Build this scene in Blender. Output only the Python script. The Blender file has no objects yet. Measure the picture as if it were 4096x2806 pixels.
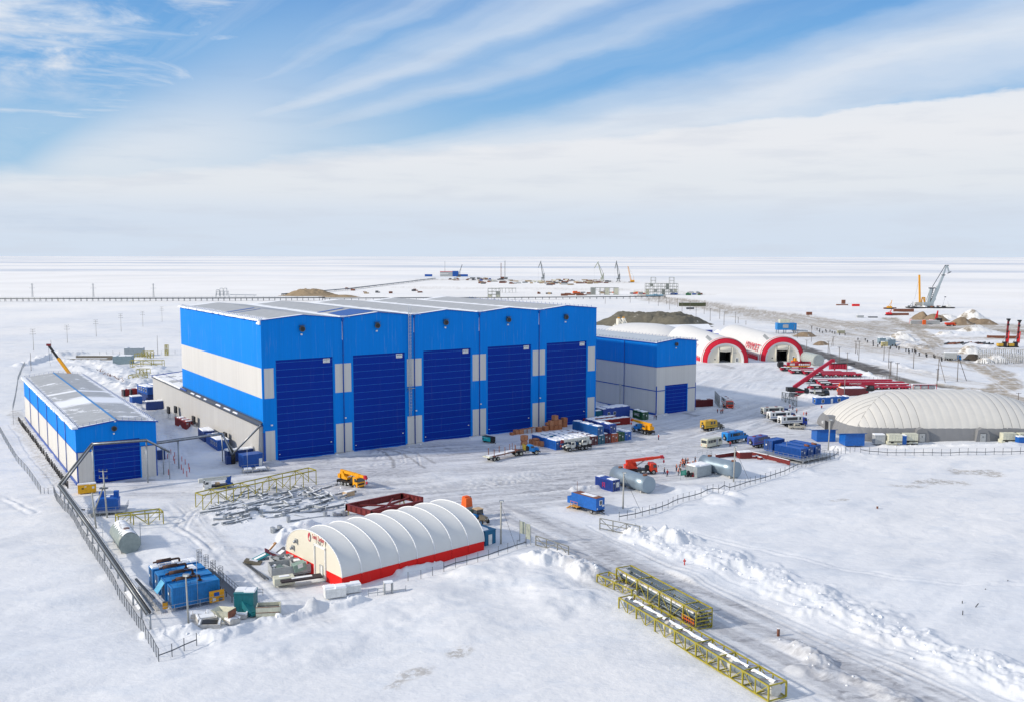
import bpy, math, random
import numpy as np
from mathutils import Vector, Matrix, Euler
R = math.radians
random.seed(7)
SC = bpy.context.scene
COL = SC.collection
# ---------------------------------------------------------------- camera
K = .94
FPX, PITCH, ROLL, CAMH = 3720.30, .1012, .0012, 59.1673*K
cam = bpy.data.cameras.new('camera'); camo = bpy.data.objects.new('camera', cam); COL.objects.link(camo)
cam.sensor_width = 36; cam.lens = FPX/4096*36; cam.clip_start = 1; cam.clip_end = 200000
camo.matrix_world = Matrix.Translation((0, 0, CAMH)) @ Matrix.Rotation(math.pi/2-PITCH, 4, 'X') @ Matrix.Rotation(ROLL, 4, 'Z')
SC.camera = camo
SC.render.resolution_x = 1024; SC.render.resolution_y = 701
# ---------------------------------------------------------------- light
SUN_EL, SUN_AZ = 27., 194.        # azimuth: direction to the sun, counter clockwise from +x
sd = bpy.data.lights.new('sun', 'SUN'); sd.energy = 3.5; sd.angle = R(2.5); sd.color = (1, .90, .76)
so = bpy.data.objects.new('sun', sd); COL.objects.link(so)
to = Vector((math.cos(R(SUN_AZ))*math.cos(R(SUN_EL)), math.sin(R(SUN_AZ))*math.cos(R(SUN_EL)), math.sin(R(SUN_EL))))
so.rotation_euler = to.to_track_quat('Z', 'Y').to_euler()
so.location = (-200, 100, 300)
SC.view_settings.view_transform = 'Standard'; SC.view_settings.look = 'None'
SC.view_settings.exposure = .05; SC.view_settings.gamma = 1

class NT:
    """tiny node helper"""
    def __init__(s, tree): s.t = tree; s.n = tree.nodes; s.l = tree.links
    def node(s, ty, **kw):
        n = s.n.new(ty)
        for k, v in kw.items(): setattr(n, k, v)
        return n
    def put(s, sock, v):
        if isinstance(v, bpy.types.NodeSocket): s.l.new(v, sock)
        elif v is not None:
            if sock.type == 'RGBA' and not hasattr(v, '__len__'): v = (v, v, v, 1)
            if sock.type == 'RGBA' and len(v) == 3: v = (*v, 1)
            sock.default_value = v
    def m(s, op, a, b=None, c=None, clamp=False):
        n = s.node('ShaderNodeMath', operation=op); n.use_clamp = clamp
        for i, v in enumerate((a, b, c)):
            if v is not None: s.put(n.inputs[i], v)
        return n.outputs[0]
    def vm(s, op, a, b=None):
        n = s.node('ShaderNodeVectorMath', operation=op)
        s.put(n.inputs[0], a)
        if b is not None: s.put(n.inputs[1], b)
        return n.outputs[0]
    def mix(s, f, a, b, mode='MIX'):
        n = s.node('ShaderNodeMix', data_type='RGBA', blend_type=mode)
        s.put(n.inputs[0], f); s.put(n.inputs[6], a); s.put(n.inputs[7], b); return n.outputs[2]
    def xyz(s, v):
        n = s.node('ShaderNodeSeparateXYZ'); s.put(n.inputs[0], v); return n.outputs
    def comb(s, x, y, z):
        n = s.node('ShaderNodeCombineXYZ'); [s.put(n.inputs[i], v) for i, v in enumerate((x, y, z))]; return n.outputs[0]
    def noise(s, vec, scale=1, detail=4, rough=.5, dist=0, out=0):
        n = s.node('ShaderNodeTexNoise'); s.put(n.inputs['Vector'], vec); s.put(n.inputs['Scale'], scale)
        n.inputs['Detail'].default_value = detail; n.inputs['Roughness'].default_value = rough; n.inputs['Distortion'].default_value = dist
        return n.outputs[out]
    def ss(s, x, a, b, lo=0., hi=1.):
        n = s.node('ShaderNodeMapRange', interpolation_type='SMOOTHSTEP')
        for i, v in enumerate((x, a, b, lo, hi)): s.put(n.inputs[i], v)
        return n.outputs[0]
    def ramp(s, x, pts):
        n = s.node('ShaderNodeValToRGB'); e = n.color_ramp.elements; n.color_ramp.interpolation = 'B_SPLINE' if False else 'EASE'
        while len(e) < len(pts): e.new(.5)
        for i, (q, c) in enumerate(pts):
            e[i].position = q; e[i].color = (c, c, c, 1) if not hasattr(c, '__len__') else (*c[:3], 1)
        s.put(n.inputs[0], x); return n.outputs[0]

# ---------------------------------------------------------------- sky
W = bpy.data.worlds.new('World'); SC.world = W; W.use_nodes = True
t = NT(W.node_tree); t.n.clear()
g = t.node('ShaderNodeTexCoord').outputs['Generated']
X, Y, Z = t.xyz(g)[:3]
hyp = t.m('SQRT', t.m('ADD', t.m('MULTIPLY', X, X), t.m('MULTIPLY', Y, Y)))
hyp = t.m('MAXIMUM', hyp, .001)
T = t.m('DIVIDE', Z, hyp)                               # tangent of elevation
AZ = t.m('ARCTAN2', X, Y)                               # azimuth from +y
S = AZ
dx = t.m('SUBTRACT', S, -.52); dy = t.m('SUBTRACT', T, .065)
wv = t.comb(t.m('MULTIPLY', S, 3.), t.m('MULTIPLY', T, 9.), 0.)
warp = t.m('SUBTRACT', t.noise(wv, 2.2, 5, .55), .5)
phi = t.m('MULTIPLY', t.m('ARCTAN2', dy, dx), 180/math.pi)
rad = t.m('SQRT', t.m('ADD', t.m('MULTIPLY', dx, dx), t.m('MULTIPLY', dy, dy)))
phw = t.m('ADD', t.m('SUBTRACT', phi, t.m('MULTIPLY', t.m('SUBTRACT', rad, .7), 6.)), t.m('MULTIPLY', warp, t.ss(phi, 10., 40., 3.2, 6.)))
ph01 = t.m('DIVIDE', phw, 90., clamp=True)
D = lambda d: d/90.
streak = t.ramp(ph01, [(0, .9), (D(2), .45), (D(3), .12), (D(4.5), .6), (D(6.5), .85), (D(9), .42), (D(10.5), .06), (D(13), .05), (D(14.6), .46), (D(17), .24),
                       (D(19), .62), (D(21.5), .38), (D(23.5), .12), (D(26.5), .40), (D(29.5), .12), (D(34), .04), (D(38), .18), (D(46), .02), (D(90), .0)])
fib = t.noise(t.comb(t.m('MULTIPLY', phw, .42), t.m('MULTIPLY', rad, 2.6), 0.), 1., 5, .55)
streak = t.m('MULTIPLY', streak, t.ss(rad, .08, .34, .35, 1.)); streak = t.m('ADD', streak, t.m('MULTIPLY', t.m('SUBTRACT', fib, .5), t.ss(phi, 55., 36., .0, .5)), clamp=True)
near = t.ss(rad, .52, .12, 0., .8)                      # veil thickens towards the point the streaks come from
near = t.m('MULTIPLY', near, t.ss(phi, 42., 12.))
veil = t.m('MAXIMUM', streak, near)
front = t.ss(dx, -.02, .10)
veil = t.m('MULTIPLY', veil, front)
# puffy and layered cloud on the left
pv = t.comb(t.m('MULTIPLY', S, 8.), t.m('MULTIPLY', T, 22.), .3)
pn = t.noise(pv, 1.3, 8, .6, .4)
edge = t.m('ADD', t.m('MULTIPLY', t.m('ADD', S, .56), 1.0), t.m('MULTIPLY', t.m('SUBTRACT', .25, T), .55))
left = t.ss(t.m('SUBTRACT', edge, t.m('MULTIPLY', t.m('SUBTRACT', pn, .5), 1.0)), .27, -.02)
left = t.m('MULTIPLY', left, t.ss(T, .13, .185, .12, .95))
wisp = t.m('MULTIPLY', t.ss(t.noise(t.comb(t.m('MULTIPLY', S, 3.), t.m('MULTIPLY', T, 34.), 1.7), 1.6, 6, .6), .5, .72, 0., .8), t.ss(S, -.22, -.46))
left = t.m('MAXIMUM', left, wisp)
veil = t.m('MAXIMUM', veil, left)
# cloud bank over the horizon
bn = t.noise(t.comb(t.m('MULTIPLY', S, 9.), t.m('MULTIPLY', T, 40.), 0.), 1.5, 7, .6)
bedge = t.m('ADD', t.m('SUBTRACT', t.m('ADD', .125, t.m('MULTIPLY', S, .078)), t.m('MULTIPLY', t.m('MULTIPLY', S, S), .04)), t.m('MULTIPLY', t.m('SUBTRACT', bn, .5), .022))
soft = t.ss(S, .42, -.1, .007, .034)
bank = t.ss(t.m('DIVIDE', t.m('SUBTRACT', bedge, T), soft), -.5, .5)
cover = t.m('MAXIMUM', veil, bank)
high = t.ss(T, .32, .75)                                  # broken cloud above the frame
hn = t.noise(t.vm('MULTIPLY', g, (1.6, 1.6, 2.5)), 1.6, 5, .6)
cover = t.mix(high, cover, t.ss(hn, .36, .62, .1, .9))
nish = t.node('ShaderNodeTexSky', sky_type='NISHITA'); nish.sun_disc = False
nish.sun_elevation = R(SUN_EL); nish.sun_rotation = R(90-SUN_AZ); nish.air_density = 1.0; nish.dust_density = .4; nish.ozone_density = 2.5
blue = t.mix(.82, nish.outputs[0], t.ramp(T, [(0., (4.9, 6.5, 8.0)), (.10, (3.3, 5.6, 8.1)), (.2, (1.75, 4.3, 7.9)), (.3, (1.15, 3.3, 7.2)), (1., (.8, 2.4, 6.))]))
shade = t.noise(t.comb(t.m('MULTIPLY', S, 4.), t.m('MULTIPLY', T, 30.), .5), 2., 6, .55)
cl = t.ramp(T, [(0., (6.3, 7.2, 8.4)), (.035, (6.4, 7.2, 8.3)), (.075, (7.4, 7.8, 8.3)), (.12, (7.9, 8.1, 8.5)), (.17, (7.6, 8.0, 8.6)), (.28, (6.9, 7.7, 8.7)), (1., (7.2, 7.8, 8.6))])
cl = t.mix(t.m('MULTIPLY', t.ss(shade, .45, .68), .35), cl, (6.0, 6.5, 7.4))
cl = t.mix(t.m('MULTIPLY', left, t.ss(pn, .62, .42, 0., .5)), cl, (5.0, 5.9, 7.3))
cl = t.mix(t.ss(T, .34, .6), cl, (7.5, 7.7, 8.1)); sky = t.mix(cover, blue, cl)
bg = t.node('ShaderNodeBackground'); t.put(bg.inputs[0], sky); bg.inputs[1].default_value = .1
ow = t.node('ShaderNodeOutputWorld'); t.l.new(bg.outputs[0], ow.inputs[0])

# ---------------------------------------------------------------- photo geometry: pixel of the photograph -> point on level ground
_cp, _sp = math.cos(PITCH), math.sin(PITCH)
def P(px, py, z=0.):
    c, s = math.cos(ROLL), math.sin(ROLL); a, b = px-2048, py-1403
    u = a*c+b*s; v = (-a*s+b*c)/FPX
    d = (u/FPX, _cp-v*_sp, -_sp-v*_cp)
    k = (z-CAMH)/d[2]
    return Vector((d[0]*k, d[1]*k, z))
def A(p, q):           # heading from p to q
    return math.atan2(q[1]-p[1], q[0]-p[0])
def HT(px, py, ytop):  # height of something standing at (px,py) that reaches up to row ytop
    b = P(px, py); r = math.hypot(b.x, b.y); v = (ytop-1403)/FPX
    tan = (_sp+v*_cp)/(_cp-v*_sp)
    return CAMH - tan*b.y

# ---------------------------------------------------------------- materials
MATS = {}
def mat(name, col, rough=.6, metal=0., var=.12, vs=1.5, dirt=0., spec=.4, bump=0., bs=8., stretch=None):
    """painted / metal / fabric surface with real unevenness of tone; dirt = share of grime or frost patches"""
    if name in MATS: return MATS[name]
    m = bpy.data.materials.new(name); m.use_nodes = True; t = NT(m.node_tree)
    b = t.n['Principled BSDF']; co = t.node('ShaderNodeTexCoord').outputs['Object']
    if stretch: co = t.vm('MULTIPLY', co, stretch)
    n = t.noise(co, vs, 5, .6)
    c0 = tuple(max(0, v*(1-var)) for v in col); c1 = tuple(min(1, v*(1+var)) for v in col)
    c = t.mix(t.ss(n, .3, .7), c0, c1)
    if dirt:
        n2 = t.noise(co, vs*2.7, 6, .7)
        c = t.mix(t.ss(n2, .75-dirt*.5, .9-dirt*.4, 0., .8), c, (.30, .27, .23) if name[:4] != 'snow' else (.5, .5, .5))
    t.put(b.inputs['Base Color'], c); b.inputs['Metallic'].default_value = metal
    t.put(b.inputs['Roughness'], t.ss(n, .2, .8, max(.05, rough-.1), min(1, rough+.1)))
    b.inputs['Specular IOR Level'].default_value = spec
    if bump:
        bp = t.node('ShaderNodeBump'); bp.inputs['Strength'].default_value = bump; bp.inputs['Distance'].default_value = .05
        t.put(bp.inputs['Height'], t.noise(co, bs, 4, .6)); t.l.new(bp.outputs[0], b.inputs['Normal'])
    MATS[name] = m; return m
def panelmat(name, col, pitch=1.0, axis='h', var=.05, rough=.45):
    """profiled sheet cladding: narrow seams every `pitch` metres along x+y (or z when axis='v')"""
    if name in MATS: return MATS[name]
    m = bpy.data.materials.new(name); m.use_nodes = True; t = NT(m.node_tree)
    b = t.n['Principled BSDF']; co = t.node('ShaderNodeTexCoord').outputs['Object']; x, y, z = t.xyz(co)[:3]
    u = t.m('ADD', x, y) if axis == 'h' else z
    fr = t.m('FRACT', t.m('DIVIDE', u, pitch)); d = t.m('ABSOLUTE', t.m('SUBTRACT', fr, .5))
    seam = t.ss(d, .44, .5)
    cell = t.node('ShaderNodeTexWhiteNoise', noise_dimensions='1D'); t.put(cell.inputs['W'], t.m('FLOOR', t.m('ADD', t.m('DIVIDE', u, pitch), .5)))
    n = t.noise(t.vm('MULTIPLY', co, (1, 1, .35)), .12, 5, .6)
    f = t.m('ADD', t.m('MULTIPLY', n, .75), t.m('MULTIPLY', cell.outputs[0], .25))
    c = t.mix(f, tuple(v*(1-var*2) for v in col), tuple(min(1, v*(1+var*2)) for v in col))
    c = t.mix(t.m('MULTIPLY', seam, .22), c, tuple(v*.55 for v in col))
    st = t.noise(t.vm('MULTIPLY', co, (1, 1, .06)), 1.4, 5, .7)
    c = t.mix(t.m('MULTIPLY', t.ss(st, .54, .8), .20 if axis == 'h' else .05), c, (.5, .48, .45))
    t.put(b.inputs['Base Color'], c); b.inputs['Roughness'].default_value = rough+.2; b.inputs['Specular IOR Level'].default_value = .12
    bp = t.node('ShaderNodeBump'); bp.inputs['Strength'].default_value = .25; bp.inputs['Distance'].default_value = .04
    t.put(bp.inputs['Height'], t.m('ADD', seam, t.m('MULTIPLY', n, 1.2))); t.l.new(bp.outputs[0], b.inputs['Normal'])
    MATS[name] = m; return m

# ---------------------------------------------------------------- mesh builder
class MB:
    def __init__(s): s.v = []; s.f = []; s.mi = []; s.ms = []; s.sm = []
    def mid(s, m):
        if m not in s.ms: s.ms.append(m)
        return s.ms.index(m)
    def add(s, vs, fs, m, smooth=False):
        o = len(s.v); i = s.mid(m); s.v += [tuple(q) for q in vs]
        for f in fs: s.f.append([k+o for k in f]); s.mi.append(i); s.sm.append(smooth)
        return s
    def box(s, c, d, m, rz=0., taper=1., ry=0.):
        x, y, z = d[0]/2, d[1]/2, d[2]/2
        vs = [(-x, -y, -z), (x, -y, -z), (x, y, -z), (-x, y, -z), (-x*taper, -y*taper, z), (x*taper, -y*taper, z), (x*taper, y*taper, z), (-x*taper, y*taper, z)]
        if ry: e = Matrix.Rotation(ry, 3, 'Y'); vs = [e @ Vector(q) for q in vs]
        if rz: e = Matrix.Rotation(rz, 3, 'Z'); vs = [e @ Vector(q) for q in vs]
        vs = [(q[0]+c[0], q[1]+c[1], q[2]+c[2]) for q in vs]
        return s.add(vs, [(0, 3, 2, 1), (4, 5, 6, 7), (0, 1, 5, 4), (1, 2, 6, 5), (2, 3, 7, 6), (3, 0, 4, 7)], m)
    def b2(s, lo, hi, m):
        return s.box([(a+b)/2 for a, b in zip(lo, hi)], [abs(b-a) for a, b in zip(lo, hi)], m)
    def beam(s, p, q, w, h, m):
        p, q = Vector(p), Vector(q); d = q-p
        if d.length < 1e-5: return s
        d.normalize(); up = Vector((0, 0, 1)) if abs(d.z) < .95 else Vector((1, 0, 0))
        a = d.cross(up).normalized()*w/2; b = a.cross(d).normalized()*h/2
        vs = [p-a-b, p+a-b, p+a+b, p-a+b, q-a-b, q+a-b, q+a+b, q-a+b]
        return s.add(vs, [(0, 1, 2, 3), (7, 6, 5, 4), (0, 4, 5, 1), (1, 5, 6, 2), (2, 6, 7, 3), (3, 7, 4, 0)], m)
    def tube(s, p, q, r, m, n=8, r2=None, caps=True, smooth=True):
        p, q = Vector(p), Vector(q); d = (q-p)
        if d.length < 1e-5: return s
        d.normalize(); up = Vector((0, 0, 1)) if abs(d.z) < .95 else Vector((1, 0, 0))
        a = d.cross(up).normalized(); b = a.cross(d).normalized(); r2 = r if r2 is None else r2
        vs = []
        for c, rr in ((p, r), (q, r2)):
            for i in range(n): w = 2*math.pi*i/n; vs.append(c+(a*math.cos(w)+b*math.sin(w))*rr)
        s.add(vs, [(i, (i+1) % n, n+(i+1) % n, n+i) for i in range(n)], m, smooth)
        if caps: s.add(vs, [tuple(range(n))[::-1], tuple(range(n, 2*n))], m)
        return s
    def path(s, pts, r, m, n=6):
        for a, b in zip(pts, pts[1:]): s.tube(a, b, r, m, n)
        return s
    def lathe(s, p, q, prof, m, n=16):
        """prof: (fraction along p->q in metres, radius)"""
        p, q = Vector(p), Vector(q); d = (q-p).normalized(); up = Vector((0, 0, 1)) if abs(d.z) < .95 else Vector((1, 0, 0))
        a = d.cross(up).normalized(); b = a.cross(d).normalized(); vs = []
        for h, r in prof:
            for i in range(n): w = 2*math.pi*i/n; vs.append(p+d*h+(a*math.cos(w)+b*math.sin(w))*r)
        fs = []
        for k in range(len(prof)-1): fs += [(k*n+i, k*n+(i+1) % n, (k+1)*n+(i+1) % n, (k+1)*n+i) for i in range(n)]
        s.add(vs, fs, m, True); s.add(vs, [tuple(range(n))[::-1], tuple(range((len(prof)-1)*n, len(prof)*n))], m)
        return s
    def prism(s, poly, y0, y1, m, ax='y'):
        """poly in (x,z) extruded along y (ax='y'), or (y,z) along x (ax='x'), or (x,y) along z"""
        n = len(poly)
        f = {'y': lambda a, b, c: (a, c, b), 'x': lambda a, b, c: (c, a, b), 'z': lambda a, b, c: (a, b, c)}[ax]
        vs = [f(a, b, y0) for a, b in poly]+[f(a, b, y1) for a, b in poly]
        return s.add(vs, [tuple(range(n)), tuple(range(n, 2*n))[::-1]]+[(i, n+i, n+(i+1) % n, (i+1) % n) for i in range(n)], m)
    def quad(s, a, b, c, d, m): return s.add([a, b, c, d], [(0, 1, 2, 3)], m)
    def build(s, name, parent=None, loc=None, rz=0., bevel=0.):
        me = bpy.data.meshes.new(name); me.from_pydata(s.v, [], s.f)
        for m in s.ms: me.materials.append(m)
        me.polygons.foreach_set('material_index', s.mi); me.polygons.foreach_set('use_smooth', s.sm); me.validate(); me.update()
        import bmesh
        bm = bmesh.new(); bm.from_mesh(me); bmesh.ops.remove_doubles(bm, verts=bm.verts, dist=1e-5); bmesh.ops.recalc_face_normals(bm, faces=bm.faces)
        bm.to_mesh(me); bm.free()
        o = bpy.data.objects.new(name, me); COL.objects.link(o)
        if parent: o.parent = parent
        if loc is not None: o.location = loc
        o.rotation_euler.z = rz
        if bevel:
            md = o.modifiers.new('bevel', 'BEVEL'); md.width = bevel; md.segments = 2; md.limit_method = 'ANGLE'
        return o
def tag(o, label=None, cat=None, group=None, kind=None):
    for k, v in (('label', label), ('category', cat), ('group', group), ('kind', kind)):
        if v: o[k] = v
    return o
def root(name, loc, rz, label, cat, group=None):
    o = bpy.data.objects.new(name, None); COL.objects.link(o); o.empty_display_size = .5
    o.location = loc; o.rotation_euler.z = rz
    return tag(o, label, cat, group)
def copy(o, loc, rz, label=None, group=None, scale=None):
    r = o.copy(); COL.objects.link(r); r.location = loc; r.rotation_euler.z = rz
    if label: r['label'] = label
    if group: r['group'] = group
    if scale: r.scale = scale
    for c in o.children:
        d = c.copy(); COL.objects.link(d); d.parent = r
        for e in c.children:
            h = e.copy(); COL.objects.link(h); h.parent = d
    return r
def text(body, size, name, parent, m, loc, rot, depth=.01, xs=1.):
    cu = bpy.data.curves.new(name, 'FONT'); cu.body = body; cu.size = size; cu.extrude = depth; cu.align_x = 'CENTER'; cu.align_y = 'CENTER'
    to_ = bpy.data.objects.new(name+'_c', cu); COL.objects.link(to_); bpy.context.view_layer.update()
    me = bpy.data.meshes.new_from_object(to_.evaluated_get(bpy.context.evaluated_depsgraph_get()))
    bpy.data.objects.remove(to_); me.materials.clear(); me.materials.append(m)
    o = bpy.data.objects.new(name, me); COL.objects.link(o); o.parent = parent; o.location = loc; o.rotation_euler = rot; o.scale = (xs, 1, 1)
    return o
# ---------------------------------------------------------------- ground
def hsh(i, j, seed):
    n = (i.astype(np.int64)*374761393 + j.astype(np.int64)*668265263 + seed*1442695041) & 0x7fffffff
    n = ((n ^ (n >> 13))*1274126177) & 0x7fffffff
    return ((n ^ (n >> 16)) & 0xffff)/65535.
def vnoise(x, y, seed=0):
    i = np.floor(x); j = np.floor(y); a = x-i; b = y-j; a = a*a*(3-2*a); b = b*b*(3-2*b)
    h = lambda p, q: hsh(i+p, j+q, seed)
    return (h(0, 0)*(1-a)+h(1, 0)*a)*(1-b)+(h(0, 1)*(1-a)+h(1, 1)*a)*b
def fbm(x, y, seed=0, o=4, g=.5):
    s = 0; a = 1; t_ = 0
    for k in range(o): s = s+a*vnoise(x*2**k, y*2**k, seed+k); t_ += a; a *= g
    return s/t_
def seg(x, y, pts):
    d = np.full(x.shape, 1e9)
    for p, q in zip(pts, pts[1:]):
        dx, dy = q[0]-p[0], q[1]-p[1]; L = dx*dx+dy*dy+1e-9
        u = np.clip(((x-p[0])*dx+(y-p[1])*dy)/L, 0, 1)
        d = np.minimum(d, np.hypot(x-p[0]-u*dx, y-p[1]-u*dy))
    return d
def sm(d, a, b): u = np.clip((d-a)/(b-a), 0, 1); return u*u*(3-2*u)
PX = lambda pts: [tuple(P(*q)[:2]) for q in pts]
# strokes: pixel polyline, half width (m), strength
YARD = [([(1150, 1900), (1500, 1860), (1900, 1830), (2300, 1850), (2600, 1800)], 22, .9), ([(1500, 1960), (1900, 2000), (2250, 1950), (2550, 1880)], 16, 1.),
        ([(1980, 2040), (2200, 2120), (2420, 2240), (2800, 2420), (3300, 2640), (3800, 2900)], 7.5, 1.), ([(2650, 1760), (2950, 1700), (3100, 1640)], 26, .8),
        ([(2800, 1760), (3100, 1820), (3150, 1740)], 14, .8), ([(2900, 1540), (3000, 1480)], 22, .45), ([(620, 1960), (850, 1985), (1150, 1960)], 7, .6),
        ([(620, 1900), (700, 1800), (640, 1660), (560, 1560)], 6, .5), ([(700, 1990), (760, 2080), (900, 2200), (1050, 2350), (1250, 2480)], 3.5, .4),
        ([(1450, 1945), (1600, 1880), (1500, 1800)], 6, .5), ([(2300, 1800), (2450, 1700), (2600, 1680), (2850, 1640)], 9, .5)]
ROAD = [([(2560, 1180), (2760, 1205), (2950, 1240), (3180, 1262), (3400, 1300), (3560, 1322)], 14, .75),
        ([(3560, 1275), (3620, 1300), (3690, 1335), (3740, 1370), (3690, 1400), (3800, 1435), (3900, 1455), (3990, 1490), (4030, 1520), (4010, 1550), (3960, 1570)], 6.0, .95),
        ([(3150, 1385), (3300, 1425), (3500, 1490), (3650, 1530), (3800, 1545), (4000, 1570), (4150, 1620)], 4.5, .95),
        ([(3560, 1338), (3700, 1350), (3900, 1355), (4150, 1350)], 9, .5), ([(3720, 1390), (3900, 1395), (4150, 1402)], 5, .6),
        ([(3640, 1310), (3850, 1315), (4000, 1318), (4150, 1340)], 13, .85), ([(3350, 1365), (3560, 1410), (3700, 1450), (3900, 1480)], 2.5, .4),
        ([(2850, 1215), (3000, 1255), (3200, 1290), (3380, 1325)], 9, .55), ([(2650, 1195), (2900, 1235), (3200, 1290), (3500, 1335)], 32, .50), ([(3300, 1335), (3600, 1400), (4150, 1450)], 30, .42), ([(3500, 1300), (4150, 1312)], 40, .62), ([(3300, 1440), (3600, 1480), (3900, 1530)], 6, .3),
        ([(1650, 1150), (2600, 1160), (2750, 1175)], 40, .22), ([(1750, 1118), (2450, 1128)], 60, .35)]
DARK = [([(1500, 1797), (1545, 1815), (1572, 1840), (1575, 1868)], .45, .5), ([(1530, 1796), (1600, 1812), (1650, 1838), (1700, 1870)], .45, .5), ([(1560, 1794), (1660, 1812), (1740, 1850)], .4, .35), ([(1490, 1796), (1570, 1798)], 1.3, .5), ([(520, 1925), (600, 1918)], 1.2, .4), ([(2740, 1650), (2785, 1662)], 1.2, .4), ([(2880, 1458), (2925, 1470)], 3, .35), ([(3140, 1372), (3230, 1398), (3330, 1430), (3450, 1466), (3520, 1490)], 6.5, 1.), ([(3520, 1490), (3660, 1530), (3780, 1548)], 3.6, .7)]
BROWN = [([(60, 1650), (90, 1700), (150, 1800), (200, 1880), (250, 1940)], 2.2, .42), ([(3640, 1300), (3750, 1315), (3900, 1322), (4040, 1325)], 14, .9),
         ([(1180, 1188), (1400, 1190)], 8, .7), ([(3780, 1440), (3930, 1455)], 3, .3), ([(3560, 1520), (3800, 1545), (3960, 1565)], 1.5, .6),
         ([(3840, 1880), (3960, 1885), (3980, 1893)], 2.4, .62), ([(3690, 1925), (3780, 1918), (3840, 1925)], 2.3, .62), ([(3580, 1940), (3700, 1945)], 1.4, .45),
         ([(3340, 2008), (3375, 2004)], 1., .5), ([(1830, 2620), (1850, 2612)], 1.2, .55), ([(1560, 2750), (1620, 2710), (1700, 2690)], 1.2, .5),
         ([(2560, 1200), (2760, 1222), (2900, 1250), (3060, 1262)], 6, .4), ([(3500, 1330), (3480, 1300), (3560, 1275)], 6, .3)]
LUMP = [([(830, 2070), (1000, 2050), (1200, 2010), (1400, 1960)], 6, .5), ([(900, 2090), (1150, 2070)], 4, .4), ([(1062, 1848), (1110, 1848)], 1.4, .6), ([(1345, 1824), (1415, 1812)], 1.5, .6), ([(1630, 1792), (1700, 1778)], 1.4, .5), ([(1888, 1756), (1948, 1744)], 1.4, .5), ([(2630, 1662), (2664, 1655)], 1.4, .6),
        # ridges of pushed up snow: polyline, half width, height
        ([(2580, 2150), (2680, 2185), (2880, 2250), (3120, 2340), (3380, 2455), (3700, 2585), (4200, 2780)], 6.4, 1.3),
        ([(2540, 2125), (2640, 2150), (2760, 2165)], 3.5, 1.6), ([(2160, 2235), (2290, 2255), (2370, 2300)], 4.0, 2.1), ([(2210, 2200), (2300, 2230)], 2., 1.),
        ([(1600, 2290), (1700, 2265), (1760, 2250)], 1.6, 1.0), ([(1260, 2430), (1340, 2425), (1440, 2405)], 1.5, 1.2), ([(1040, 2480), (1140, 2470), (1250, 2440)], 1.8, .9),
        ([(640, 2530), (760, 2540), (880, 2560), (1000, 2500)], 2.6, 1.2), ([(1120, 2180), (1160, 2130), (1240, 2110)], 2.2, 1.4), ([(900, 2200), (1010, 2200)], 2.2, .7),
        ([(90, 1460), (200, 1425), (330, 1415)], 5, 2.2), ([(230, 1440), (380, 1450), (480, 1480), (560, 1530), (600, 1560)], 7, 1.6), ([(420, 1420), (560, 1440), (650, 1500)], 6, 1.3),
        ([(300, 1465), (420, 1520), (520, 1560)], 5, 1.4), ([(520, 1620), (560, 1640)], 2.5, 1.2), ([(640, 1650), (680, 1640)], 2.5, 1.2), ([(740, 1700), (780, 1720)], 2.5, 1.6), ([(820, 1705), (960, 1780)], 2.8, 1.8),
        ([(2300, 1960), (2400, 1945)], 1.6, 1.0), ([(2480, 2035), (2600, 2035)], 1.6, .8), ([(3190, 1590), (3270, 1600), (3330, 1610)], 3, 1.5), ([(3330, 1790), (3370, 1800)], 2, 1.6),
        ([(3500, 1440), (3650, 1480), (3780, 1500)], 4, .9), ([(3100, 1370), (3300, 1440), (3480, 1500)], 2.4, .9), ([(3480, 1500), (3620, 1540)], 3, 1.0), ([(3540, 1780), (4150, 1785)], 2, .7),
        ([(3570, 1350), (3620, 1380), (3700, 1395)], 9, 1.8), ([(3380, 1310), (3450, 1318)], 10, 1.2), ([(3860, 1375), (3960, 1390)], 6, 1.6), ([(3740, 1345), (3960, 1330)], 8, 1.5),
        ([(3200, 2680), (3300, 2640), (3180, 2600)], 1.8, .7), ([(3100, 2560), (3200, 2600), (3330, 2700)], 2.2, .9), ([(3420, 2720), (3600, 2800)], 2.5, .9)]
DUNE = [([(440, 2120), (560, 2150), (700, 2240)], 7, .6), ([(500, 2280), (640, 2300), (760, 2350)], 6, .5), ([(2680, 1950), (2800, 1960), (2900, 2010)], 5, .9), ([(2850, 1950), (2940, 1975)], 3, .9),
        ([(2900, 1880), (3060, 1860), (3200, 1880)], 7, .7), ([(3300, 1820), (3420, 1812)], 8, 1.1), ([(1900, 2300), (2100, 2330), (2250, 2400)], 9, 1.0), ([(1700, 2400), (1900, 2500)], 10, .4),
        ([(1000, 2600), (1300, 2560), (1500, 2480)], 8, .6), ([(3300, 2050), (3700, 2100), (4200, 2100)], 12, .3)]
TRACK = [([(2500, 2150), (2800, 2275), (3200, 2440), (3700, 2650), (4200, 2860)], .35), ([(2440, 2160), (2760, 2300), (3200, 2490), (3700, 2700), (4200, 2930)], .3),
         ([(2520, 2140), (2860, 2270), (3250, 2420), (3700, 2610), (4200, 2820)], .3), ([(2350, 2100), (2700, 2280), (3100, 2480), (3600, 2720)], .3),
         ([(1350, 1950), (1500, 1900), (1620, 1850), (1600, 1790)], .28), ([(1380, 1960), (1560, 1900), (1680, 1860), (1660, 1790)], .28), ([(1000, 2290), (1080, 2360), (1160, 2440)], .3), ([(960, 2300), (1040, 2380), (1120, 2460)], .3),
         ([(860, 2020), (780, 2050), (740, 2110), (860, 2200)], .3), ([(840, 2020), (750, 2050), (700, 2110), (830, 2210)], .3)]
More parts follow.
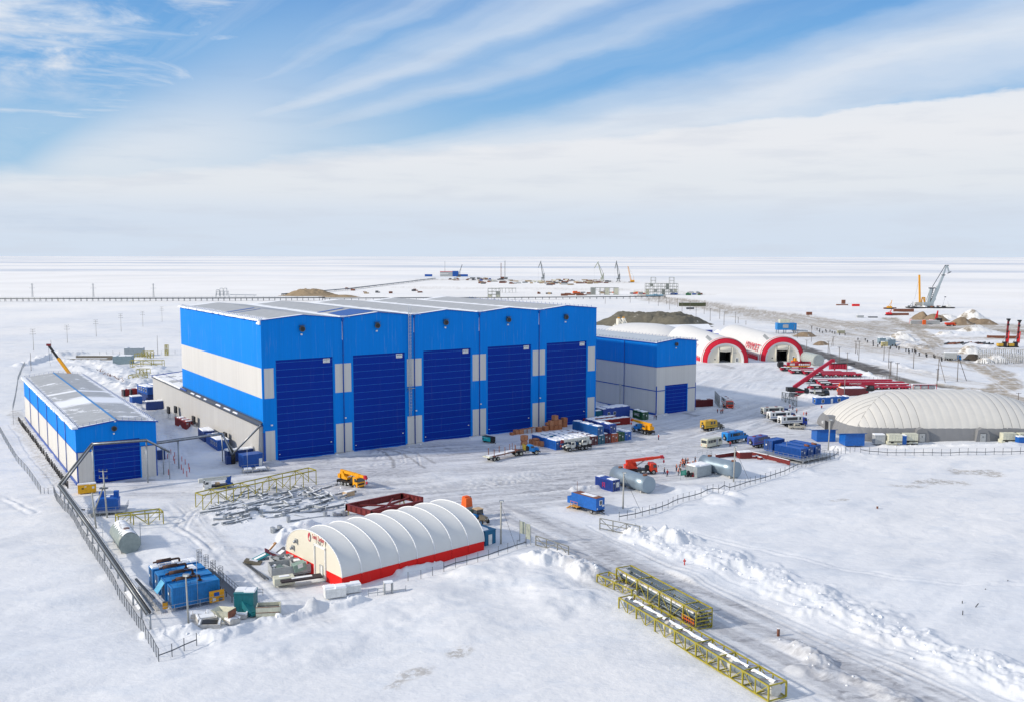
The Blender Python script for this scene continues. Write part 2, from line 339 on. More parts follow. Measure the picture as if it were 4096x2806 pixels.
TRAIL = [([(2765, 2130), (3000, 2190), (3250, 2250), (3600, 2330), (3850, 2355), (4120, 2352)], .5), ([(620, 2060), (740, 2130), (800, 2170), (860, 2240)], .7), ([(20, 1990), (130, 2055)], .6)]
_px = lambda L: [(PX(q), *r) for q, *r in L]
YARD, ROAD, DARK, BROWN, LUMP, DUNE, TRACK, TRAIL = map(_px, (YARD, ROAD, DARK, BROWN, LUMP, DUNE, TRACK, TRAIL))
def fields(x, y):
    def stroke(L, edge, nz, along=False):
        a = np.zeros(x.shape)
        for pts, w, s in L:
            d = seg(x, y, pts); d = d+nz*w
            k = 1.
            if along:
                p0, p1 = pts[0], pts[-1]; L = math.hypot(p1[0]-p0[0], p1[1]-p0[1])+1e-6; tt = ((x-p0[0])*(p1[0]-p0[0])+(y-p0[1])*(p1[1]-p0[1]))/L; nn = ((y-p0[1])*(p1[0]-p0[0])-(x-p0[0])*(p1[1]-p0[1]))/L
                k = np.clip(fbm(nn/1.5+pts[0][0], tt/24, 81, 4, .65)*2.6-.5, .15, 1.35)
            a = np.maximum(a, s*k*(1-sm(d, w*(1-edge), w*(1+edge))))
        return a
    n1 = fbm(x/9, y/9, 3, 4)-.5; n2 = fbm(x/2.6, y/2.6, 11, 4)-.5
    return stroke(YARD, .6, n1*1.3, True), stroke(ROAD, .45, n1*.9, True), stroke(DARK, .3, n2*.7), stroke(BROWN, .5, n2*1.6+n1)
def height(x, y, yard=None, road=None):
    x = np.asarray(x, float); y = np.asarray(y, float); r = np.hypot(x, y)
    if yard is None: yard, road, _, _ = fields(x, y)
    soft = 1-np.clip(np.maximum(yard, road)*1.2, 0, 1)
    h = (fbm(x/38, y/38, 21, 3)-.5)*1.5*soft*sm(r, 90, 130)
    # wind drifts drawn out along one direction
    u = x*.86+y*.5; v = -x*.5+y*.86
    h = h+(fbm(u/14, v/4.5, 31, 4)-.5)*.62*soft+np.maximum(0, fbm(u/30, v/11, 35, 3)-.52)*2.4*soft
    h = h+(fbm(x/1.3, y/1.3, 41, 3)-.5)*(.05+.03*soft)
    for pts, w, hh in DUNE:
        d = seg(x, y, pts); h = h+hh*(1-sm(d+(fbm(x/5, y/5, 5, 3)-.5)*w, 0, w))
    rough = fbm(x/1.7, y/1.7, 51, 4, .6); rg = np.abs(fbm(x/3.1, y/3.1, 61, 3)-.5)*2
    for pts, w, hh in LUMP:
        d = seg(x, y, pts)+(fbm(x/4, y/4, 7, 3)-.5)*w*1.5
        m = 1-sm(d, w*.1, w); h = h+hh*m*(.45+.95*(rough-.25)+.28*rg)
    for pts, w in TRACK:
        d = seg(x, y, pts); h = h-.10*np.exp(-(d/w)**2)+.06*np.exp(-((d-w*2)/w)**2)
    for pts, w in TRAIL:
        d = seg(x, y, pts); h = h+(.10*np.exp(-(d/w)**2)-.16*np.exp(-((d-w*1.6)/w)**2))*(.4+1.2*vnoise(x/1.2, y/1.2, 71))
    return h*np.clip((1500-r)/900, .0, 1)
_flat = []            # (x, y, radius) pads levelled under buildings
def HZ(x, y): return float(height(np.array([x]), np.array([y]))[0])

rr = [0.]; r_ = 20.
while r_ < 86: rr.append(r_); r_ += 12
r_ = 88.
while r_ < 130000:
    rr.append(r_); px = r_*r_/51700
    r_ += min(px*.9, .5+max(0, r_-280)*.006) if r_ < 900 else min(px*1.3, r_*.25)
rr = np.array(rr)
th = np.concatenate([np.linspace(-math.pi, -.66, 60)[:-1], np.linspace(-.66, .66, 1150), np.linspace(.66, math.pi, 60)[1:-1]])
RR, TT = np.meshgrid(rr[1:], th, indexing='ij'); gx = RR*np.sin(TT); gy = RR*np.cos(TT)
yd, rd, dk, br = fields(gx, gy)
gz = height(gx, gy, yd, rd)
nr, nc = gx.shape
co = np.empty((nr*nc+1, 3), np.float32); co[0] = (0, 0, 0); co[1:, 0] = gx.ravel(); co[1:, 1] = gy.ravel(); co[1:, 2] = gz.ravel()
idx = (np.arange(nr*nc)+1).reshape(nr, nc); nx = np.roll(idx, -1, 1)
quads = np.stack([idx[:-1], idx[1:], nx[1:], nx[:-1]], -1).reshape(-1, 4)
tris = np.stack([np.zeros(nc, int), idx[0], nx[0]], -1)
me = bpy.data.meshes.new('ground'); me.vertices.add(len(co)); me.vertices.foreach_set('co', co.ravel())
nl = quads.size+tris.size; me.loops.add(nl); me.loops.foreach_set('vertex_index', np.concatenate([quads.ravel(), tris.ravel()]).astype(np.int32))
me.polygons.add(len(quads)+len(tris))
me.polygons.foreach_set('loop_start', np.concatenate([np.arange(len(quads))*4, quads.size+np.arange(len(tris))*3]).astype(np.int32))
me.polygons.foreach_set('use_smooth', np.ones(len(quads)+len(tris), bool)); me.update(calc_edges=True)
for nm, arr in (('yard', yd), ('road', rd), ('dark', dk), ('brown', br)):
    at = me.attributes.new(nm, 'FLOAT', 'POINT'); at.data.foreach_set('value', np.concatenate([[0], arr.ravel()]).astype(np.float32))
ground = bpy.data.objects.new('ground', me); COL.objects.link(ground); tag(ground, 'snow covered level ground with a packed icy yard and dirt roads', 'ground', kind='structure')
gm = bpy.data.materials.new('snow_ground'); gm.use_nodes = True; t = NT(gm.node_tree); b = t.n['Principled BSDF']
pos = t.node('ShaderNodeNewGeometry').outputs['Position']
at = lambda n: t.node('ShaderNodeAttribute', attribute_name=n).outputs['Fac']
yard_, road_, dark_, brown_ = at('yard'), at('road'), at('dark'), at('brown')
rot = t.node('ShaderNodeMapping'); t.put(rot.inputs[0], pos); rot.inputs['Rotation'].default_value = (0, 0, R(-12)); rot.inputs['Scale'].default_value = (1, 2.1, 1)
str_ = t.noise(rot.outputs[0], .10, 6, .6); strf = t.noise(rot.outputs[0], .42, 6, .65); fine = t.noise(pos, 1.6, 5, .65); big = t.noise(pos, .012, 4, .5)
c = t.mix(t.ss(big, .35, .65), (.70, .725, .765), (.76, .765, .775))
c = t.mix(t.ss(str_, .50, .66, 0., .5), c, (.60, .645, .71)); c = t.mix(t.ss(t.noise(pos, .045, 6, .65), .54, .64, 0., .45), c, (.565, .595, .645))                  # wind glazed crust
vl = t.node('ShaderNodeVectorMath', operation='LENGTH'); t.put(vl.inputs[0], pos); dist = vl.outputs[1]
fs = t.ss(t.m('ADD', dist, t.m('MULTIPLY', big, 900.)), 900., 2000.); c = t.mix(fs, c, t.mix(t.ss(t.noise(pos, .004, 6, .6), .35, .65), (.84, .825, .80), (.91, .895, .87)))  # distant snow lighter and warmer: its sunlit look is painted into the base colour
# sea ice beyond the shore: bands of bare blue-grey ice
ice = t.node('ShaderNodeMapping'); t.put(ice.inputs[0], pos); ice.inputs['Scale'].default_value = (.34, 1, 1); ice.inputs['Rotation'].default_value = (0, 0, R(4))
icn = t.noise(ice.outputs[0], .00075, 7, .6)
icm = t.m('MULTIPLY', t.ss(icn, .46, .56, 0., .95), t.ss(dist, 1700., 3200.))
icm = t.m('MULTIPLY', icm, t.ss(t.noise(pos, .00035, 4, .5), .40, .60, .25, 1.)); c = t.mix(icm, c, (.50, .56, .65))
# yard: packed snow, grey with long scraped streaks
pk = t.m('MULTIPLY', yard_, t.ss(strf, .30, .55, .4, 1.))
c = t.mix(t.m('MULTIPLY', pk, .85), c, (.42, .43, .46))
strd = t.noise(rot.outputs[0], .33, 8, .68, .6); big2 = t.noise(pos, .035, 4, .6)
c = t.mix(t.m('MULTIPLY', yard_, t.m('MULTIPLY', t.ss(strd, .50, .62, 0., .85), t.ss(big2, .38, .6, .25, 1.))), c, (.27, .275, .30))
c = t.mix(t.m('MULTIPLY', yard_, t.ss(fine, .60, .74, 0., .5)), c, (.31, .30, .29))
# traffic routes: sandy snow
rn = t.noise(pos, .22, 7, .65)
c = t.mix(t.m('MULTIPLY', t.m('MULTIPLY', road_, 1.6, clamp=True), t.ss(rn, .30, .58, .15, 1.)), c, (.36, .31, .245))
c = t.mix(t.m('MULTIPLY', dark_, t.ss(rn, .20, .60, .5, 1.)), c, (.085, .078, .076))
c = t.mix(t.m('MULTIPLY', brown_, t.ss(t.noise(pos, .8, 9, .78), .42, .56, 0., 1.)), c, (.24, .20, .145))
# scattered grains of dirt and tussocks showing through
spk = t.m('MULTIPLY', t.ss(t.noise(pos, .55, 8, .75), .69, .76), t.ss(t.noise(pos, .03, 3, .5), .50, .62))
c = t.mix(t.m('MULTIPLY', spk, .55), c, (.42, .38, .33))
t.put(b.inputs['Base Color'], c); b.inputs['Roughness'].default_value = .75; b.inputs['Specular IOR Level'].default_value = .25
bp = t.node('ShaderNodeBump'); bp.inputs['Strength'].default_value = .62; bp.inputs['Distance'].default_value = .35
hb = t.m('ADD', t.m('MULTIPLY', strf, .8), t.m('MULTIPLY', fine, .22)); t.put(bp.inputs['Height'], hb); t.l.new(bp.outputs[0], b.inputs['Normal'])
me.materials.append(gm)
# ---------------------------------------------------------------- palette
BL = panelmat('blue_cladding', (.001, .22, .74), 1.1); BLT = mat('blue_trim', (.008, .075, .38), .4)
WH = panelmat('white_cladding', (.63, .62, .595), 1.1); GATE = panelmat('gate_blue', (.001, .030, .30), 2.0, 'v', var=.06); GSEAM = mat('gate_seam', (.01, .17, .62), .4)
STEEL = mat('galvanised_steel', (.36, .39, .42), .45, .5); DSTEEL = mat('dark_steel', (.10, .11, .125), .5, .4); BLACK = mat('black_paint', (.018, .018, .02), .5); RUB = mat('rubber', (.03, .03, .032), .85)
SNOW = mat('snow_cap', (.84, .86, .89), .8, var=.04, bump=.5, bs=1.5); WHITE = mat('white_paint', (.74, .75, .74), .45, dirt=.25); GREY = mat('grey_paint', (.38, .40, .41), .6); CONC = mat('concrete', (.46, .45, .43), .85, var=.2)
RED = mat('red_paint', (.62, .012, .015), .45); DRED = mat('dark_red_paint', (.20, .018, .022), .5, dirt=.2); YEL = mat('yellow_paint', (.72, .33, .01), .45, dirt=.15); ORANGE = mat('orange_paint', (.78, .13, .02), .5)
YST = mat('yellow_green_steel', (.35, .30, .03), .5, dirt=.12); CYAN = mat('cyan_blue_paint', (.015, .20, .52), .45, dirt=.12); MIDB = mat('mid_blue_paint', (.010, .085, .36), .45, dirt=.1); NAVY = mat('navy_paint', (.018, .05, .20), .5, dirt=.1)
TEAL = mat('teal_paint', (.01, .20, .24), .5, dirt=.1); GLASS = mat('window_glass', (.03, .04, .05), .12, spec=.8); PLY = mat('plywood', (.42, .16, .07), .75, var=.2, vs=4); BRN = mat('rust_steel', (.19, .075, .045), .75, var=.3); GREEN = mat('green_paint', (.02, .12, .05), .5)
ALU = mat('bare_aluminium', (.27, .345, .41), .38, .5, var=.05, vs=.4); CREAM = mat('cream_paint', (.60, .60, .48), .5, dirt=.2); GLOW = mat('lamp_glass', (.8, .8, .75), .3)
def roofmat(name, per, off, w, edge=None, patch=.5, base=(.40, .415, .43)):
    """grey membrane roof, wind blown snow lying in valleys and along edges"""
    m = bpy.data.materials.new(name); m.use_nodes = True; t = NT(m.node_tree); b = t.n['Principled BSDF']
    co = t.node('ShaderNodeTexCoord').outputs['Object']; x, y, z = t.xyz(co)[:3]
    n = t.noise(t.vm('MULTIPLY', co, (.16, .5, 1)), 1., 7, .65); n0 = t.noise(co, .5, 5, .6)
    q = t.m('ABSOLUTE', t.m('SUBTRACT', t.m('FRACT', t.m('ADD', t.m('DIVIDE', t.m('SUBTRACT', x, off), per), .5)), .5))     # 0 in valleys, .5 on ridges
    a = t.ss(t.m('ADD', q, t.m('MULTIPLY', t.m('SUBTRACT', n, .5), .22)), w, w*.35)
    if edge:
        for e in edge:
            d = t.m('ABSOLUTE', t.m('SUBTRACT', y, e[0])); a = t.m('MAXIMUM', a, t.ss(t.m('ADD', d, t.m('MULTIPLY', t.m('SUBTRACT', n, .5), e[1]*1.4)), e[1], e[1]*.5))
    pn = t.noise(t.vm('MULTIPLY', co, (.05, .11, 1)), 1., 7, .7, .3)
    a = t.m('MAXIMUM', a, t.m('MULTIPLY', t.ss(pn, 1-patch*.85, 1.06-patch*.85), .9))
    a = t.m('MAXIMUM', a, t.m('MULTIPLY', t.ss(n0, .3, .8), .10))
    c = t.mix(n0, tuple(v*.9 for v in base), tuple(v*1.08 for v in base)); c = t.mix(a, c, (.84, .86, .89))
    t.put(b.inputs['Base Color'], c); b.inputs['Roughness'].default_value = .7; b.inputs['Specular IOR Level'].default_value = .2
    bp = t.node('ShaderNodeBump'); bp.inputs['Strength'].default_value = .4; bp.inputs['Distance'].default_value = .1; t.put(bp.inputs['Height'], a); t.l.new(bp.outputs[0], b.inputs['Normal'])
    return m
# ---------------------------------------------------------------- main hangar with five gates
HO = Vector((-70.6706*K, 263.5702*K, 0)); HTH = .5888992
HC, HS = math.cos(HTH), math.sin(HTH)
def HL(s, d, z=0): return Vector((HO.x+s*HC-d*HS, HO.y+s*HS+d*HC, z))      # hangar frame -> world
EV, PK, DH, BAY, D0, DW, DD = 38.44, 39.56, 27.69, 22.56, 2.954, 16.80, 83.
S1 = 5*BAY+1.1
hg = root('industrial_hangar', HO, HTH, 'huge blue and white clad hangar with five tall dark blue roller gates', 'hangar')
def roofz(s):
    f = (s/BAY) % 1 if 0 <= s < 5*BAY else 0
    return EV+(PK-EV)*(1-abs(f-.5)*2)
m = MB()
top = [(-.6, EV)]+[(i*BAY/2, EV if i % 2 == 0 else PK) for i in range(1, 11)]; top[-1] = (S1, EV)
m.prism([(-.6, DH)]+[(S1, DH)]+top[::-1], 0, .4, BL)                          # band above the gates
prev = -.6
for i in range(6):
    a = -.6 if i == 0 else (i-1)*BAY+D0+DW; bnd = i*BAY+D0 if i < 5 else S1
    for z0, z1, mt in ((0, .5, CONC), (.5, 8.65, WH), (8.65, 17.5, BL), (17.5, 25.65, WH), (25.65, DH, BL)):
        if mt is WH:
            m.b2((a, 0, z0), (a+.45, .4, z1), BL); m.b2((bnd-.45, 0, z0), (bnd, .4, z1), BL)
            if 0 < i < 5: mid = (a+bnd)/2; m.b2((a+.45, .02, z0), (mid-.12, .4, z1), WH); m.b2((mid-.12, .01, z0), (mid+.12, .4, z1), BLT); m.b2((mid+.12, .02, z0), (bnd-.45, .4, z1), WH)
            else: m.b2((a+.45, .02, z0), (bnd-.45, .4, z1), WH)
        else: m.b2((a, 0, z0), (bnd, .4, z1), mt)
for s_ in (-.6, S1-.3):                                                      # side walls in bands
    for z0, z1, mt in ((0, 8.65, WH), (8.65, 17.5, BL), (17.5, 25.65, WH), (25.65, EV, BL)):
        m.b2((s_, .4, z0), (s_+.3, DD, z1), mt)
m.b2((-.3, DD-.3, 0), (S1-.3, DD-.01, EV), WH)
m.b2((-.72, -.06, 8.3), (-.25, .35, EV), BL); m.b2((-.72, -.06, 0), (-.25, .3, 8.3), BLT)
m.build('wall', hg)
rm = roofmat('hangar_roof_membrane', BAY, 0, .13, ((.4, 2.2), (DD, 5.)), .42)
m = MB()
for i in range(5):
    a, c, b_ = i*BAY if i else -.6, (i+.5)*BAY, (i+1)*BAY if i < 4 else S1
    m.quad((a, .2, EV+.12), (c, .2, PK+.12), (c, DD, PK+.12), (a, DD, EV+.12), rm); m.quad((c, .2, PK+.12), (b_, .2, EV+.12), (b_, DD, EV+.12), (c, DD, PK+.12), rm)
m.build('roof', hg)
for q in (((1.5, 36), (10.8, 39), (10.8, 41.2), (1.5, 38.2)), ((1.5, 30.5), (10.8, 33.5), (10.8, 34.6), (1.5, 31.6)), ((12, 36), (21.5, 39), (21.5, 40.2), (12, 37.2)), ((24, 20), (33.5, 23), (33.5, 25.2), (24, 22.2)), ((23.5, 1.5), (33.6, 3), (33.6, 19), (24.5, 15)), ((34, 3), (44, 1.5), (42, 9), (34, 19))):
    MB().add([(s, d, roofz(s)+.2) for s, d in q], [(0, 1, 2, 3)], BLT if q[0][1] > 10 else MIDB).build('roof_light', hg)
m = MB()                                                                    # snow hanging on the left eave, in the valleys and coping
random.seed(3)
for i in range(60):
    d = .3+i*DD/60; w = .45+random.random()*.35
    m.box((-.75, d+.6, EV+.12), (w*2.2, 1.5, .35+random.random()*.2), SNOW, random.uniform(-.1, .1), .8)
for i in range(5): m.box((-.9, .2+i*.45, EV-.5-i*.06), (.7, .5, 1.1-i*.15), SNOW, .3, .6)
for i in range(1, 5):
    m.box((i*BAY, -.06, 35.6-.8*(i % 2)), (.22, .22, 5.6-i*.5), SNOW, 0, .5); m.box((i*BAY+.6, .5, EV+.25), (3.5, 1.4, .4), SNOW, 0, .6)
m.build('snow_edge', hg)
m = MB()
for i in range(5):
    for a, b_ in (((i*BAY if i else -.6), (i+.5)*BAY), ((i+.5)*BAY, (i+1)*BAY if i < 4 else S1)):
        m.beam((a, -.02, roofz(a+.001) if i or a > 0 else EV+.05), (b_, -.02, (PK if abs(b_/BAY % 1-.5) < .1 else EV)+.05), .5, .16, BLT)
m.beam((-.7, .3, EV+.05), (-.7, DD, EV+.05), .25, .3, BLT); m.beam((S1+.1, .3, EV+.05), (S1+.1, DD, EV+.05), .25, .3, BLT); m.beam((0, DD, EV), (S1, DD, EV), .2, .2, BLT)
m.build('roof_coping', hg)
m = MB()
for i in range(56): m.beam((-.25, 1+i*1.48, EV+.2), (.15, 1+i*1.48, EV+.75), .07, .07, BLT)
for z in (.45, .72): m.beam((-.05, 1, EV+z-.1), (-.05, 83, EV+z-.1), .05, .05, STEEL)
for i in range(34): m.beam((S1-.4, 2+i*2.4, EV+.1), (S1-.7, 2+i*2.4, EV+.85), .07, .07, BLT)
m.beam((S1-.5, 2, EV+.7), (S1-.5, 82, EV+.7), .05, .05, STEEL)
m.build('roof_rail', hg)
for i in range(5):
    a = i*BAY+D0; m = MB()
    m.b2((a, .22, 0), (a+DW, .36, DH), GATE)
    for j in range(14): z = .95+j*2.0; m.b2((a, .17, z), (a+DW, .22, z+.075), GSEAM)
    m.b2((a-.02, .05, 0), (a+.22, .2, DH), BL); m.b2((a+DW-.22, .05, 0), (a+DW+.02, .2, DH), BL); m.b2((a, .05, 0), (a+DW, .21, .3), GSEAM)
    m.b2((a+.6, .1, 1.75), (a+.95, .2, 1.95), WHITE); m.b2((a+DW-1.2, .1, 3.6+i*.1), (a+DW-.8, .2, 3.85+i*.1), WHITE)
    g_ = m.build('gate', hg)
    m = MB(); m.b2((a+DW-3.0, .10, DH-1.55), (a+DW-1.0, .17, DH-.35), WHITE); sg = m.build('sign_plate', g_)
    m = MB(); x0 = a+DW-2.85                                               # blurred maker's plate: a dark bar, a word and a line below
    m.b2((x0, .085, DH-.78), (x0+.45, .1, DH-.55), MIDB)
    for k in range(7): m.b2((x0+.55+k*.17, .085, DH-.78), (x0+.66+k*.17, .1, DH-.58), BLACK)
    for k in range(9): m.b2((x0+.15+k*.19, .085, DH-1.3), (x0+.27+k*.19, .1, DH-1.15), GREY)
    for q in m.build('sign_lettering', g_),: pass
    m = MB(); c = (i+.5)*BAY-.6
    m.tube((c, -.02, 35.8), (c, -.75, 35.8), .72, DSTEEL, 20, .8); m.tube((c, -.76, 35.8), (c, -.78, 35.8), .62, BLACK, 20); m.beam((c-.85, -.4, 36.75), (c+.85, -.4, 36.75), .9, .08, DSTEEL)
    m.build('vent_hood', hg)
    m = MB(); m.box((c-.15, -.2, 34.3), (.42, .4, .42), GLOW); m.build('flood_lamp', hg)
for i in range(1, 5):
    m = MB(); s = i*BAY+.1; m.tube((s, -.14, .3), (s, -.14, 37.9), .13, BLT, 8); m.box((s, -.2, 37.9), (.5, .4, .6), BLT)
    for z in range(3, 37, 5): m.box((s, -.08, z), (.4, .14, .08), BLT)
    m.build('downpipe', hg)
    m = MB(); m.box((s+.35, -.2, 10.2), (.45, .4, .35), WHITE); m.build('wall_lamp', hg)
m = MB(); m.box((1.6, -.2, 10.2), (.5, .4, .35), WHITE); m.build('wall_lamp', hg)
PALE = mat('pale_galvanised', (.55, .60, .66), .45, .3); m = MB(); s = 43.5                                                          # caged ladder
for x in (-.32, .32): m.tube((s+x, -.45, 8.6), (s+x, -.45, 41.2), .08, PALE, 6)
for k in range(96): m.beam((s-.32, -.45, 8.8+k*.33), (s+.32, -.45, 8.8+k*.33), .06, .06, PALE)
for k in range(34):
    z = 10.5+k*.9; pts = [(s-.32, -.45, z), (s-.4, -.85, z), (s, -1.15, z), (s+.4, -.85, z), (s+.32, -.45, z)]
    for p, q in zip(pts, pts[1:]): m.beam(p, q, .06, .06, PALE)
for x, y in ((-.4, -.85), (0, -1.15), (.4, -.85)): m.beam((s+x, y, 10.5), (s+x, y, 40.5), .04, .04, STEEL)
m.box((s+.1, -.75, 17.1), (2.1, 1.3, .1), STEEL); m.beam((s-.9, -.1, 16), (s-.9, -1.3, 17), .06, .06, STEEL)
m.build('ladder', hg)
WA = panelmat('annex_cladding', (.49, .49, .48), 1.1)
# low wing along and behind the left wall
m = MB(); LE = 10.0; LB = 122.6
m.b2((-1.6, .5, 0), (-.65, DD, LE), WA); m.b2((-1.6, DD, 0), (40, LB, LE), WA); m.add([(-1.6, .499, LE), (-.6, .499, LE), (-.6, .499, LE+.9)], [(0, 1, 2)], BLT)
m.prism([(-1.6, LE), (40, LE), (40, LE+3.8), (-1.6, LE+.45)], DD+.05, LB-.05, WA)
m.build('annex_wall', hg)
rm2 = roofmat('annex_roof_membrane', 200, 100, .01, ((LB, 3.), (DD, 4.)), .62)
m = MB(); m.quad((-1.75, .4, LE+.45), (-.6, .4, LE+1.15), (-.6, DD, LE+1.15), (-1.75, DD, LE+.45), DSTEEL)
m.quad((-1.9, DD, LE+.52), (40, DD, LE+4), (40, LB+.2, LE+4), (-1.9, LB+.2, LE+.52), rm2); m.beam((-1.9, LB+.25, LE+.6), (40, LB+.25, LE+4.08), .2, .4, BLT)
m.beam((-1.85, .3, LE+.30), (-1.85, LB, LE+.30), .35, .40, DSTEEL); m.beam((-1.45, DD-8, LE+.75), (-1.45, LB, LE+.75), .35, .35, BLT)
random.seed(9)
for k in range(9): d = 20+k*9.5+random.random()*5; m.box((-1.3, d, LE+.75), (.5, 2.5+random.random()*5, .3), SNOW, 0, .7)
for k in range(12): m.box((-1.3, 84+k*3.2, LE+.8), (.9, 3.4, .4), SNOW, 0, .8)
m.build('annex_roof', hg)
m = MB()
for k in range(110): m.beam((-.95, 1+k*.75, LE+.95), (-.95, 1+k*.75, LE+1.65), .05, .05, DSTEEL)
m.beam((-.95, 1, LE+1.6), (-.95, 83, LE+1.6), .04, .04, DSTEEL)
for k in range(28): m.beam((2.2, 84+k*1.4, LE+.9), (1.9, 84+k*1.4, LE+1.6), .06, .06, BLT)
m.build('annex_snow_guard', hg)

# ---------------------------------------------------------------- gabled hall builder
def hall(name, label, o, th, w, L, ev, pk, z1, door, mid=None, ribs=(), rm=None, z0=0.):
    h = root(name, o, th, label, 'hangar'); m = MB()
    a, b_, dh = door
    m.prism([(0, z1+.0), (w, z1+.0), (w, ev), (w/2, pk), (0, ev)] if dh < z1 else [(0, dh), (w, dh), (w, ev), (w/2, pk), (0, ev)], 0, .3, BL)
    if dh < z1: m.b2((0, .02, dh), (w, .3, z1), WH)
    for x0, x1 in ((0, a), (b_, w)):
        m.b2((x0+.25 if x0 == 0 else x0+.25, .02, 0), (x1-.25, .3, min(dh, z1)), WH)
        if dh > z1: m.b2((x0, 0, z1), (x1, .3, dh), BL)
    for x0 in (0, a-.25, b_, w-.25): m.b2((x0-.02, -.03, 0), (x0+.27, .31, min(dh, z1)), BLT if x0 in (0, w-.25) else BL)
    for x0 in (0, w-.3): m.b2((x0, .3, 0), (x0+.3, L, z1), WH); m.b2((x0, .3, z1), (x0+.3, L, ev), BL)
    m.prism([(.3, 0), (w-.3, 0), (w-.3, ev), (w/2, pk-.05), (.3, ev)], L-.3, L, WH); m.beam((-.05, -.02, z1), (w, -.02, z1), .1, .16, BLT); m.beam((-.03, 0, z1), (-.03, L, z1), .1, .16, BLT)
    if mid: m.beam((0, -.04, mid), (a, -.04, mid), .1, .3, BLT); m.beam((b_, -.04, mid), (w, -.04, mid), .1, .3, BLT); m.beam((-.04, 0, mid), (-.04, L, mid), .1, .3, BLT)
    m.beam((-.15, 0, .3), (-.15, L, .3), .3, .6, BLT); m.build('wall', h)
    m = MB(); e = .35
    m.prism([(-e, ev+.02), (w/2, pk+.08), (w+e, ev+.02), (w+e, ev+.2), (w/2, pk+.28), (-e, ev+.2)], -.25, L+.2, rm); m.build('roof', h)
    m = MB(); m.beam((-e, -.28, ev+.1), (w/2, -.28, pk+.18), .12, .3, BLT); m.beam((w/2, -.28, pk+.18), (w+e, -.28, ev+.1), .12, .3, BLT); m.beam((-e-.1, -.3, ev), (-e-.1, L, ev), .25, .22, BLT); m.beam((w+e+.1, -.3, ev), (w+e+.1, L, ev), .25, .22, BLT)
    m.build('gutter', h)
    m = MB()
    for k in range(int(L/1.9)):
        for x in (.5, w-.5): m.beam((x, .4+k*1.9, ev+.25), (x+.3, .4+k*1.9, ev+.85), .07, .07, BLT)
    for x in (.6, w-.4): m.beam((x, .3, ev+.62), (x, L-.5, ev+.72), .05, .05, STEEL); m.beam((x+.1, .3, ev+.4), (x+.1, L-.5, ev+.45), .05, .05, STEEL)
    for q in (0.3, L-.4):
        for s0, s1 in ((.3, w/2), (w/2, w-.3)):
            za, zb = (ev, pk) if s0 < 1 else (pk, ev)
            for hh in (.55, .95): m.beam((s0, q, za+hh), (s1, q, zb+hh), .05, .05, STEEL)
            for j in range(7): f = j/6; m.beam((s0+(s1-s0)*f, q, za+(zb-za)*f+.2), (s0+(s1-s0)*f, q, za+(zb-za)*f+.97), .06, .06, BLT)
    m.build('roof_rail', h)
    m = MB(); m.b2((a+.02, .15, 0), (b_-.0, .25, dh), GATE)
    n = max(4, round(dh/1.2)) if dh > 10.25 else 8
    for j in range(n): z = (j+.5)*dh/n; m.b2((a, .10, z), (b_, .15, z+.07), GSEAM)
    m.build('gate', h)
    for d in ribs:
        m = MB(); m.tube((-.18, d, .6), (-.18, d, ev-.9), .11, BLT, 6); m.tube((-.18, d, ev-.9), (-.45, d, ev-.05), .11, BLT, 6); m.build('downpipe', h)
    m = MB(); c = w/2-.6; m.tube((c, 0, pk-1.75), (c, -.6, pk-1.75), .6, DSTEEL, 18, .68); m.tube((c, -.6, pk-1.75), (c, -.63, pk-1.75), .5, BLACK, 18); m.build('vent_hood', h)
    m = MB(); m.box((c-.1, -.15, pk-3.05), (.35, .3, .35), GLOW); m.build('flood_lamp', h)
    return h
rS = roofmat('small_hangar_roof', 60, 30, .02, ((0, 1.2),), .25, (.45, .50, .55))
h2 = hall('small_hangar', 'narrow tall blue and white hangar standing right of the five gate hangar', HL(140.5, -1), HTH, 19.2, 96, 25.35, 26.3, 16.95, (4.3, 14.9, 10.25), 8.5, (17.3, 34.5, 52), rS)
rL = roofmat('shed_roof_membrane', 18.7, 0, .10, ((0, 1.), (40, 9.), (61, 2.)), .50)
h3 = hall('storage_shed', 'long low blue and white shed at the far left with a snowy grey roof', Vector((-105.93, 222.53, 0)), R(33.3), 18.7, 112, 13.9, 15.0, 8.05, (3.95, 14.65, 10.2), None, (94, 72.5, 52.3, 30.9, 16.1), rL)
m = MB(); m.beam((9.35, .2, 15.32), (9.35, 112, 15.32), .5, .08, CYAN); m.build('ridge_cap', h3)
m = MB(); random.seed(5)
for k in range(75): m.box((-.15, .4+k*1.5, 14.2), (1.1+random.random()*.5, 1.7, .35+random.random()*.2), SNOW, random.uniform(-.08, .08), .8)
m.box((9, -.3, 14.98), (.5, .3, .2), SNOW); m.build('snow_edge', h3)

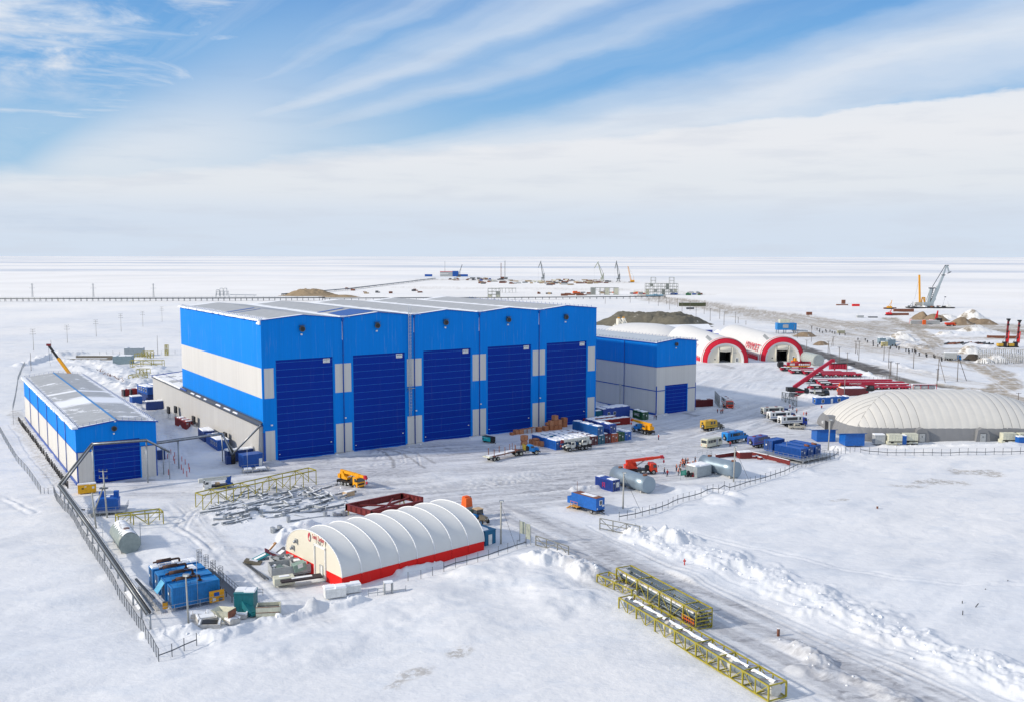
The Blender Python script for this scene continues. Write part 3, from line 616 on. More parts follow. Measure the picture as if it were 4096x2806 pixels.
# ---------------------------------------------------------------- fabric and inflated shelters
def fabric(name, col, pitch=None, ax='y', rough=.55, seamcol=.8):
    m = bpy.data.materials.new(name); m.use_nodes = True; t = NT(m.node_tree); b = t.n['Principled BSDF']; co = t.node('ShaderNodeTexCoord').outputs['Object']
    n = t.noise(co, .35, 6, .65); c = t.mix(n, tuple(v*.9 for v in col), tuple(min(1, v*1.07) for v in col))
    st = t.noise(t.vm('MULTIPLY', co, (1.2, 1.2, .12)), 1., 5, .7); c = t.mix(t.m('MULTIPLY', t.ss(st, .6, .8), .16), c, (.45, .42, .36))
    t.put(b.inputs['Base Color'], c); b.inputs['Roughness'].default_value = rough; b.inputs['Specular IOR Level'].default_value = .3
    MATS[name] = m; return m
FW = fabric('white_pvc', (.66, .67, .66)); FR_ = fabric('red_pvc', (.70, .008, .006)); FC = fabric('cream_pvc', (.72, .68, .57)); FIN = fabric('inflated_white', (.67, .67, .665)); FINR = fabric('inflated_red', (.60, .01, .035)); FD = fabric('dome_white', (.64, .625, .585)); FG = fabric('dome_grey', (.22, .225, .235))
ta, tb = Vector((-41.61, 166.86, 0)), Vector((-28.6, 152.02, 0)); tc = (ta+tb)/2
tw = (tb-ta).length/2; tl = 31.0
tent = root('fabric_tent', tc, A(ta, tb), 'white arched fabric tent with a red skirt and company lettering on its end', 'tent')
def arch(f):   # f in 0..1 from left foot to right foot: (x, z)
    a = math.pi*(1-f); return tw*math.cos(a)*(1 if True else 0), 1.75+5.75*math.sin(a)**.86
N = 36; NB = 8; SUB = 6; m = MB(); vs = []
for j in range(NB*SUB+1):
    u = (j % SUB)/SUB; sag = math.sin(math.pi*u)*.24
    for i in range(N+1):
        x, z = arch(i/N); r = 1-sag/8.*(math.sin(math.pi*i/N)**.4); vs.append((x*r, j*tl/(NB*SUB), 1.75+(z-1.75)*r))
m.add(vs, [(j*(N+1)+i, j*(N+1)+i+1, (j+1)*(N+1)+i+1, (j+1)*(N+1)+i) for j in range(NB*SUB) for i in range(N)], FW, True)
m.build('canopy', tent)
m = MB()
for sx in (-1, 1):
    for k in range(NB): m.b2((sx*(tw-.02), k*tl/NB+.03, -.3), (sx*(tw+.05), (k+1)*tl/NB-.03, 1.78), FR_)
m.b2((-tw, tl-.05, -.3), (tw, tl, 1.78), FR_)
for x0, x1 in ((-tw, 1.0), (4.5, tw)): m.b2((x0, -.02, -.3), (x1, .05, 1.78), FR_)
m.build('skirt', tent)
for yy, nm in ((.0, 'end_wall'), (tl, 'end_wall')):
    m = MB(); poly = [arch(i/N) for i in range(N+1)]
    if yy == 0:
        pts = [(1.0, 1.78), (1.0, 5.3), (4.5, 5.3), (4.5, 1.78)]
        m.prism([(-tw, 1.78)]+[q for q in poly if q[0] < 1.0]+[(1.0, 5.3), (1., 1.78)], yy, yy+.06, FC); m.prism([(4.5, 1.78), (4.5, 5.3)]+[q for q in poly if q[0] > 4.5]+[(tw, 1.78)], yy, yy+.06, FC)
        m.prism([(1., 5.3)]+[(1.0, arch(.5+math.asin(1./tw)/math.pi)[1])]+[q for q in poly if 1.0 < q[0] < 4.5]+[(4.5, arch(.5+math.asin(4.5/tw)/math.pi)[1]), (4.5, 5.3)], yy, yy+.06, FC)
    else: m.prism(poly, yy, yy+.06, FC)
    m.build(nm, tent)
m = MB()
for k in range(NB+1):
    pts = [(arch(i/N)[0]*1.004, k*tl/NB, arch(i/N)[1]*1.004) for i in range(N+1)]; m.path(pts, .09, SNOW, 5)
m.build('arch_rib', tent)
m = MB(); m.b2((1., -.0, 0), (4.5, .1, 5.2), FC); m.b2((.8, -.22, 0), (1., .1, 5.6), WHITE); m.b2((4.5, -.22, 0), (4.7, .1, 5.6), WHITE); m.b2((.8, -.22, 5.3), (4.7, .1, 5.75), WHITE); dr = m.build('door', tent)
m = MB()
for q in (((2.6, -.12, 0), (2.68, 0, 2.3)), ((3.55, -.12, 0), (3.63, 0, 2.3)), ((2.6, -.12, 2.25), (3.63, 0, 2.33))): m.b2(*q, GREY)
m.b2((2.68, -.04, 0), (3.55, 0, 2.25), WHITE); m.build('wicket_door', dr)
for x, z in ((-5.6, 4.6), (-6.9, 3.1)):
    m = MB(); m.box((x, -.15, z), (.75, .3, .75), GREY); m.tube((x, -.3, z), (x-.1, -.7, z-.2), .25, STEEL, 10); m.build('air_vent', tent)
LR = mat('logo_red', (.52, .03, .06), .6, var=.05); LD = mat('logo_dark', (.16, .16, .17), .6)
text('South Tambey', 1.15, 'lettering', tent, LR, (2.15, -.03, 7.05-.3), (R(90), 0, 0), .01, .62)
text('LNG', 1.25, 'lettering', tent, LD, (2.5, -.03, 5.98), (R(90), 0, 0), .01, .95)
m = MB(); cx, cz = -.9, 6.35
m.add([(cx+.62*math.cos(a)-(.25 if math.cos(a) > 0 else 0)*math.cos(a), -.03, cz+.85*math.sin(a)) for a in [R(60+i*15) for i in range(15)]], [tuple(range(15))], LR)
m.add([(cx+.08, -.035, cz+.75), (cx+.45, -.035, cz+.5), (cx+.55, -.035, cz-.1), (cx+.3, -.035, cz-.8), (cx+.0, -.035, cz-.55), (cx+.22, -.035, cz)], [(0, 1, 2, 3, 4, 5)], LD)
m.add([(cx-.35, -.04, cz-.35), (cx+.05, -.04, cz+.35), (cx+.2, -.04, cz-.3), (cx, -.04, cz-.6)], [(0, 1, 2, 3)], FC)
m.build('emblem', tent)
# inflated shelters
def inflat(x0, y0, rz, w, L, h, label, letters):
    t_ = root('inflatable_hangar', (x0, y0, 0), rz, label, 'inflatable hangar', 'inflated arch hangars')
    N = 40; nb = 50; SUB = 4; vs = []; m = MB(); r = w/2
    def pf(i, s=1.): a = math.pi*(1-i/N); q = math.sin(a); return (r*math.cos(a)*(1+.06*q)*s, (h*q**.92)*s)
    for j in range(nb*SUB+1):
        y = j*L/(nb*SUB); b_ = 1-.028*(1-abs(math.sin(math.pi*(j % SUB)/SUB)))
        if y < 4.5: b_ = 1.03-.02*((y-2.2)/2.2)**2
        if y > L-8: b_ *= math.sqrt(max(.0, 1-((y-L+8)/8.6)**2))
        vs += [(pf(i)[0]*b_, y, pf(i)[1]*b_) for i in range(N+1)]
    fs = [(j*(N+1)+i, j*(N+1)+i+1, (j+1)*(N+1)+i+1, (j+1)*(N+1)+i) for j in range(nb*SUB) for i in range(N)]
    m.add(vs, fs, FIN, True)
    m.build('hull', t_)
    m = MB(); vs = []                                                    # red stripe along the foot and round the arch
    for sx in (-1, 1): m.box((sx*(r+.12), L/2+2, .95), (.45, L-8, 2.0), FINR); m.box((sx*(r+.2), L/2+2, 2.25), (.3, L-8, .12), FIN); m.box((sx*(r+.16), L/2+2, 2.5), (.3, L-8, .18), FINR)
    m.build('foot_stripe', t_)
    m = MB(); vs = []; K_ = 48
    def rim(a, s, y): q = math.sin(a); return (r*math.cos(a)*(1+.06*q)*s, y, h*q**.92*s)
    def band(s0, y0_, s1, y1_, mt):
        vs = []
        for i in range(K_+1): a = math.pi*i/K_; vs += [rim(a, s0, y0_), rim(a, s1, y1_)]
        m.add(vs, [(2*i, 2*i+2, 2*i+3, 2*i+1) for i in range(K_)], mt, True)
    band(.70, .25, .735, -.15, FIN); band(.735, -.15, .80, -.35, FIN); band(.80, -.40, .97, -.10, FINR); band(.97, -.10, 1.0, .45, FINR); band(1.0, .45, 1.02, .9, FIN); band(1.025, .9, 1.035, 1.5, FINR); band(1.035, 1.5, 1.03, 4., FIN)
    m.build('front_arch', t_)
    m = MB(); q = [rim(math.pi*i/K_, .705, 0)[::2] for i in range(K_+1)]; dw = w*.14
    m.prism([(-r*.7, 0)]+[p for p in q if p[0] < -dw][::-1]+[(-dw, 0)], .3, .45, FC); m.prism([(dw, 0)]+[p for p in q if p[0] > dw][::-1]+[(r*.7, 0)], .3, .45, FC)
    zc = rim(math.acos(min(1, dw/r/.7)), .705, 0)[2]
    m.prism([(-dw, h*.64)]+[(-dw, zc)]+[p for p in q if abs(p[0]) < dw][::-1]+[(dw, zc), (dw, h*.64)], .3, .45, FC)
    m.tube((-dw-.25, .2, 0), (-dw-.25, .2, h*.62), .3, FC, 8); m.tube((dw+.25, .2, 0), (dw+.25, .2, h*.62), .3, FC, 8)
    for sx in (-1, 1): m.beam((sx*dw, .38, h*.25), (sx*dw, 2.6, h*.25), .5, h*.5, FC)
    m.build('end_wall', t_)
    m = MB(); m.b2((-dw, 12., 0), (dw, 12.2, h*.62), BLACK); m.b2((-dw-.1, .5, 0), (-dw, 12, h*.62), BLACK); m.b2((dw, .5, 0), (dw+.1, 12, h*.62), BLACK); m.b2((-dw, .5, h*.6), (dw, 12, h*.62), BLACK); m.b2((-dw, .5, .03), (dw, 12, .06), DSTEEL); m.build('door_opening', t_)
    m = MB(); vs = []
    for j in range(7):
        for i in range(9): vs.append((-dw*.93+dw*1.86*i/8, .35-.9*math.sin(math.pi*j/6)*(1-((i-4)/5)**2), h*.44+h*.22*j/6+.3*abs(i-4)/4*(1-j/6)))
    m.add(vs, [(j*9+i, j*9+i+1, (j+1)*9+i+1, (j+1)*9+i) for j in range(6) for i in range(8)], FC, True); m.box((0, -.35, h*.47), (dw*1.1, .03, .12), GREY); m.build('rolled_curtain', t_)
    m = MB(); dx = dw+2.0; m.b2((dx, .2, 0), (dx+1.4, .3, 2.9), WHITE); m.b2((dx+.35, .15, .6), (dx+1.05, .2, 2.5), GLASS); m.build('side_door', t_)
    m = MB(); m.tube((-dw-2.2, .28, 1.9), (-dw-2.2, .2, 1.9), .35, BLACK, 12); m.box((dw+1.6, .2, h*.42), (1.6, .05, .28), GREY); m.build('port', t_)
    text('MAMMOET', 5.6, 'lettering', t_, FINR, (-r*1.0, letters, h*.50), (R(90-22), 0, R(-90)), .03, .92)
    m = MB(); m.beam((-r*.55, 5, h*.88), (-r*.75, 5.6, h*1.05), 1.1, 1.6, GREY); m.beam((-r*.6, 5, h*.8), (-r*.6, 5, h*.95), .2, .2, STEEL); m.build('roof_vent', t_)
    return t_
inflat(112.5, 487, R(2), 24.2, 102, 12.9, 'white inflated arch hangar with red front arch, directly behind the narrow hangar', 30)
inflat(144.7, 494.6, R(2.5), 23.4, 98, 12.9, 'white inflated arch hangar with red front arch and large red lettering, the right hand one', 16)
m = MB(); N = 32; vs = []                                                  # plain white inflated hall farther back
for j in range(33):
    u = -1+2*j/32
    for i in range(N+1): a = math.pi*i/N; s = max(0., 1-abs(u)**2.6)**.5; vs.append((17*math.cos(a)*s**.5, u*30, 10.5*math.sin(a)*s))
m.add(vs, [(j*(N+1)+i, j*(N+1)+i+1, (j+1)*(N+1)+i+1, (j+1)*(N+1)+i) for j in range(32) for i in range(N)], FIN, True)
o = m.build('inflatable_hall', None, (90, 632, 0), R(62)); tag(o, 'plain white inflated hall with rounded ends, seen over the narrow hangar roof', 'inflatable hall')
def shelter(c, rz, w, L, h, label):
    r_ = root('frame_tent', c, rz, label, 'tent', 'tents behind the inflated hangars'); m = MB(); m.prism([(-w/2, h*.55), (0, h), (w/2, h*.55), (w/2, h*.5), (-w/2, h*.5)], 0, L, SNOW); m.build('roof', r_)
    m = MB(); m.prism([(-w/2+.1, 0), (w/2-.1, 0), (w/2-.1, h*.5), (0, h*.97), (-w/2+.1, h*.5)], .2, L-.2, mat('tent_blue', (.03, .05, .36), .6)); m.build('wall', r_)
shelter((104, 655, 0), R(-75), 14, 38, 7.5, 'blue walled frame tent with a white roof behind the left inflated hangar')
shelter((142, 640, 0), R(-75), 12, 30, 5.6, 'blue frame tent between the two inflated hangars')
# ---------------------------------------------------------------- air supported dome on the right
CX, CY, HX, HY, HH = 137., 296.5, 34.5, 18.2, 13.0
dome = root('air_dome', (CX, CY, 0), 0, 'huge ribbed air supported dome, white above and dark grey round the foot', 'air dome')
m = MB(); NX, NY = 420, 150; vs = []
def dz(x, y):
    u, v = min(1, abs(x/HX)), min(1, abs(y/HY))
    return HH*(1-u**3.0)**.52*(1-v**2.25)**.55
for j in range(NY+1):
    for i in range(NX+1):
        a = -1+2*i/NX; b_ = -1+2*j/NY; x = HX*math.sin(a*math.pi/2); y = HY*math.sin(b_*math.pi/2)
        ex, ey = HX-abs(x), HY-abs(y); cap = ex < ey*1.0
        q = (y if cap else x)/2.55; ph = abs(math.sin(math.pi*q)); z = dz(x, y)
        bulge = .15*(ph**.6)*min(1, z/2)
        # footprint corners pulled in
        k = 1-.10*(abs(x/HX)**6)*(abs(y/HY)**6)
        vs.append((x*k*(1+.006*ph), y*k, z+bulge*.7 if z > .3 else z))
fs = [(j*(NX+1)+i, j*(NX+1)+i+1, (j+1)*(NX+1)+i+1, (j+1)*(NX+1)+i) for j in range(NY) for i in range(NX)]
zc = lambda f: sum(vs[k][2] for k in f)/4
DS = mat('dome_seam', (.36, .35, .33), .7); SE = set()
for j in range(NY):
    for i in range(NX):
        x, y = HX*math.sin((-1+2*(i+.5)/NX)*math.pi/2), HY*math.sin((-1+2*(j+.5)/NY)*math.pi/2); cap = HX-abs(x) < HY-abs(y); q = (y if cap else x)/2.55; fr_ = abs(q-round(q))
        if fr_ < .032 or (abs((HX-abs(x))-(HY-abs(y))) < .12): SE.add(j*(NX+1)+i)
m.add(vs, [f for f in fs if zc(f) > 3.9 and f[0] not in SE], FD, True); m.add(vs, [f for f in fs if zc(f) > 3.9 and f[0] in SE], DS, True); up_ = len(m.f); m.add(vs, [f for f in fs if zc(f) <= 3.9], FG, True); m.build('membrane', dome)
for x in (-12.8, 5.6):
    m = MB(); m.prism([(x-2.2, 0), (x+2.2, 0), (x+2.0, 2.2), (x+1.2, 3.8), (x-.2, 4.3), (x-1.6, 3.6)], -HY-1.0, -HY+4, FG); m.build('door_hood', dome)
    m = MB(); m.b2((x-.9, -HY-1.12, 0), (x+.7, -HY-1.02, 2.6), GREY); m.b2((x-.3, -HY-1.16, 1.5), (x, -HY-1.12, 1.8), BLACK); m.b2((x-1., -HY-1.14, 2.6), (x+.8, -HY-1.0, 2.75), DSTEEL); m.build('door', dome)
m = MB(); m.prism([(-2.6, 0), (2.6, 0), (2.6, 3.4), (1.4, 4.8), (-1.4, 4.8), (-2.6, 3.4)], -HX-.8, -HX+6, FG, 'x'); m.build('entrance_hood', dome)
m = MB(); m.b2((-HX-.95, -1.3, 0), (-HX-.82, 1.3, 3.), BLACK); m.b2((-HX-1.1, 3.2, 1.6), (-HX-.2, 4.0, 2.4), WHITE); m.build('entrance', dome)
# ---------------------------------------------------------------- vehicles (x forward, origin on the ground under the rear axle)
def wheels(r_, xs, hw, rad, w=.35, rim=GREY):
    for x in xs:
        for s in (-1, 1):
            m = MB(); y = s*hw; m.tube((x, y-s*w, rad), (x, y, rad), rad, RUB, 14); m.tube((x, y-s*.05, rad), (x, y+s*.02, rad), rad*.52, rim, 10); m.tube((x, y, rad), (x, y+s*.06, rad), rad*.2, DSTEEL, 8); m.build('wheel', r_)
def place(front, rear, near, hw=1.2, back=0):
    """two wheel contact pixels on the near side -> origin under the rear axle, heading"""
    f, b = P(*front), P(*rear); h = A(b, f); s = 1 if near == 'R' else -1
    return Vector((b.x-math.sin(h)*hw*s, b.y+math.cos(h)*hw*s, 0)), h
def chassis(r_, L0, L1, z=.95, m_=BLACK, hw=.42):
    m = MB()
    for s in (-1, 1): m.b2((L0, s*hw-.08, z-.15), (L1, s*hw+.08, z+.15), m_)
    for k in range(int((L1-L0)/1.3)+1): m.b2((L0+k*1.3, -hw, z-.1), (L0+k*1.3+.12, hw, z+.1), m_)
    m.b2((L0-.1, -1.1, z-.2), (L0+.05, 1.1, z+.05), m_); m.build('chassis', r_)
    m = MB(); m.tube(((L0+L1)/2+.2, -.95, z-.1), ((L0+L1)/2+1.3, -.95, z-.1), .32, GREY, 10); m.build('fuel_tank', r_)
def cab_over(r_, x, col, h=2.0, z=.85, L=1.75, w=2.4, bumper=None):
    m = MB(); y = w/2; m.prism([(x, z), (x+L-.02, z), (x+L, z+.85), (x+L-.22, z+h-.1), (x+L-.45, z+h), (x+.05, z+h), (x, z+h-.1)], -y, y, col)
    m.b2((x+L-.9, -y-.05, z-.25), (x+L+.08, y+.05, z+.12), bumper or col); m.b2((x+L+.0, -y*.75, z+.2), (x+L+.03, y*.75, z+.6), BLACK); c = m.build('cab', r_)
    m = MB(); m.prism([(x+L+.015, z+.95), (x+L+.025, z+1.0), (x+L-.18, z+h-.15), (x+L-.2, z+h-.2)], -y*.9, y*.9, GLASS); m.build('windscreen', c)
    for s in (-1, 1):
        m = MB(); m.prism([(x+.65, z+.95), (x+L-.12, z+.95), (x+L-.32, z+h-.25), (x+.65, z+h-.25)], s*y-.01, s*(y+.015), GLASS); m.build('window', c)
        m = MB(); m.box((x+L+.15, s*(y+.2), z+1.35), (.08, .2, .5), BLACK); m.beam((x+L, s*y, z+1.55), (x+L+.15, s*(y+.2), z+1.55), .04, .04, BLACK); m.build('mirror', c)
        m = MB(); m.box((x+L+.09, s*y*.8, z-.02), (.04, .3, .2), GLOW); m.build('headlight', c)
    return c
def cab_bonnet(r_, x, col, w=2.2, z=1.0, hood=1.5, L=1.5, snout=BLACK):
    y = w/2; m = MB(); m.prism([(x, z), (x+L, z), (x+L+.12, z+.95), (x+L-.15, z+1.62), (x+L-.35, z+1.72), (x+.1, z+1.72), (x, z+1.6)], -y*.93, y*.93, col)
    m.prism([(x+L, z+.0), (x+L+hood, z+.0), (x+L+hood+.05, z+.72), (x+L+hood-.1, z+.86), (x+L+.1, z+1.0)], -y*.52, y*.52, col)
    for s in (-1, 1):                                                       # flat winged mudguards
        xx = x+L+hood*.62; pts = [(xx-1.0, z-.15), (xx-.75, z+.42), (xx-.45, z+.52), (xx+.55, z+.52), (xx+.9, z+.30), (xx+.9, z+.20), (xx+.5, z+.42), (xx-.4, z+.42), (xx-.68, z+.3), (xx-.9, z-.15)]
        m.prism(pts, s*y*.5, s*y*1.12, col)
    c = m.build('cab', r_)
    m = MB(); m.b2((x+L+hood+.02, -y*.5, z+.05), (x+L+hood+.1, y*.5, z+.68), snout); m.build('grille', c); m = MB(); m.b2((x+L+hood+.2, -y*1.1, z-.4), (x+L+hood+.4, y*1.1, z-.12), snout); m.build('bumper', r_)
    m = MB(); m.prism([(x+L+.10, z+1.03), (x+L+.16, z+1.03), (x+L-.10, z+1.58), (x+L-.15, z+1.58)], -y*.84, y*.84, GLASS); m.build('windscreen', c)
    for s in (-1, 1):
        m = MB(); m.prism([(x+.5, z+.95), (x+L, z+.95), (x+L-.2, z+1.52), (x+.5, z+1.52)], s*y*.92, s*y*.945, GLASS); m.build('window', c)
        m = MB(); m.tube((x+L+hood+.0, s*y*.8, z+.2), (x+L+hood+.14, s*y*.8, z+.2), .14, GLOW, 10); m.build('headlight', c)
    return c
def boomed(r_, piv, tip, col, w=.62, head=None, hook=True, ram=None, inner=None):
    p, q = Vector(piv), Vector(tip); d = (q-p).normalized(); L = (q-p).length
    m = MB(); m.beam(p-d*.8, p+d*L*.72, w, w*1.15, col); m.beam(p+d*L*.70, p+d*L*.93, w*.82, w*.95, inner or col); m.beam(p+d*L*.5, p+d*L*.53, w*1.15, w*1.3, col); b = m.build('boom', r_)
    m = MB(); m.beam(p+d*L*.92, q, w*.95, w*1.3, head or DRED); m.tube(q+Vector((0, -w*.45, -.2)), q+Vector((0, w*.45, -.2)), .28, head or DRED, 10); m.build('boom_head', b)
    if hook:
        m = MB(); m.box(q+d*.2+Vector((0, 0, -1.25)), (.35, .3, .6), head or DRED); m.beam(q+d*.2, q+d*.2+Vector((0, 0, -1.0)), .05, .05, BLACK); m.tube(q+d*.2+Vector((0, 0, -1.5)), q+d*.2+Vector((0, 0, -1.75)), .08, BLACK, 6); m.build('hook_block', b)
    if ram: m = MB(); m.tube(ram[0], ram[1], .16, STEEL, 8); m.build('lift_ram', r_)
def crane_truck(name, loc, h, label, cabf, body, boomcol, deck, axles=(-.7, .7, 4.6), cabin_side=1, tip=(8.0, 0, 3.0), piv=(-1.6, 0, 3.3), wh=.62, head=None, ccab=None, spare=True, baskets=False):
    r_ = root(name, loc, h, label, 'crane truck'); chassis(r_, -2.6, 5.2); cabf(r_); wheels(r_, axles, 1.25, wh)
    m = MB(); m.b2((-2.7, -1.2, 1.1), (3.2, 1.2, 1.3), deck); m.b2((-2.6, -1.2, .75), (-1.7, 1.2, 1.1), deck); m.b2((2.0, -1.15, .7), (2.9, 1.15, 1.1), deck); m.build('deck', r_)
    for x in (-2.3, 2.6):
        for s in (-1, 1): m = MB(); m.b2((x-.15, s*1.2, .6), (x+.15, s*1.42, 1.15), deck); m.tube((x, s*1.36, .25), (x, s*1.36, .7), .09, STEEL, 6); m.tube((x, s*1.36, .2), (x, s*1.36, .26), .22, DSTEEL, 8); m.build('outrigger', r_)
    m = MB(); m.tube((-.6, 0, 1.3), (-.6, 0, 1.55), .75, deck, 16); m.prism([(-2.3, 1.55), (.6, 1.55), (.6, 1.95), (-.4, 2.3), (-1.2, 3.5), (-2.0, 3.5), (-2.4, 2.6)], -.55, .55, boomcol); m.box((-2.3, 0, 2.15), (.9, 1.7, 1.0), boomcol); m.build('turntable', r_)
    m = MB(); s = cabin_side; m.prism([(-.9, 1.55), (.7, 1.55), (.75, 2.3), (.45, 3.0), (-.75, 3.0), (-.9, 2.9)], s*.55, s*1.25, ccab or boomcol); cc = m.build('operator_cab', r_)
    m = MB(); m.prism([(-.7, 2.25), (.72, 2.25), (.45, 2.9), (-.7, 2.9)], s*1.24, s*1.27, GLASS); m.build('window', cc)
    boomed(r_, piv, tip, boomcol, .62, head, True, ((.3, 0, 2.1), (2.6, 0, (piv[2]+(tip[2]-piv[2])*4.2/9.6)-.3)))
    m = MB(); m.tube((-1.9, -.5, 2.55), (-1.9, .5, 2.55), .38, BLACK, 12); m.build('winch', r_)
    if spare: m = MB(); m.tube((3.0, -.9, 1.95), (3.0, -.55, 1.95), .6, RUB, 14); m.build('spare_wheel', r_)
    m = MB(); m.b2((3.0, .1, 1.3), (3.7, .9, 1.9), DSTEEL); m.b2((1.2, .5, 1.3), (1.9, 1.15, 1.6), STEEL); m.tube((3.75, .9, 1.0), (3.75, .9, 2.7), .07, BLACK, 6); m.build('equipment_box', r_)
    if baskets:
        m = MB()
        for z in (1.35, 1.9, 2.45):
            for a, b_ in (((-5.2, -1.1), (-2.9, -1.1)), ((-5.2, 1.1), (-2.9, 1.1)), ((-5.2, -1.1), (-5.2, 1.1))): m.beam((*a, z), (*b_, z), .05, .05, STEEL)
        for x in (-5.2, -4.4, -3.6, -2.9):
            for y in (-1.1, 1.1): m.beam((x, y, 1.3), (x, y, 2.45), .05, .05, STEEL)
        m.build('railing', r_)
    return r_
z4 = lambda x, y: (700+x/2.274, 1750+y/2.274); z6 = lambda x, y: (1700+x/2.274, 1650+y/2.274); zA = lambda x, y: (2380+x/4.19, 1720+y/4.19); zC = lambda x, y: (1900+x/5.533, 1640+y/5.533)
z7 = lambda x, y: (2500+x/2.8425, 1200+y/2.8425); zt = lambda x, y: (2600+x/2.8425, 1500+y/2.8425); z5 = lambda x, y: (1600+x/2.274, 1150+y/2.274); z1 = lambda x, y: (x/2.274, 1350+y/2.274); zR = lambda x, y: (3140+x/4.15, 1420+y/4.15)
z2 = lambda x, y: (x/2.274, 1950+y/2.274); zS = lambda x, y: (540+x/4.304, 2180+y/4.304); zL = lambda x, y: (x/2.582, 1040+y/2.582); zN = lambda x, y: (600+x/3.184, 1400+y/3.184); zQ = lambda x, y: (180+x/3.98, 1820+y/3.98)
YP = mat('crane_yellow', (.80, .36, .008), .4, dirt=.08); OB = mat('orange_red_paint', (.70, .045, .012), .42, dirt=.08); UW = mat('dirty_white_paint', (.56, .57, .53), .5, dirt=.25); UB = mat('cab_blue', (.012, .22, .60), .4, dirt=.08); OCH = mat('ochre_paint', (.56, .34, .035), .5, dirt=.1); PUR = mat('violet_blue_paint', (.05, .085, .34), .45, dirt=.1)
l, h = place(z4(1637, 466), z4(1532, 437), 'R'); crane_truck('crane_truck', l, h, 'bright yellow truck crane parked alone between the main hangar and the beam yard', lambda r_: cab_over(r_, 3.7, YP), YP, YP, BLACK, axles=(-.7, .7, 4.5), tip=(7.4, 0, 3.15), head=mat('pink_red_paint', (.5, .02, .04), .5))
l, h = place(z5(1535, 1492), z5(1677, 1474), 'L'); crane_truck('crane_truck', l, h, 'white bonneted truck crane in front of the snow covered blue container', lambda r_: cab_bonnet(r_, 2.9, UW), UW, UW, BLACK, axles=(-.7, .7, 5.0), tip=(7.2, 0, 3.0), cabin_side=1, head=DRED)
l, h = place(z7(75, 1485), z7(210, 1520), 'L'); crane_truck('crane_truck', l, h, 'truck crane with light blue cab and yellow boom beside the green container', lambda r_: cab_bonnet(r_, 2.9, UB), UB, YP, BLACK, axles=(-.7, .7, 5.0), tip=(7.6, 0, 3.4), cabin_side=1, head=OB)
l, h = place(zA(922, 738), zA(690, 748), 'R'); crane_truck('crane_truck', l, h, 'orange red truck crane parked behind the long silver tank', lambda r_: cab_over(r_, 3.9, OB), OB, OB, BLACK, axles=(-.7, .7, 4.7), tip=(7.6, 0, 4.3), piv=(-1.6, 0, 3.5), baskets=True, head=mat('pink_red_paint', (.5, .02, .04), .5))
# bucket lift lorry
l, h = place(z1(1910, 1388), z1(2062, 1372), 'L', 1.0); r_ = root('lift_truck', l, h, 'small white lorry with a folded aerial lift, parked by the yellow truss', 'lift truck')
chassis(r_, -1.6, 4.4, .75); cab_over(r_, 3.5, WHITE, 1.75, .6, 1.6, 2.0); wheels(r_, (0, 4.3), 1.0, .42, .3)
m = MB(); m.b2((-1.7, -1.0, .9), (3.2, 1.0, 1.05), BLACK); m.b2((-1.2, -.95, 1.05), (-.3, .95, 1.4), MIDB); m.b2((1.4, -.9, 1.05), (2.4, .3, 1.5), mat('tan', (.5, .36, .22), .8)); m.build('flatbed', r_)
m = MB(); m.prism([(-1.1, 1.4), (.1, 1.4), (-.2, 2.6), (-1.3, 2.9)], -.35, .35, MIDB); m.build('lift_column', r_)
m = MB(); m.beam((-1.2, 0, 2.85), (5.6, 0, 2.75), .35, .4, UW); m.beam((-.2, .3, 2.35), (4.8, .3, 2.4), .3, .35, UW); m.build('boom', r_); m = MB(); m.b2((5.2, -.6, 1.95), (6.3, .6, 2.9), UW); m.build('bucket', r_)
# log lorry and pole trailer
f_, b_ = zC(1372, 978), zC(972, 1008); l, h = place(f_, b_, 'R', 1.25); r_ = root('timber_lorry', l, h, 'bonneted blue lorry towing a long pole trailer in front of the third gate', 'lorry')
chassis(r_, -1.8, 5.6, 1.05, DSTEEL); cab_bonnet(r_, 3.2, UB); wheels(r_, (-.7, .7, 5.3), 1.25, .64, rim=CREAM)
m = MB(); m.b2((-1.6, -1.15, 1.35), (2.0, 1.15, 1.5), DSTEEL); m.b2((2.0, -1.15, 1.5), (2.1, 1.15, 3.0), YST); [m.b2((1.9, y, 1.5), (2.15, y+.12, 3.0), YST) for y in (-1.15, -.4, .35, 1.05)]; m.build('bolster', r_)
for x in (-1.2, 1.4):
    for s in (-1, 1): m = MB(); m.b2((x, s*1.15-.06, 1.5), (x+.12, s*1.15+.06, 3.4), BRN); m.build('stake', r_)
m = MB(); m.tube((2.6, -.9, 2.0), (2.6, -.55, 2.0), .62, RUB, 14); m.tube((2.6, .5, 1.2), (2.6, .5, 2.9), .07, BLACK, 6); m.build('spare_wheel', r_)
tb_ = P(*zC(478, 1118)); h2_ = A(tb_, P(*b_)); o = Vector((tb_.x-math.sin(h2_)*1.2, tb_.y+math.cos(h2_)*1.2, 0)); r_ = root('pole_trailer', o, h2_, 'long rusty pole trailer with upright stakes hitched behind the blue lorry', 'trailer')
DLn = (P(*b_)-tb_).length; wheels(r_, (-.7, .7), 1.2, .58, rim=CREAM); m = MB(); m.b2((-1.9, -1.1, .95), (.0, 1.1, 1.25), DSTEEL); m.prism([(-2.6, 1.25), (3.5, 1.25), (DLn+1., 1.5), (DLn+1., 1.65), (3.5, 1.5), (-2.6, 1.5)], -.9, .9, BRN); m.b2((-2.9, -1.25, 1.25), (-1.6, 1.25, 1.55), CREAM); m.build('frame', r_)
m = MB(); m.b2((-2.2, -.75, 1.5), (4.5, .75, 1.62), SNOW); m.b2((4.8, -.7, 1.55), (DLn-1, .7, 1.75), SNOW); m.build('snow_load', r_)
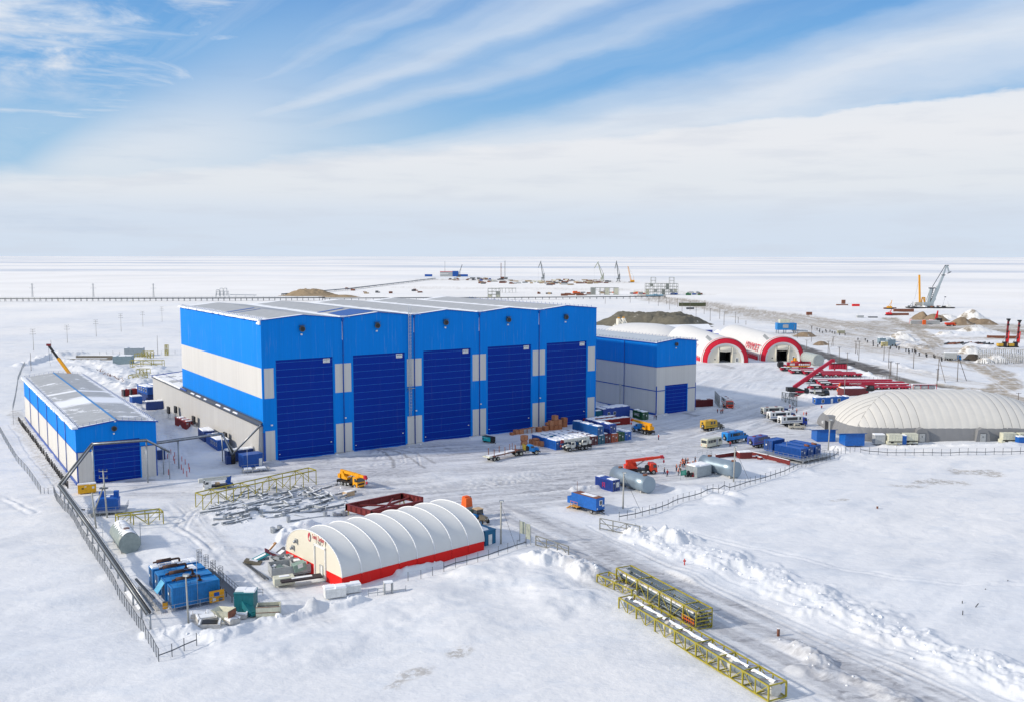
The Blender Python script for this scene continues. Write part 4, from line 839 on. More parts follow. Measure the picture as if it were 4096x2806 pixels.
for k in range(3):
    for s in (-1, 1): m = MB(); x = -.9+k*4.2; m.b2((x, s*1.1-.07, 1.0), (x+.14, s*1.1+.07, 3.4), BRN); m.build('stake', r_)
# teal compressor
a, b_ = P(*zC(150, 700)), P(*zC(390, 745)); r_ = root('air_compressor', a.lerp(b_, .5)+Vector((.5, .8, 0)), A(a, b_), 'turquoise towed air compressor standing in front of the third pilaster', 'compressor'); TQ = mat('turquoise_paint', (.01, .42, .44), .45)
m = MB(); m.b2((-2.0, -.85, .6), (1.4, .85, 1.9), TQ); m.b2((1.4, -.85, .55), (1.9, .85, 1.85), BLACK); m.b2((-2.02, -.87, 1.9), (1.9, .87, 1.98), BLACK); m.b2((-1.9, -.88, .95), (-1.4, -.84, 1.35), BLACK); m.build('housing', r_)
m = MB(); [m.b2((-1.3+k*.18, -.88, 1.5), (-1.2+k*.18, -.86, 1.62), WHITE) for k in range(9)]; m.build('lettering', r_); wheels(r_, (-1.5, 1.2), .85, .32, .2); m = MB(); m.b2((-2, -.5, .4), (2.1, .5, .58), BLACK); m.beam((2.0, 0, .5), (2.9, 0, .2), .12, .12, BLACK); m.build('drawbar', r_)
# cabin bodied lorries and buses
def bus_body(r_, x0, x1, z0, z1, w, col, win, strip=None, rear=True, hatch=True, roof=None, solid=False):
    y = w/2; m = MB(); m.prism([(x0, z0), (x1, z0), (x1, z1-.2), (x1-.12, z1), (x0+.12, z1), (x0, z1-.2)], -y, y, col)
    if roof: m.b2((x0+.15, -y+.1, z1), (x1-.15, y-.1, z1+.06), roof)
    b_ = m.build('body', r_)
    for s in (-1, 1):
        for a, c in win: m = MB(); m.b2((a, s*y-.01, z0+(z1-z0)*.46), (c, s*(y+.02), z1-.3), GLASS); m.build('window', b_)
    if strip: m = MB(); [m.b2((x0+.1, s*y-.005, z0+.45), (x1-.1, s*(y+.012), z0+.6), strip) for s in (-1, 1)]; m.build('stripe', b_)
    if rear: m = MB(); m.b2((x0-.02, -y*.3, z0+.3), (x0+.01, y*.5, z1-.35), col); m.b2((x0-.03, -y*.2, z1-1.), (x0, y*.4, z1-.45), GLASS); m.build('rear_door', b_)
    if hatch:
        for x in ((x0*.75+x1*.25), (x0*.3+x1*.7)): m = MB(); m.b2((x-.4, -.4, z1), (x+.4, .4, z1+.14), DRED if hatch == 'r' else col); m.build('roof_hatch', b_)
    return b_
def spare_back(r_, x, y, z): m = MB(); m.tube((x-.34, y, z), (x, y, z), .58, RUB, 14); m.tube((x-.36, y, z), (x-.3, y, z), .3, GREY, 10); m.build('spare_wheel', r_)
l, h = place(zt(803, 622), zt(695, 637), 'R', 1.2); r_ = root('workshop_lorry', l, h, 'ochre yellow box bodied lorry with snub bonnet in the middle of the yard', 'box lorry')
chassis(r_, -2.2, 5.0); cab_bonnet(r_, 2.7, mat('khaki_paint', (.14, .13, .10), .6, dirt=.2), z=.95); wheels(r_, (-.65, .65, 4.6), 1.2, .6); bus_body(r_, -2.6, 2.7, 1.25, 3.55, 2.4, OCH, ((-.2, .6), (1.0, 1.8)), GREEN); spare_back(r_, -2.65, -.3, 1.9)
l, h = place(zt(1108, 748), zt(974, 770), 'R', 1.2); r_ = root('crew_lorry', l, h, 'light blue crew bus body on a bonneted lorry, next to the cream minibus', 'crew bus')
chassis(r_, -2.3, 5.5); cab_bonnet(r_, 3.3, UB); wheels(r_, (-.7, .7, 5.0), 1.2, .62); bus_body(r_, -3.6, 3.3, 1.2, 3.4, 2.45, UB, ((-2.3, -1.7), (-1.3, 2.0), (2.4, 2.9)), None, roof=UB, hatch='r'); spare_back(r_, -3.65, -.2, 1.9)
l, h = place(zt(1398, 792), zt(1268, 820), 'R', 1.2); r_ = root('crew_lorry', l, h, 'violet blue crew bus body on a bonneted lorry beside the right generator yard', 'crew bus')
chassis(r_, -2.3, 5.5); cab_bonnet(r_, 3.0, NAVY); wheels(r_, (-.7, .7, 4.9), 1.2, .62); bus_body(r_, -3.7, 3.0, 1.2, 3.4, 2.45, PUR, ((-1.6, -1.0), (-.7, .3), (.5, 1.3), (1.5, 2.3), (2.45, 2.85)), DRED, hatch='r'); spare_back(r_, -3.75, -.1, 1.9)
l, h = place(zt(795, 802), zt(700, 822), 'R', 1.1); r_ = root('minibus', l, h, 'small cream minibus parked left of the light blue crew lorry', 'minibus')
wheels(r_, (0, 3.6), 1.1, .42, .28); m = MB(); m.prism([(-2.2, .45), (5.0, .45), (5.1, 1.3), (4.75, 2.55), (4.4, 2.75), (-1.9, 2.75), (-2.2, 2.5)], -1.15, 1.15, CREAM); m.b2((-1.6, -.9, 2.75), (4.0, .9, 2.82), UW); b_ = m.build('body', r_)
for s in (-1, 1):
    for a, c in ((-1.6, -.9), (-.75, .5), (.65, 1.9), (2.1, 2.8), (3.3, 4.5)): m = MB(); m.b2((a, s*1.14, 1.5), (c, s*1.17, 2.35), GLASS); m.build('window', b_)
m = MB(); m.b2((-2.22, -.95, 1.5), (-2.18, .95, 2.35), GLASS); m.build('rear_window', b_); m = MB(); m.prism([(4.96, 1.45), (5.1, 1.45), (4.82, 2.4), (4.75, 2.4)], -1.0, 1.0, GLASS); m.build('windscreen', b_)
m = MB(); m.b2((2.1, -1.18, .6), (2.9, -1.14, 2.4), GREY); m.build('door', b_); m = MB(); [m.box((-2.22, s*.9, .9), (.05, .18, .3), RED) for s in (-1, 1)]; m.build('tail_lamp', b_)
for (f_, b_, cabc, bodyc, st, lab) in ((zt(1545, 470), zt(1390, 470), NAVY, UW, OB, 'white crew bus with navy cab, rearmost of three parked by the dome'), (zt(1625, 525), zt(1475, 538), NAVY, WHITE, MIDB, 'white crew bus, the middle one of three parked by the dome'), (zt(1757, 577), zt(1590, 572), mat('strong_blue_paint', (.02, .06, .38), .4), WHITE, NAVY, 'white crew bus with bright blue cab, nearest of three, behind the pickup')):
    l, h = place(f_, b_, 'R', 1.2); h = R(14) if cabc else h; f2 = P(*f_); l = Vector((f2.x-5.0*math.cos(h)-math.sin(h)*1.2, f2.y-5.0*math.sin(h)+math.cos(h)*1.2, 0))
    r_ = root('crew_bus', l, h, lab, 'crew bus', 'white crew buses parked side by side'); chassis(r_, -2.6, 4.6); cab_over(r_, 4.3, cabc, 2.05, .85, 1.7); wheels(r_, (-.7, .7, 5.0), 1.2, .6); bus_body(r_, -3.6, 4.2, 1.25, 3.5, 2.5, bodyc, ((-2.7, -2.1), (-1.5, 2.3), (3.0, 3.6)), st, hatch='r'); spare_back(r_, -3.65, -.2, 1.9)
l, h = place(zt(1732, 614), zt(1622, 612), 'R', .85); r_ = root('pickup', l, h, 'beige pickup parked beside the white crew buses', 'pickup'); PB = mat('beige_paint', (.42, .40, .34), .4, dirt=.1)
wheels(r_, (0, 3.2), .88, .38, .25); m = MB(); m.prism([(-1.1, .45), (4.1, .45), (4.2, .95), (4.0, 1.1), (2.9, 1.2), (-1.1, 1.15)], -.88, .88, PB); m.prism([(.5, 1.1), (2.95, 1.15), (2.2, 1.75), (.75, 1.78)], -.8, .8, PB); b_ = m.build('body', r_)
for s in (-1, 1):
    for a, c in ((.75, 1.4), (1.5, 2.3)): m = MB(); m.prism([(a, 1.2), (c+.15, 1.2), (c-.1, 1.65), (a+.05, 1.65)], s*.79, s*.82, GLASS); m.build('window', b_)
m = MB(); m.prism([(2.9, 1.2), (2.96, 1.2), (2.28, 1.7), (2.22, 1.7)], -.7, .7, GLASS); m.build('windscreen', b_); m = MB(); m.b2((-1.0, -.7, 1.16), (.4, .7, 1.18), BLACK); m.build('load_bed', b_)
# red crew lorry facing the camera
f_ = P(*zt(905, 380)); h = R(-90); r_ = root('crew_bus', Vector((f_.x-5*math.cos(h), f_.y-5*math.sin(h), 0)), h, 'orange red crew bus with white body facing the viewer near the small hangar', 'crew bus')
chassis(r_, -2.6, 4.6); cab_over(r_, 4.3, OB, 2.1, .85, 1.7, 2.45, OB); wheels(r_, (-.7, .7, 5.0), 1.2, .6); bus_body(r_, -3.4, 4.2, 1.25, 3.6, 2.5, WHITE, ((-2.7, -2.1), (-1.5, 2.3), (3.0, 3.6)), OB, hatch='r')
# tractor with orange spreader trailer
l, h = place(z6(512, 1018), z6(447, 992), 'R', .95); r_ = root('tractor', l, h, 'blue tractor with a dirty bonnet leaving the white tent', 'tractor')
wheels(r_, (0,), 1.0, .82, .42, mat('tractor_blue', (.02, .12, .3), .5)); wheels(r_, (2.5,), .95, .5, .3, mat('tractor_blue', (.02, .12, .3), .5)); m = MB(); m.prism([(.3, .7), (3.1, .7), (3.15, 1.45), (3.0, 1.6), (.8, 1.75)], -.38, .38, mat('muddy_paint', (.13, .115, .09), .7)); m.b2((-.7, -.5, .7), (.5, .5, 1.3), BLACK); m.build('bonnet', r_)
m = MB(); [m.b2((x, y, 1.3), (x+.1, y+.1, 2.75), BLACK) for x in (-.8, .75) for y in (-.75, .65)]; m.b2((-.9, -.85, 2.72), (.95, .85, 2.85), mat('tan', (.5, .36, .22), .8)); m.b2((-.8, -.75, 1.3), (.85, .75, 1.75), UB); c = m.build('cab', r_)
m = MB(); m.b2((-.72, -.68, 1.75), (.78, .68, 2.72), GLASS); m.build('window', c)
for s in (-1, 1): m = MB(); m.prism([(-.95, 1.0), (-.7, 1.75), (.6, 1.75), (.95, 1.2), (.6, 1.65), (-.6, 1.65)], s*.6, s*1.05, UB); m.build('mudguard', r_); m = MB(); m.box((3.17, s*.2, 1.25), (.05, .16, .16), GLOW); m.build('headlight', r_)
p = P(*z6(400, 960)); t0 = Vector((l.x-3.4*math.cos(h), l.y-3.4*math.sin(h), 0)); r_ = root('spreader_trailer', t0, h, 'dark green trailer carrying a bright orange hopper, towed by the tractor behind the tent', 'trailer')
wheels(r_, (-.6,), 1.0, .5); m = MB(); m.b2((-2.3, -1.1, .8), (1.4, 1.1, 1.75), mat('dark_green_paint', (.015, .06, .04), .5)); m.beam((1.4, 0, .8), (2.8, 0, .7), .15, .15, BLACK); m.build('body', r_)
m = MB(); m.box((-.7, 0, 2.1), (2.0, 1.7, .7), GREY, 0, 1.0); m.box((-.7, 0, 3.4), (1.9, 1.7, 1.9), ORANGE, 0, .85); m.box((-1.0, 0, 4.45), (1.0, 1.2, .25), ORANGE); m.tube((-.1, .5, 4.3), (-.1, .5, 4.7), .08, BLACK, 6); m.build('hopper', r_)
# blue cabin on wheels
n_, rr_, ll_ = P(*z6(1556, 930)), P(*z6(1632, 905)), P(*z6(1330, 862)); h = A(ll_, n_); Lc = (n_-ll_).length; r_ = root('wheeled_cabin', ll_+Vector((-math.sin(h)*1.3, math.cos(h)*1.3, 0)), h, 'blue site cabin on wheels with a small orange stair, right of the yard entrance', 'site cabin')
m = MB(); m.b2((0, -1.3, .95), (Lc, 1.3, 3.55), MIDB if False else mat('cabin_blue', (.008, .11, .42), .45, dirt=.06)); m.b2((-1.5, -1.1, .95), (0, 1.1, 2.4), MATS['cabin_blue']); b_ = m.build('body', r_)
m = MB(); m.b2((.3, -1.1, 3.55), (Lc-.2, 1.1, 3.62), BRN); m.b2((Lc*.3, -.6, 3.62), (Lc*.8, .8, 3.66), SNOW); m.build('roof', b_); m = MB(); m.b2((Lc, -.35, 2.0), (Lc+.05, .55, 3.1), WHITE); m.b2((Lc+.05, -.2, 2.15), (Lc+.07, .4, 2.95), GLASS); m.build('window', b_)
m = MB(); m.b2((Lc, .5, 1.6), (Lc+.04, 1.2, 2.0), WHITE); m.b2((Lc, -1.1, 1.2), (Lc+.03, -.8, 1.5), WHITE); m.build('sign_plate', b_); wheels(r_, (.6, 1.6, Lc-1.6), 1.25, .45, .3)
m = MB(); m.b2((.8, -2.3, .85), (3.0, -1.3, .95), YEL); [m.beam((x, -2.3, .9), (x, -2.3, 2.0), .06, .06, YEL) for x in (.8, 1.9, 3.0)]; m.beam((.8, -2.3, 2.0), (3.0, -2.3, 2.0), .06, .06, ORANGE); m.beam((.8, -2.3, 1.45), (3.0, -2.3, 1.45), .05, .05, YEL); [m.box((.4-k*.3, -1.8, .7-k*.2), (.3, 1., .05), YEL) for k in range(4)]; m.build('stair', r_)
m = MB(); m.tube((-.5, 1.0, 2.4), (-.5, 1.0, 5.6), .05, BRN, 6); m.build('stove_pipe', r_); m = MB(); m.b2((0, -.9, .6), (Lc+.4, .9, .92), BLACK); m.beam((Lc, 0, .7), (Lc+1.6, -.3, .5), .15, .15, BLACK); m.build('undercarriage', r_)
# big mobile crane, black carrier and red boom
b_ = P(*zR(250, 722)); f_ = P(*zR(600, 722)); h = A(b_, f_); o = Vector((b_.x-math.sin(h)*1.4, b_.y+math.cos(h)*1.4, 0)); CR = mat('crimson_paint', (.40, .012, .04), .45)
mc = root('mobile_crane', o, h, 'black mobile crane with its thick crimson boom raised, by the blue cabins', 'mobile crane'); wheels(mc, (0, 1.9, 4.5, 6.4, 9.0), 1.45, .75, .45, CR)
m = MB(); m.b2((-2.4, -1.4, 1.0), (11.0, 1.4, 2.1), BLACK); m.b2((-1.2, -1.46, 2.0), (9.5, -1.4, 2.12), WHITE); m.b2((-3.6, -1.3, .9), (-2.4, 1.3, 2.2), DSTEEL); m.b2((-2.2, -1.45, 1.1), (-.9, -1.4, 1.7), CR); m.build('carrier', mc)
m = MB(); m.prism([(9.3, 1.2), (11.6, 1.2), (11.7, 2.2), (11.3, 3.4), (9.5, 3.4), (9.3, 3.2)], -1.35, 1.35, BLACK); c = m.build('cab', mc); m = MB(); m.prism([(9.7, 2.3), (11.55, 2.3), (11.3, 3.2), (9.7, 3.2)], -1.38, -1.34, GLASS); m.build('window', c); m = MB(); m.prism([(11.68, 2.3), (11.72, 2.3), (11.4, 3.25), (11.34, 3.25)], -1.2, 1.2, GLASS); m.build('windscreen', c)
m = MB(); m.tube((.5, 0, 2.1), (.5, 0, 2.5), 1.1, BLACK, 18); m.prism([(-4.0, 2.7), (3.0, 2.5), (3.0, 3.1), (.5, 3.9), (-2.0, 4.6), (-4.2, 4.4)], -1.2, 1.2, BLACK); m.b2((-1.8, -1.24, 2.6), (3.4, -1.2, 3.1), CR); m.b2((-5.0, -1.3, 2.9), (-3.2, 1.3, 4.5), BLACK); m.build('turntable', mc)
m = MB(); m.prism([(1.6, 2.5), (3.4, 2.5), (3.4, 3.6), (2.8, 4.4), (1.6, 4.4)], -1.75, -1.2, BLACK); c = m.build('operator_cab', mc); m = MB(); m.prism([(1.9, 3.2), (3.3, 3.2), (2.7, 4.3), (1.9, 4.3)], -1.78, -1.74, GLASS); m.build('window', c)
pv = Vector((-2.2, 0, 4.4)); tp = pv+Vector((15.0, 0, 10.8)); m = MB(); d = (tp-pv).normalized(); m.beam(pv, pv+d*13, 1.2, 1.4, CR); m.beam(pv+d*13, tp, 1.0, 1.15, CR); m.box(pv+d*13, (.3, 1.3, 1.5), CR, 0, 1, -.62); bo = m.build('boom', mc); m = MB(); m.box(tp+Vector((.1, 0, -.2)), (1.3, .9, 1.4), CR); m.build('boom_head', bo); m = MB(); m.box(tp+Vector((.9, 0, -3.4)), (.5, .5, 1.2), CR); [m.beam(tp+Vector((.9, y, -.5)), tp+Vector((.9, y, -3.)), .05, .05, BLACK) for y in (-.15, .15)]; m.build('hook_block', bo)
m = MB(); m.tube((2.8, 0, 3.0), pv+d*9.5+Vector((.2, 0, -.6)), .26, STEEL, 8); m.tube((2.8, 0, 3.0), (3.6, 0, 4.8), .4, CR, 8); m.build('lift_ram', mc)
m = MB(); m.b2((4.5, -1.2, 2.1), (8.8, 1.2, 2.7), BLACK); m.b2((5.4, -1.3, 2.2), (6.0, -1.2, 3.5), CREAM); m.build('engine_deck', mc)
# second crane lying low behind: its boom and cab
b_ = P(*zR(930, 600)); f_ = P(*zR(1420, 640)); o = P(*zR(1130, 628)); mc2 = root('mobile_crane', o, h, 'black and crimson mobile crane with its boom lowered, among the low platform trailers', 'mobile crane'); m = MB(); m.b2((-6, -1.4, 1.), (7.5, 1.4, 2.1), BLACK); m.build('carrier', mc2); wheels(mc2, (-5, -3.2, 0, 1.8, 5.2), 1.45, .75, .45, CR)
m = MB(); m.prism([(6.0, 1.2), (8.2, 1.2), (8.3, 2.2), (7.9, 3.5), (6.0, 3.5)], -1.35, 1.35, BLACK); c = m.build('cab', mc2); m = MB(); m.b2((6.3, -1.38, 2.3), (7.7, -1.34, 3.2), GLASS); m.build('window', c); m = MB(); m.beam((-5.5, 0, 4.0), (8.5, 0, 4.2), 1.2, 1.4, CR); m.build('boom', mc2)
text('MAMMOET', 1.0, 'lettering', mc2, WHITE, (.6, -.64, 4.1), (R(90), 0, 0), .01, 1.); m = MB(); m.prism([(-5, 2.1), (2, 2.1), (2, 3.2), (-5, 3.6)], -1.2, 1.2, BLACK); m.build('turntable', mc2)
m = MB(); m.beam((-5.6, -.6, 4.3), (-6.8, -.8, 1.0), .5, .5, ORANGE); m.beam((-6.8, -.8, 1.0), (-5.9, -.8, .2), .4, .4, ORANGE); m.build('hook_block', mc2)
# self propelled platform trailers
def spmt(x0, x1, yb, label, pack=True, first=None):
    a, b_ = P(*zR(x0, yb)), P(*zR(x1, yb)); L = (b_-a).length; h = A(a, b_)
    r_ = root('platform_trailer', a+Vector((-math.sin(h)*1.3, math.cos(h)*1.3, 0)), h, label, 'platform trailer', 'crimson platform trailers parked in rows'); x = 0
    if pack: m = MB(); m.b2((0, -1.2, .5), (4.6, 1.2, 1.9), BLACK); m.b2((.1, -1.22, .9), (1.3, -1.19, 1.5), CR); m.b2((-.1, -1.22, .6), (.4, 1.22, 1.7), CR); m.b2((2.2, -1.23, 1.2), (3.4, -1.2, 1.5), WHITE); m.b2((.3, -1., 1.9), (4.4, 1., 2.0), SNOW); m.build('power_pack', r_); x = 4.9
    m = MB(); m.b2((x, -1.25, 1.05), (L, 1.25, 1.55), CR); m.b2((x+.2, -.5, 1.55), (L-.2, 1.0, 1.6), SNOW if x0 in (80, 600) else CR); m.build('deck', r_)
    n = max(2, int((L-x)/1.42)); wm = MB(); st = (L-x)/n
    for k in range(n): xx = x+st*(k+.5); [wm.tube((xx, s*1.15-s*.35, .38), (xx, s*1.15, .38), .38, RUB, 10) for s in (-1, 1)]
    for k in range(n):
        xx = x+st*(k+.5); m = MB(); [m.tube((xx, s*1.18-s*.35, .4), (xx, s*1.18, .4), .4, RUB, 10) for s in (-1, 1)]; m.tube((xx, -1.1, .4), (xx, 1.1, .4), .12, BLACK, 6)
        m.prism([(xx-.35, 1.05), (xx+.35, 1.05), (xx+.12, .45), (xx-.12, .45)], -1.22, 1.22, WHITE if k % 3 == 1 else CR); m.build('axle', r_)
    return r_
for x0, x1, yb, pk_, lab in ((-60, 480, 266, 1, 'crimson platform trailer in the second row, closest to the right inflated hangar door'), (80, 640, 296, 1, 'crimson platform trailer with snow on its deck, third row from the back'), (112, 950, 318, 1, 'crimson platform trailer half hidden behind the raised boom, fourth row from the back'),
        (330, 1180, 333, 1, 'narrow crimson platform trailer directly behind the boldest axle row at mid field'), (440, 1288, 360, 1, 'crimson platform trailer with big axles seen right of the raised boom tip'), (322, 1785, 462, 1, 'longest crimson platform trailer, rear one of the front block'), (555, 1985, 497, 1, 'crimson platform trailer second from the rear in the front block'),
        (600, 2060, 530, 1, 'snow streaked crimson platform trailer second from the front in the front block'), (425, 2095, 574, 1, 'front crimson platform trailer beside the red roofed cabin')): spmt(x0, x1, yb, lab, pk_)
a, b_ = P(*zR(-110, 212)), P(*zR(400, 212)); r_ = root('loaded_trailer', a, A(a, b_), 'lorry with a yellow edged trailer carrying crimson bins by the right inflated hangar', 'lorry'); Lx = (b_-a).length
m = MB(); m.b2((4, -1.25, .9), (Lx, 1.25, 1.2), YEL); m.build('deck', r_); wheels(r_, (.8, 4.5, 6, 11, 12.4, 13.8, Lx-3, Lx-1.6), 1.2, .5); m = MB(); m.prism([(-.3, .8), (2.2, .8), (2.2, 3.2), (0, 3.2), (-.4, 2.0)], -1.25, 1.25, BLACK); m.b2((2.2, -1.2, 1.), (3.6, 1.2, 1.8), CR); m.build('cab', r_)
for k in range(6): m = MB(); x = 9.2+k*(Lx-9.8)/6; m.prism([(x+.2, 1.2), (x+1.9, 1.2), (x+2.05, 3.3), (x, 3.3)], -1.1, 1.1, CR); m.b2((x+.7, -1.14, 1.6), (x+1.4, -1.09, 2.4), WHITE); m.build('bin', r_)
m = MB(); m.b2((4.4, -1.1, 1.2), (8.8, 1.1, 3.0), CR); m.b2((5.4, -1.13, 1.6), (7.9, -1.09, 2.6), UW); m.build('tank_box', r_)
p = P(*zR(160, 140)); r_ = root('wheel_loader', p, R(10), 'orange wheel loader at the foot of the right inflated hangar', 'loader'); m = MB(); m.box((0, 0, 1.2), (3.6, 1.5, 1.1), ORANGE, 0, .85); m.build('body', r_); m = MB(); m.box((.2, 0, 2.4), (1.2, 1.3, 1.4), YEL, 0, .9); m.build('cab', r_); wheels(r_, (-1.2, 1.3), 1.1, .65, .4); m = MB(); m.beam((1.5, 0, 1.2), (3.2, 0, .6), .3, .3, YEL); m.box((3.4, 0, .5), (.7, 2.2, .8), ORANGE); m.build('bucket', r_)
# lorries far off
def tipper(px, hdg, cab, bodyc, label, box=False, s=1.):
    r_ = root('dump_truck', P(*px), hdg, label, 'dump truck'); chassis(r_, -2.2, 5); cab_over(r_, 3.8, cab, 2.1); wheels(r_, (-.7, .7, 4.8), 1.2, .6); m = MB()
    if box: m.b2((-2.9, -1.25, 1.2), (3.5, 1.25, 4.2), bodyc); m.b2((-2.7, -1.1, 4.2), (3.3, 1.1, 4.7), SNOW)
    else: m.prism([(-3.1, 2.2), (-2.2, 1.2), (3.3, 1.2), (3.5, 2.9), (-2.9, 2.9)], -1.2, 1.2, bodyc)
    m.build('body', r_); return r_
tipper((3795, 1305), R(8), ORANGE, OB, 'orange dump truck on the brown earth plateau by the far cranes'); tipper((3798, 1440), R(-12), UB, GREY, 'blue cabbed lorry with a snow heaped grey box body on the curving road', True)
# ---------------------------------------------------------------- containers and cabins
def corner(n, l=None, r=None, lx=None, ly=None):
    """near bottom corner pixel, left and/or right bottom corner pixel -> origin, heading, length x (to the right), length y (to the left)"""
    N = P(*n); Rr = P(*r) if r else None; L = P(*l) if l else None
    if L and (not Rr or (L-N).length > (Rr-N).length): h = A(N, L)-math.pi/2
    else: h = A(N, Rr)
    return N, h, lx or (Rr-N).length, ly or (L-N).length
def ribs(m, lx, ly, z0, z1, mt, pitch=.28, e=.035):
    for s, (a, b_) in enumerate(((0, lx), (0, ly))):
        n = int((b_-a)/pitch)
        for k in range(n):
            u = a+(k+.5)*(b_-a)/n
            if s == 0: m.b2((u-.06, -e, z0), (u+.06, 0, z1), mt); m.b2((u-.06, ly, z0), (u+.06, ly+e, z1), mt)
            else: m.b2((-e, u-.06, z0), (0, u+.06, z1), mt); m.b2((lx, u-.06, z0), (lx+e, u+.06, z1), mt)
def container(o, h, lx, ly, H, mt, label, z=0., group=None, snow=.7, doors='x', name='shipping_container', cat='container', marks=None):
    r_ = root(name, (o[0], o[1], z), h, label, cat, group); m = MB(); e = .06
    m.b2((e, e, .12), (lx-e, ly-e, H-.1), mt); ribs(m, lx, ly, .2, H-.18, mt)
    m.build('wall', r_); m = MB()
    for x in (0, lx): 
        for y in (0, ly): m.box((x+(.06 if x == 0 else -.06), y+(.06 if y == 0 else -.06), H/2), (.2, .2, H), mt)
    for y in (.04, ly-.04): m.b2((.2, y-.06, 0), (lx-.2, y+.06, .18), mt); m.b2((.2, y-.06, H-.14), (lx-.2, y+.06, H+.01), mt)
    for x in (.04, lx-.04): m.b2((x-.06, .2, 0), (x+.06, ly-.2, .18), mt); m.b2((x-.06, .2, H-.14), (x+.06, ly-.2, H+.01), mt)
    m.build('frame', r_)
    m = MB()
    if doors == 'x': [m.b2((-.09, ly*q-.03, .2), (-.04, ly*q+.03, H-.2), STEEL) for q in (.15, .38, .62, .85)]; m.b2((-.07, ly*.49, .2), (-.03, ly*.51, H-.2), BLACK); m.b2((-.08, ly*.65, H*.5), (-.05, ly*.8, H*.62), WHITE)
    else: [m.b2((lx*q-.03, -.09, .2), (lx*q+.03, -.04, H-.2), STEEL) for q in (.15, .38, .62, .85)]; m.b2((lx*.49, -.07, .2), (lx*.51, -.03, H-.2), BLACK); m.b2((lx*.62, -.09, H*.45), (lx*.74, -.05, H*.62), WHITE); m.b2((lx*.1, -.09, H*.7), (lx*.3, -.05, H*.78), WHITE)
    m.build('door', r_)
    if snow:
        m = MB(); m.b2((.0, .0, H), (lx, ly, H+.05), mt)
        rr_ = random.Random(int(o[0]*10)); long_x = lx > ly; L = max(lx, ly); n = int(L/1.1)
        for k in range(n):
            if rr_.random() > snow: continue
            c = (k+.5)*L/n; w = min(lx, ly)*rr_.uniform(.6, .97); hh = rr_.uniform(.10, .28)
            m.box((c if long_x else lx/2, ly/2 if long_x else c, H+.04+hh/2), (1.25, w, hh) if long_x else (w, 1.25, hh), SNOW, rr_.uniform(-.06, .06), .8)
        m.build('snow_cap', r_)
    return r_
def cabin(o, h, lx, ly, H, mt, label, wins=(), door=None, snow=.5, name='site_cabin', cat='cabin', group=None, z=0., roofm=None, pitchroof=0., stack=False):
    r_ = root(name, (o[0], o[1], z), h, label, cat, group); m = MB()
    if pitchroof:
        m.prism([(0, 0), (ly, 0), (ly, H-pitchroof), (0, H)], 0, lx, mt, 'x'); m.build('wall', r_); m = MB(); m.prism([(-.5, H+.08), (ly+.5, H-pitchroof-.08), (ly+.5, H-pitchroof+.1), (-.5, H+.26)], -.5, lx+.5, roofm or mt, 'x'); rf = m.build('roof', r_)
    else:
        m.b2((0, 0, .12), (lx, ly, H), mt); ribs(m, lx, ly, .2, H-.15, mt, .45, .02); m.build('wall', r_); m = MB(); m.b2((-.08, -.08, H), (lx+.08, ly+.08, H+.12), roofm or mt); rf = m.build('roof', r_)
    if snow:
        m = MB(); rr_ = random.Random(int(o[0]*7)); n = max(2, int(lx/1.3))
        if pitchroof: m.prism([(-.3, H+.25), (ly*.3, H-pitchroof*.3+.25), (ly*.3, H-pitchroof*.3+.35), (-.4, H+.42)], .3, lx-.3, SNOW, 'x')
        else: [m.box(((k+.5)*lx/n, ly/2+rr_.uniform(-.2, .2), H+.12+.1), (lx/n*1.15, ly*rr_.uniform(.6, .97), .22+rr_.random()*.12), SNOW, rr_.uniform(-.05, .05), .85) for k in range(n) if rr_.random() < snow+.3]
        m.build('snow_cap', rf)
    for f, u, w, z0, hh in wins:
        m = MB(); m.b2((u, -.07, z0), (u+w, -.02, z0+hh), WHITE) if f == 'x' else m.b2((-.07, u, z0), (-.02, u+w, z0+hh), WHITE); wi = m.build('window', r_)
        m = MB(); m.b2((u+.1, -.085, z0+.1), (u+w-.1, -.07, z0+hh-.1), GLASS) if f == 'x' else m.b2((-.085, u+.1, z0+.1), (-.07, u+w-.1, z0+hh-.1), GLASS); m.build('pane', wi)
    if door:
        f, u = door; m = MB(); m.b2((u, -.08, .2), (u+.9, -.02, 2.2), WHITE) if f == 'x' else m.b2((-.08, u, .2), (-.02, u+.9, 2.2), WHITE); m.build('door', r_)
    return r_
CB = {k: mat(k+'_container', v, .5, dirt=.14) for k, v in dict(blue=(.012, .12, .38), teal=(.012, .14, .22), darkred=(.13, .015, .02), orange=(.50, .10, .025), green=(.012, .10, .035), bright=(.012, .13, .50), violet=(.02, .06, .30), red=(.26, .015, .015)).items()}
p0 = P(*z5(1418, 1475)); hx = A(p0, P(*z5(2105, 1380))); pitch = (P(*z5(2105, 1380))-p0).length/11; ux = Vector((math.cos(hx), math.sin(hx), 0)); uy = Vector((-math.sin(hx), math.cos(hx), 0))
cols = ['bright', 'teal', 'blue', 'teal', 'darkred', 'darkred', 'teal', 'darkred', 'orange', 'green', 'bright']
labs = ['large snow topped bright blue container at the left end of the container row', 'teal container hidden behind the white truck crane, second from the left of the row', 'blue container third from the left in the row behind the white truck crane', 'teal container fourth from the left behind the white truck crane cab', 'dark red container fifth from the left, just behind the white truck crane tail',
        'dark red container with white markings right of the white truck crane', 'teal container between two dark red ones in the row', 'dark red container left of the orange container', 'orange ended container in the row', 'green ended container between the orange and blue ones', 'bright blue container at the right end of the row']
for k, (c, lb) in enumerate(zip(cols, labs)): container(p0+ux*pitch*k, hx, pitch-.14, 12.19, 2.6, CB[c], lb, 0, 'containers standing side by side in a row', .8, 'y')
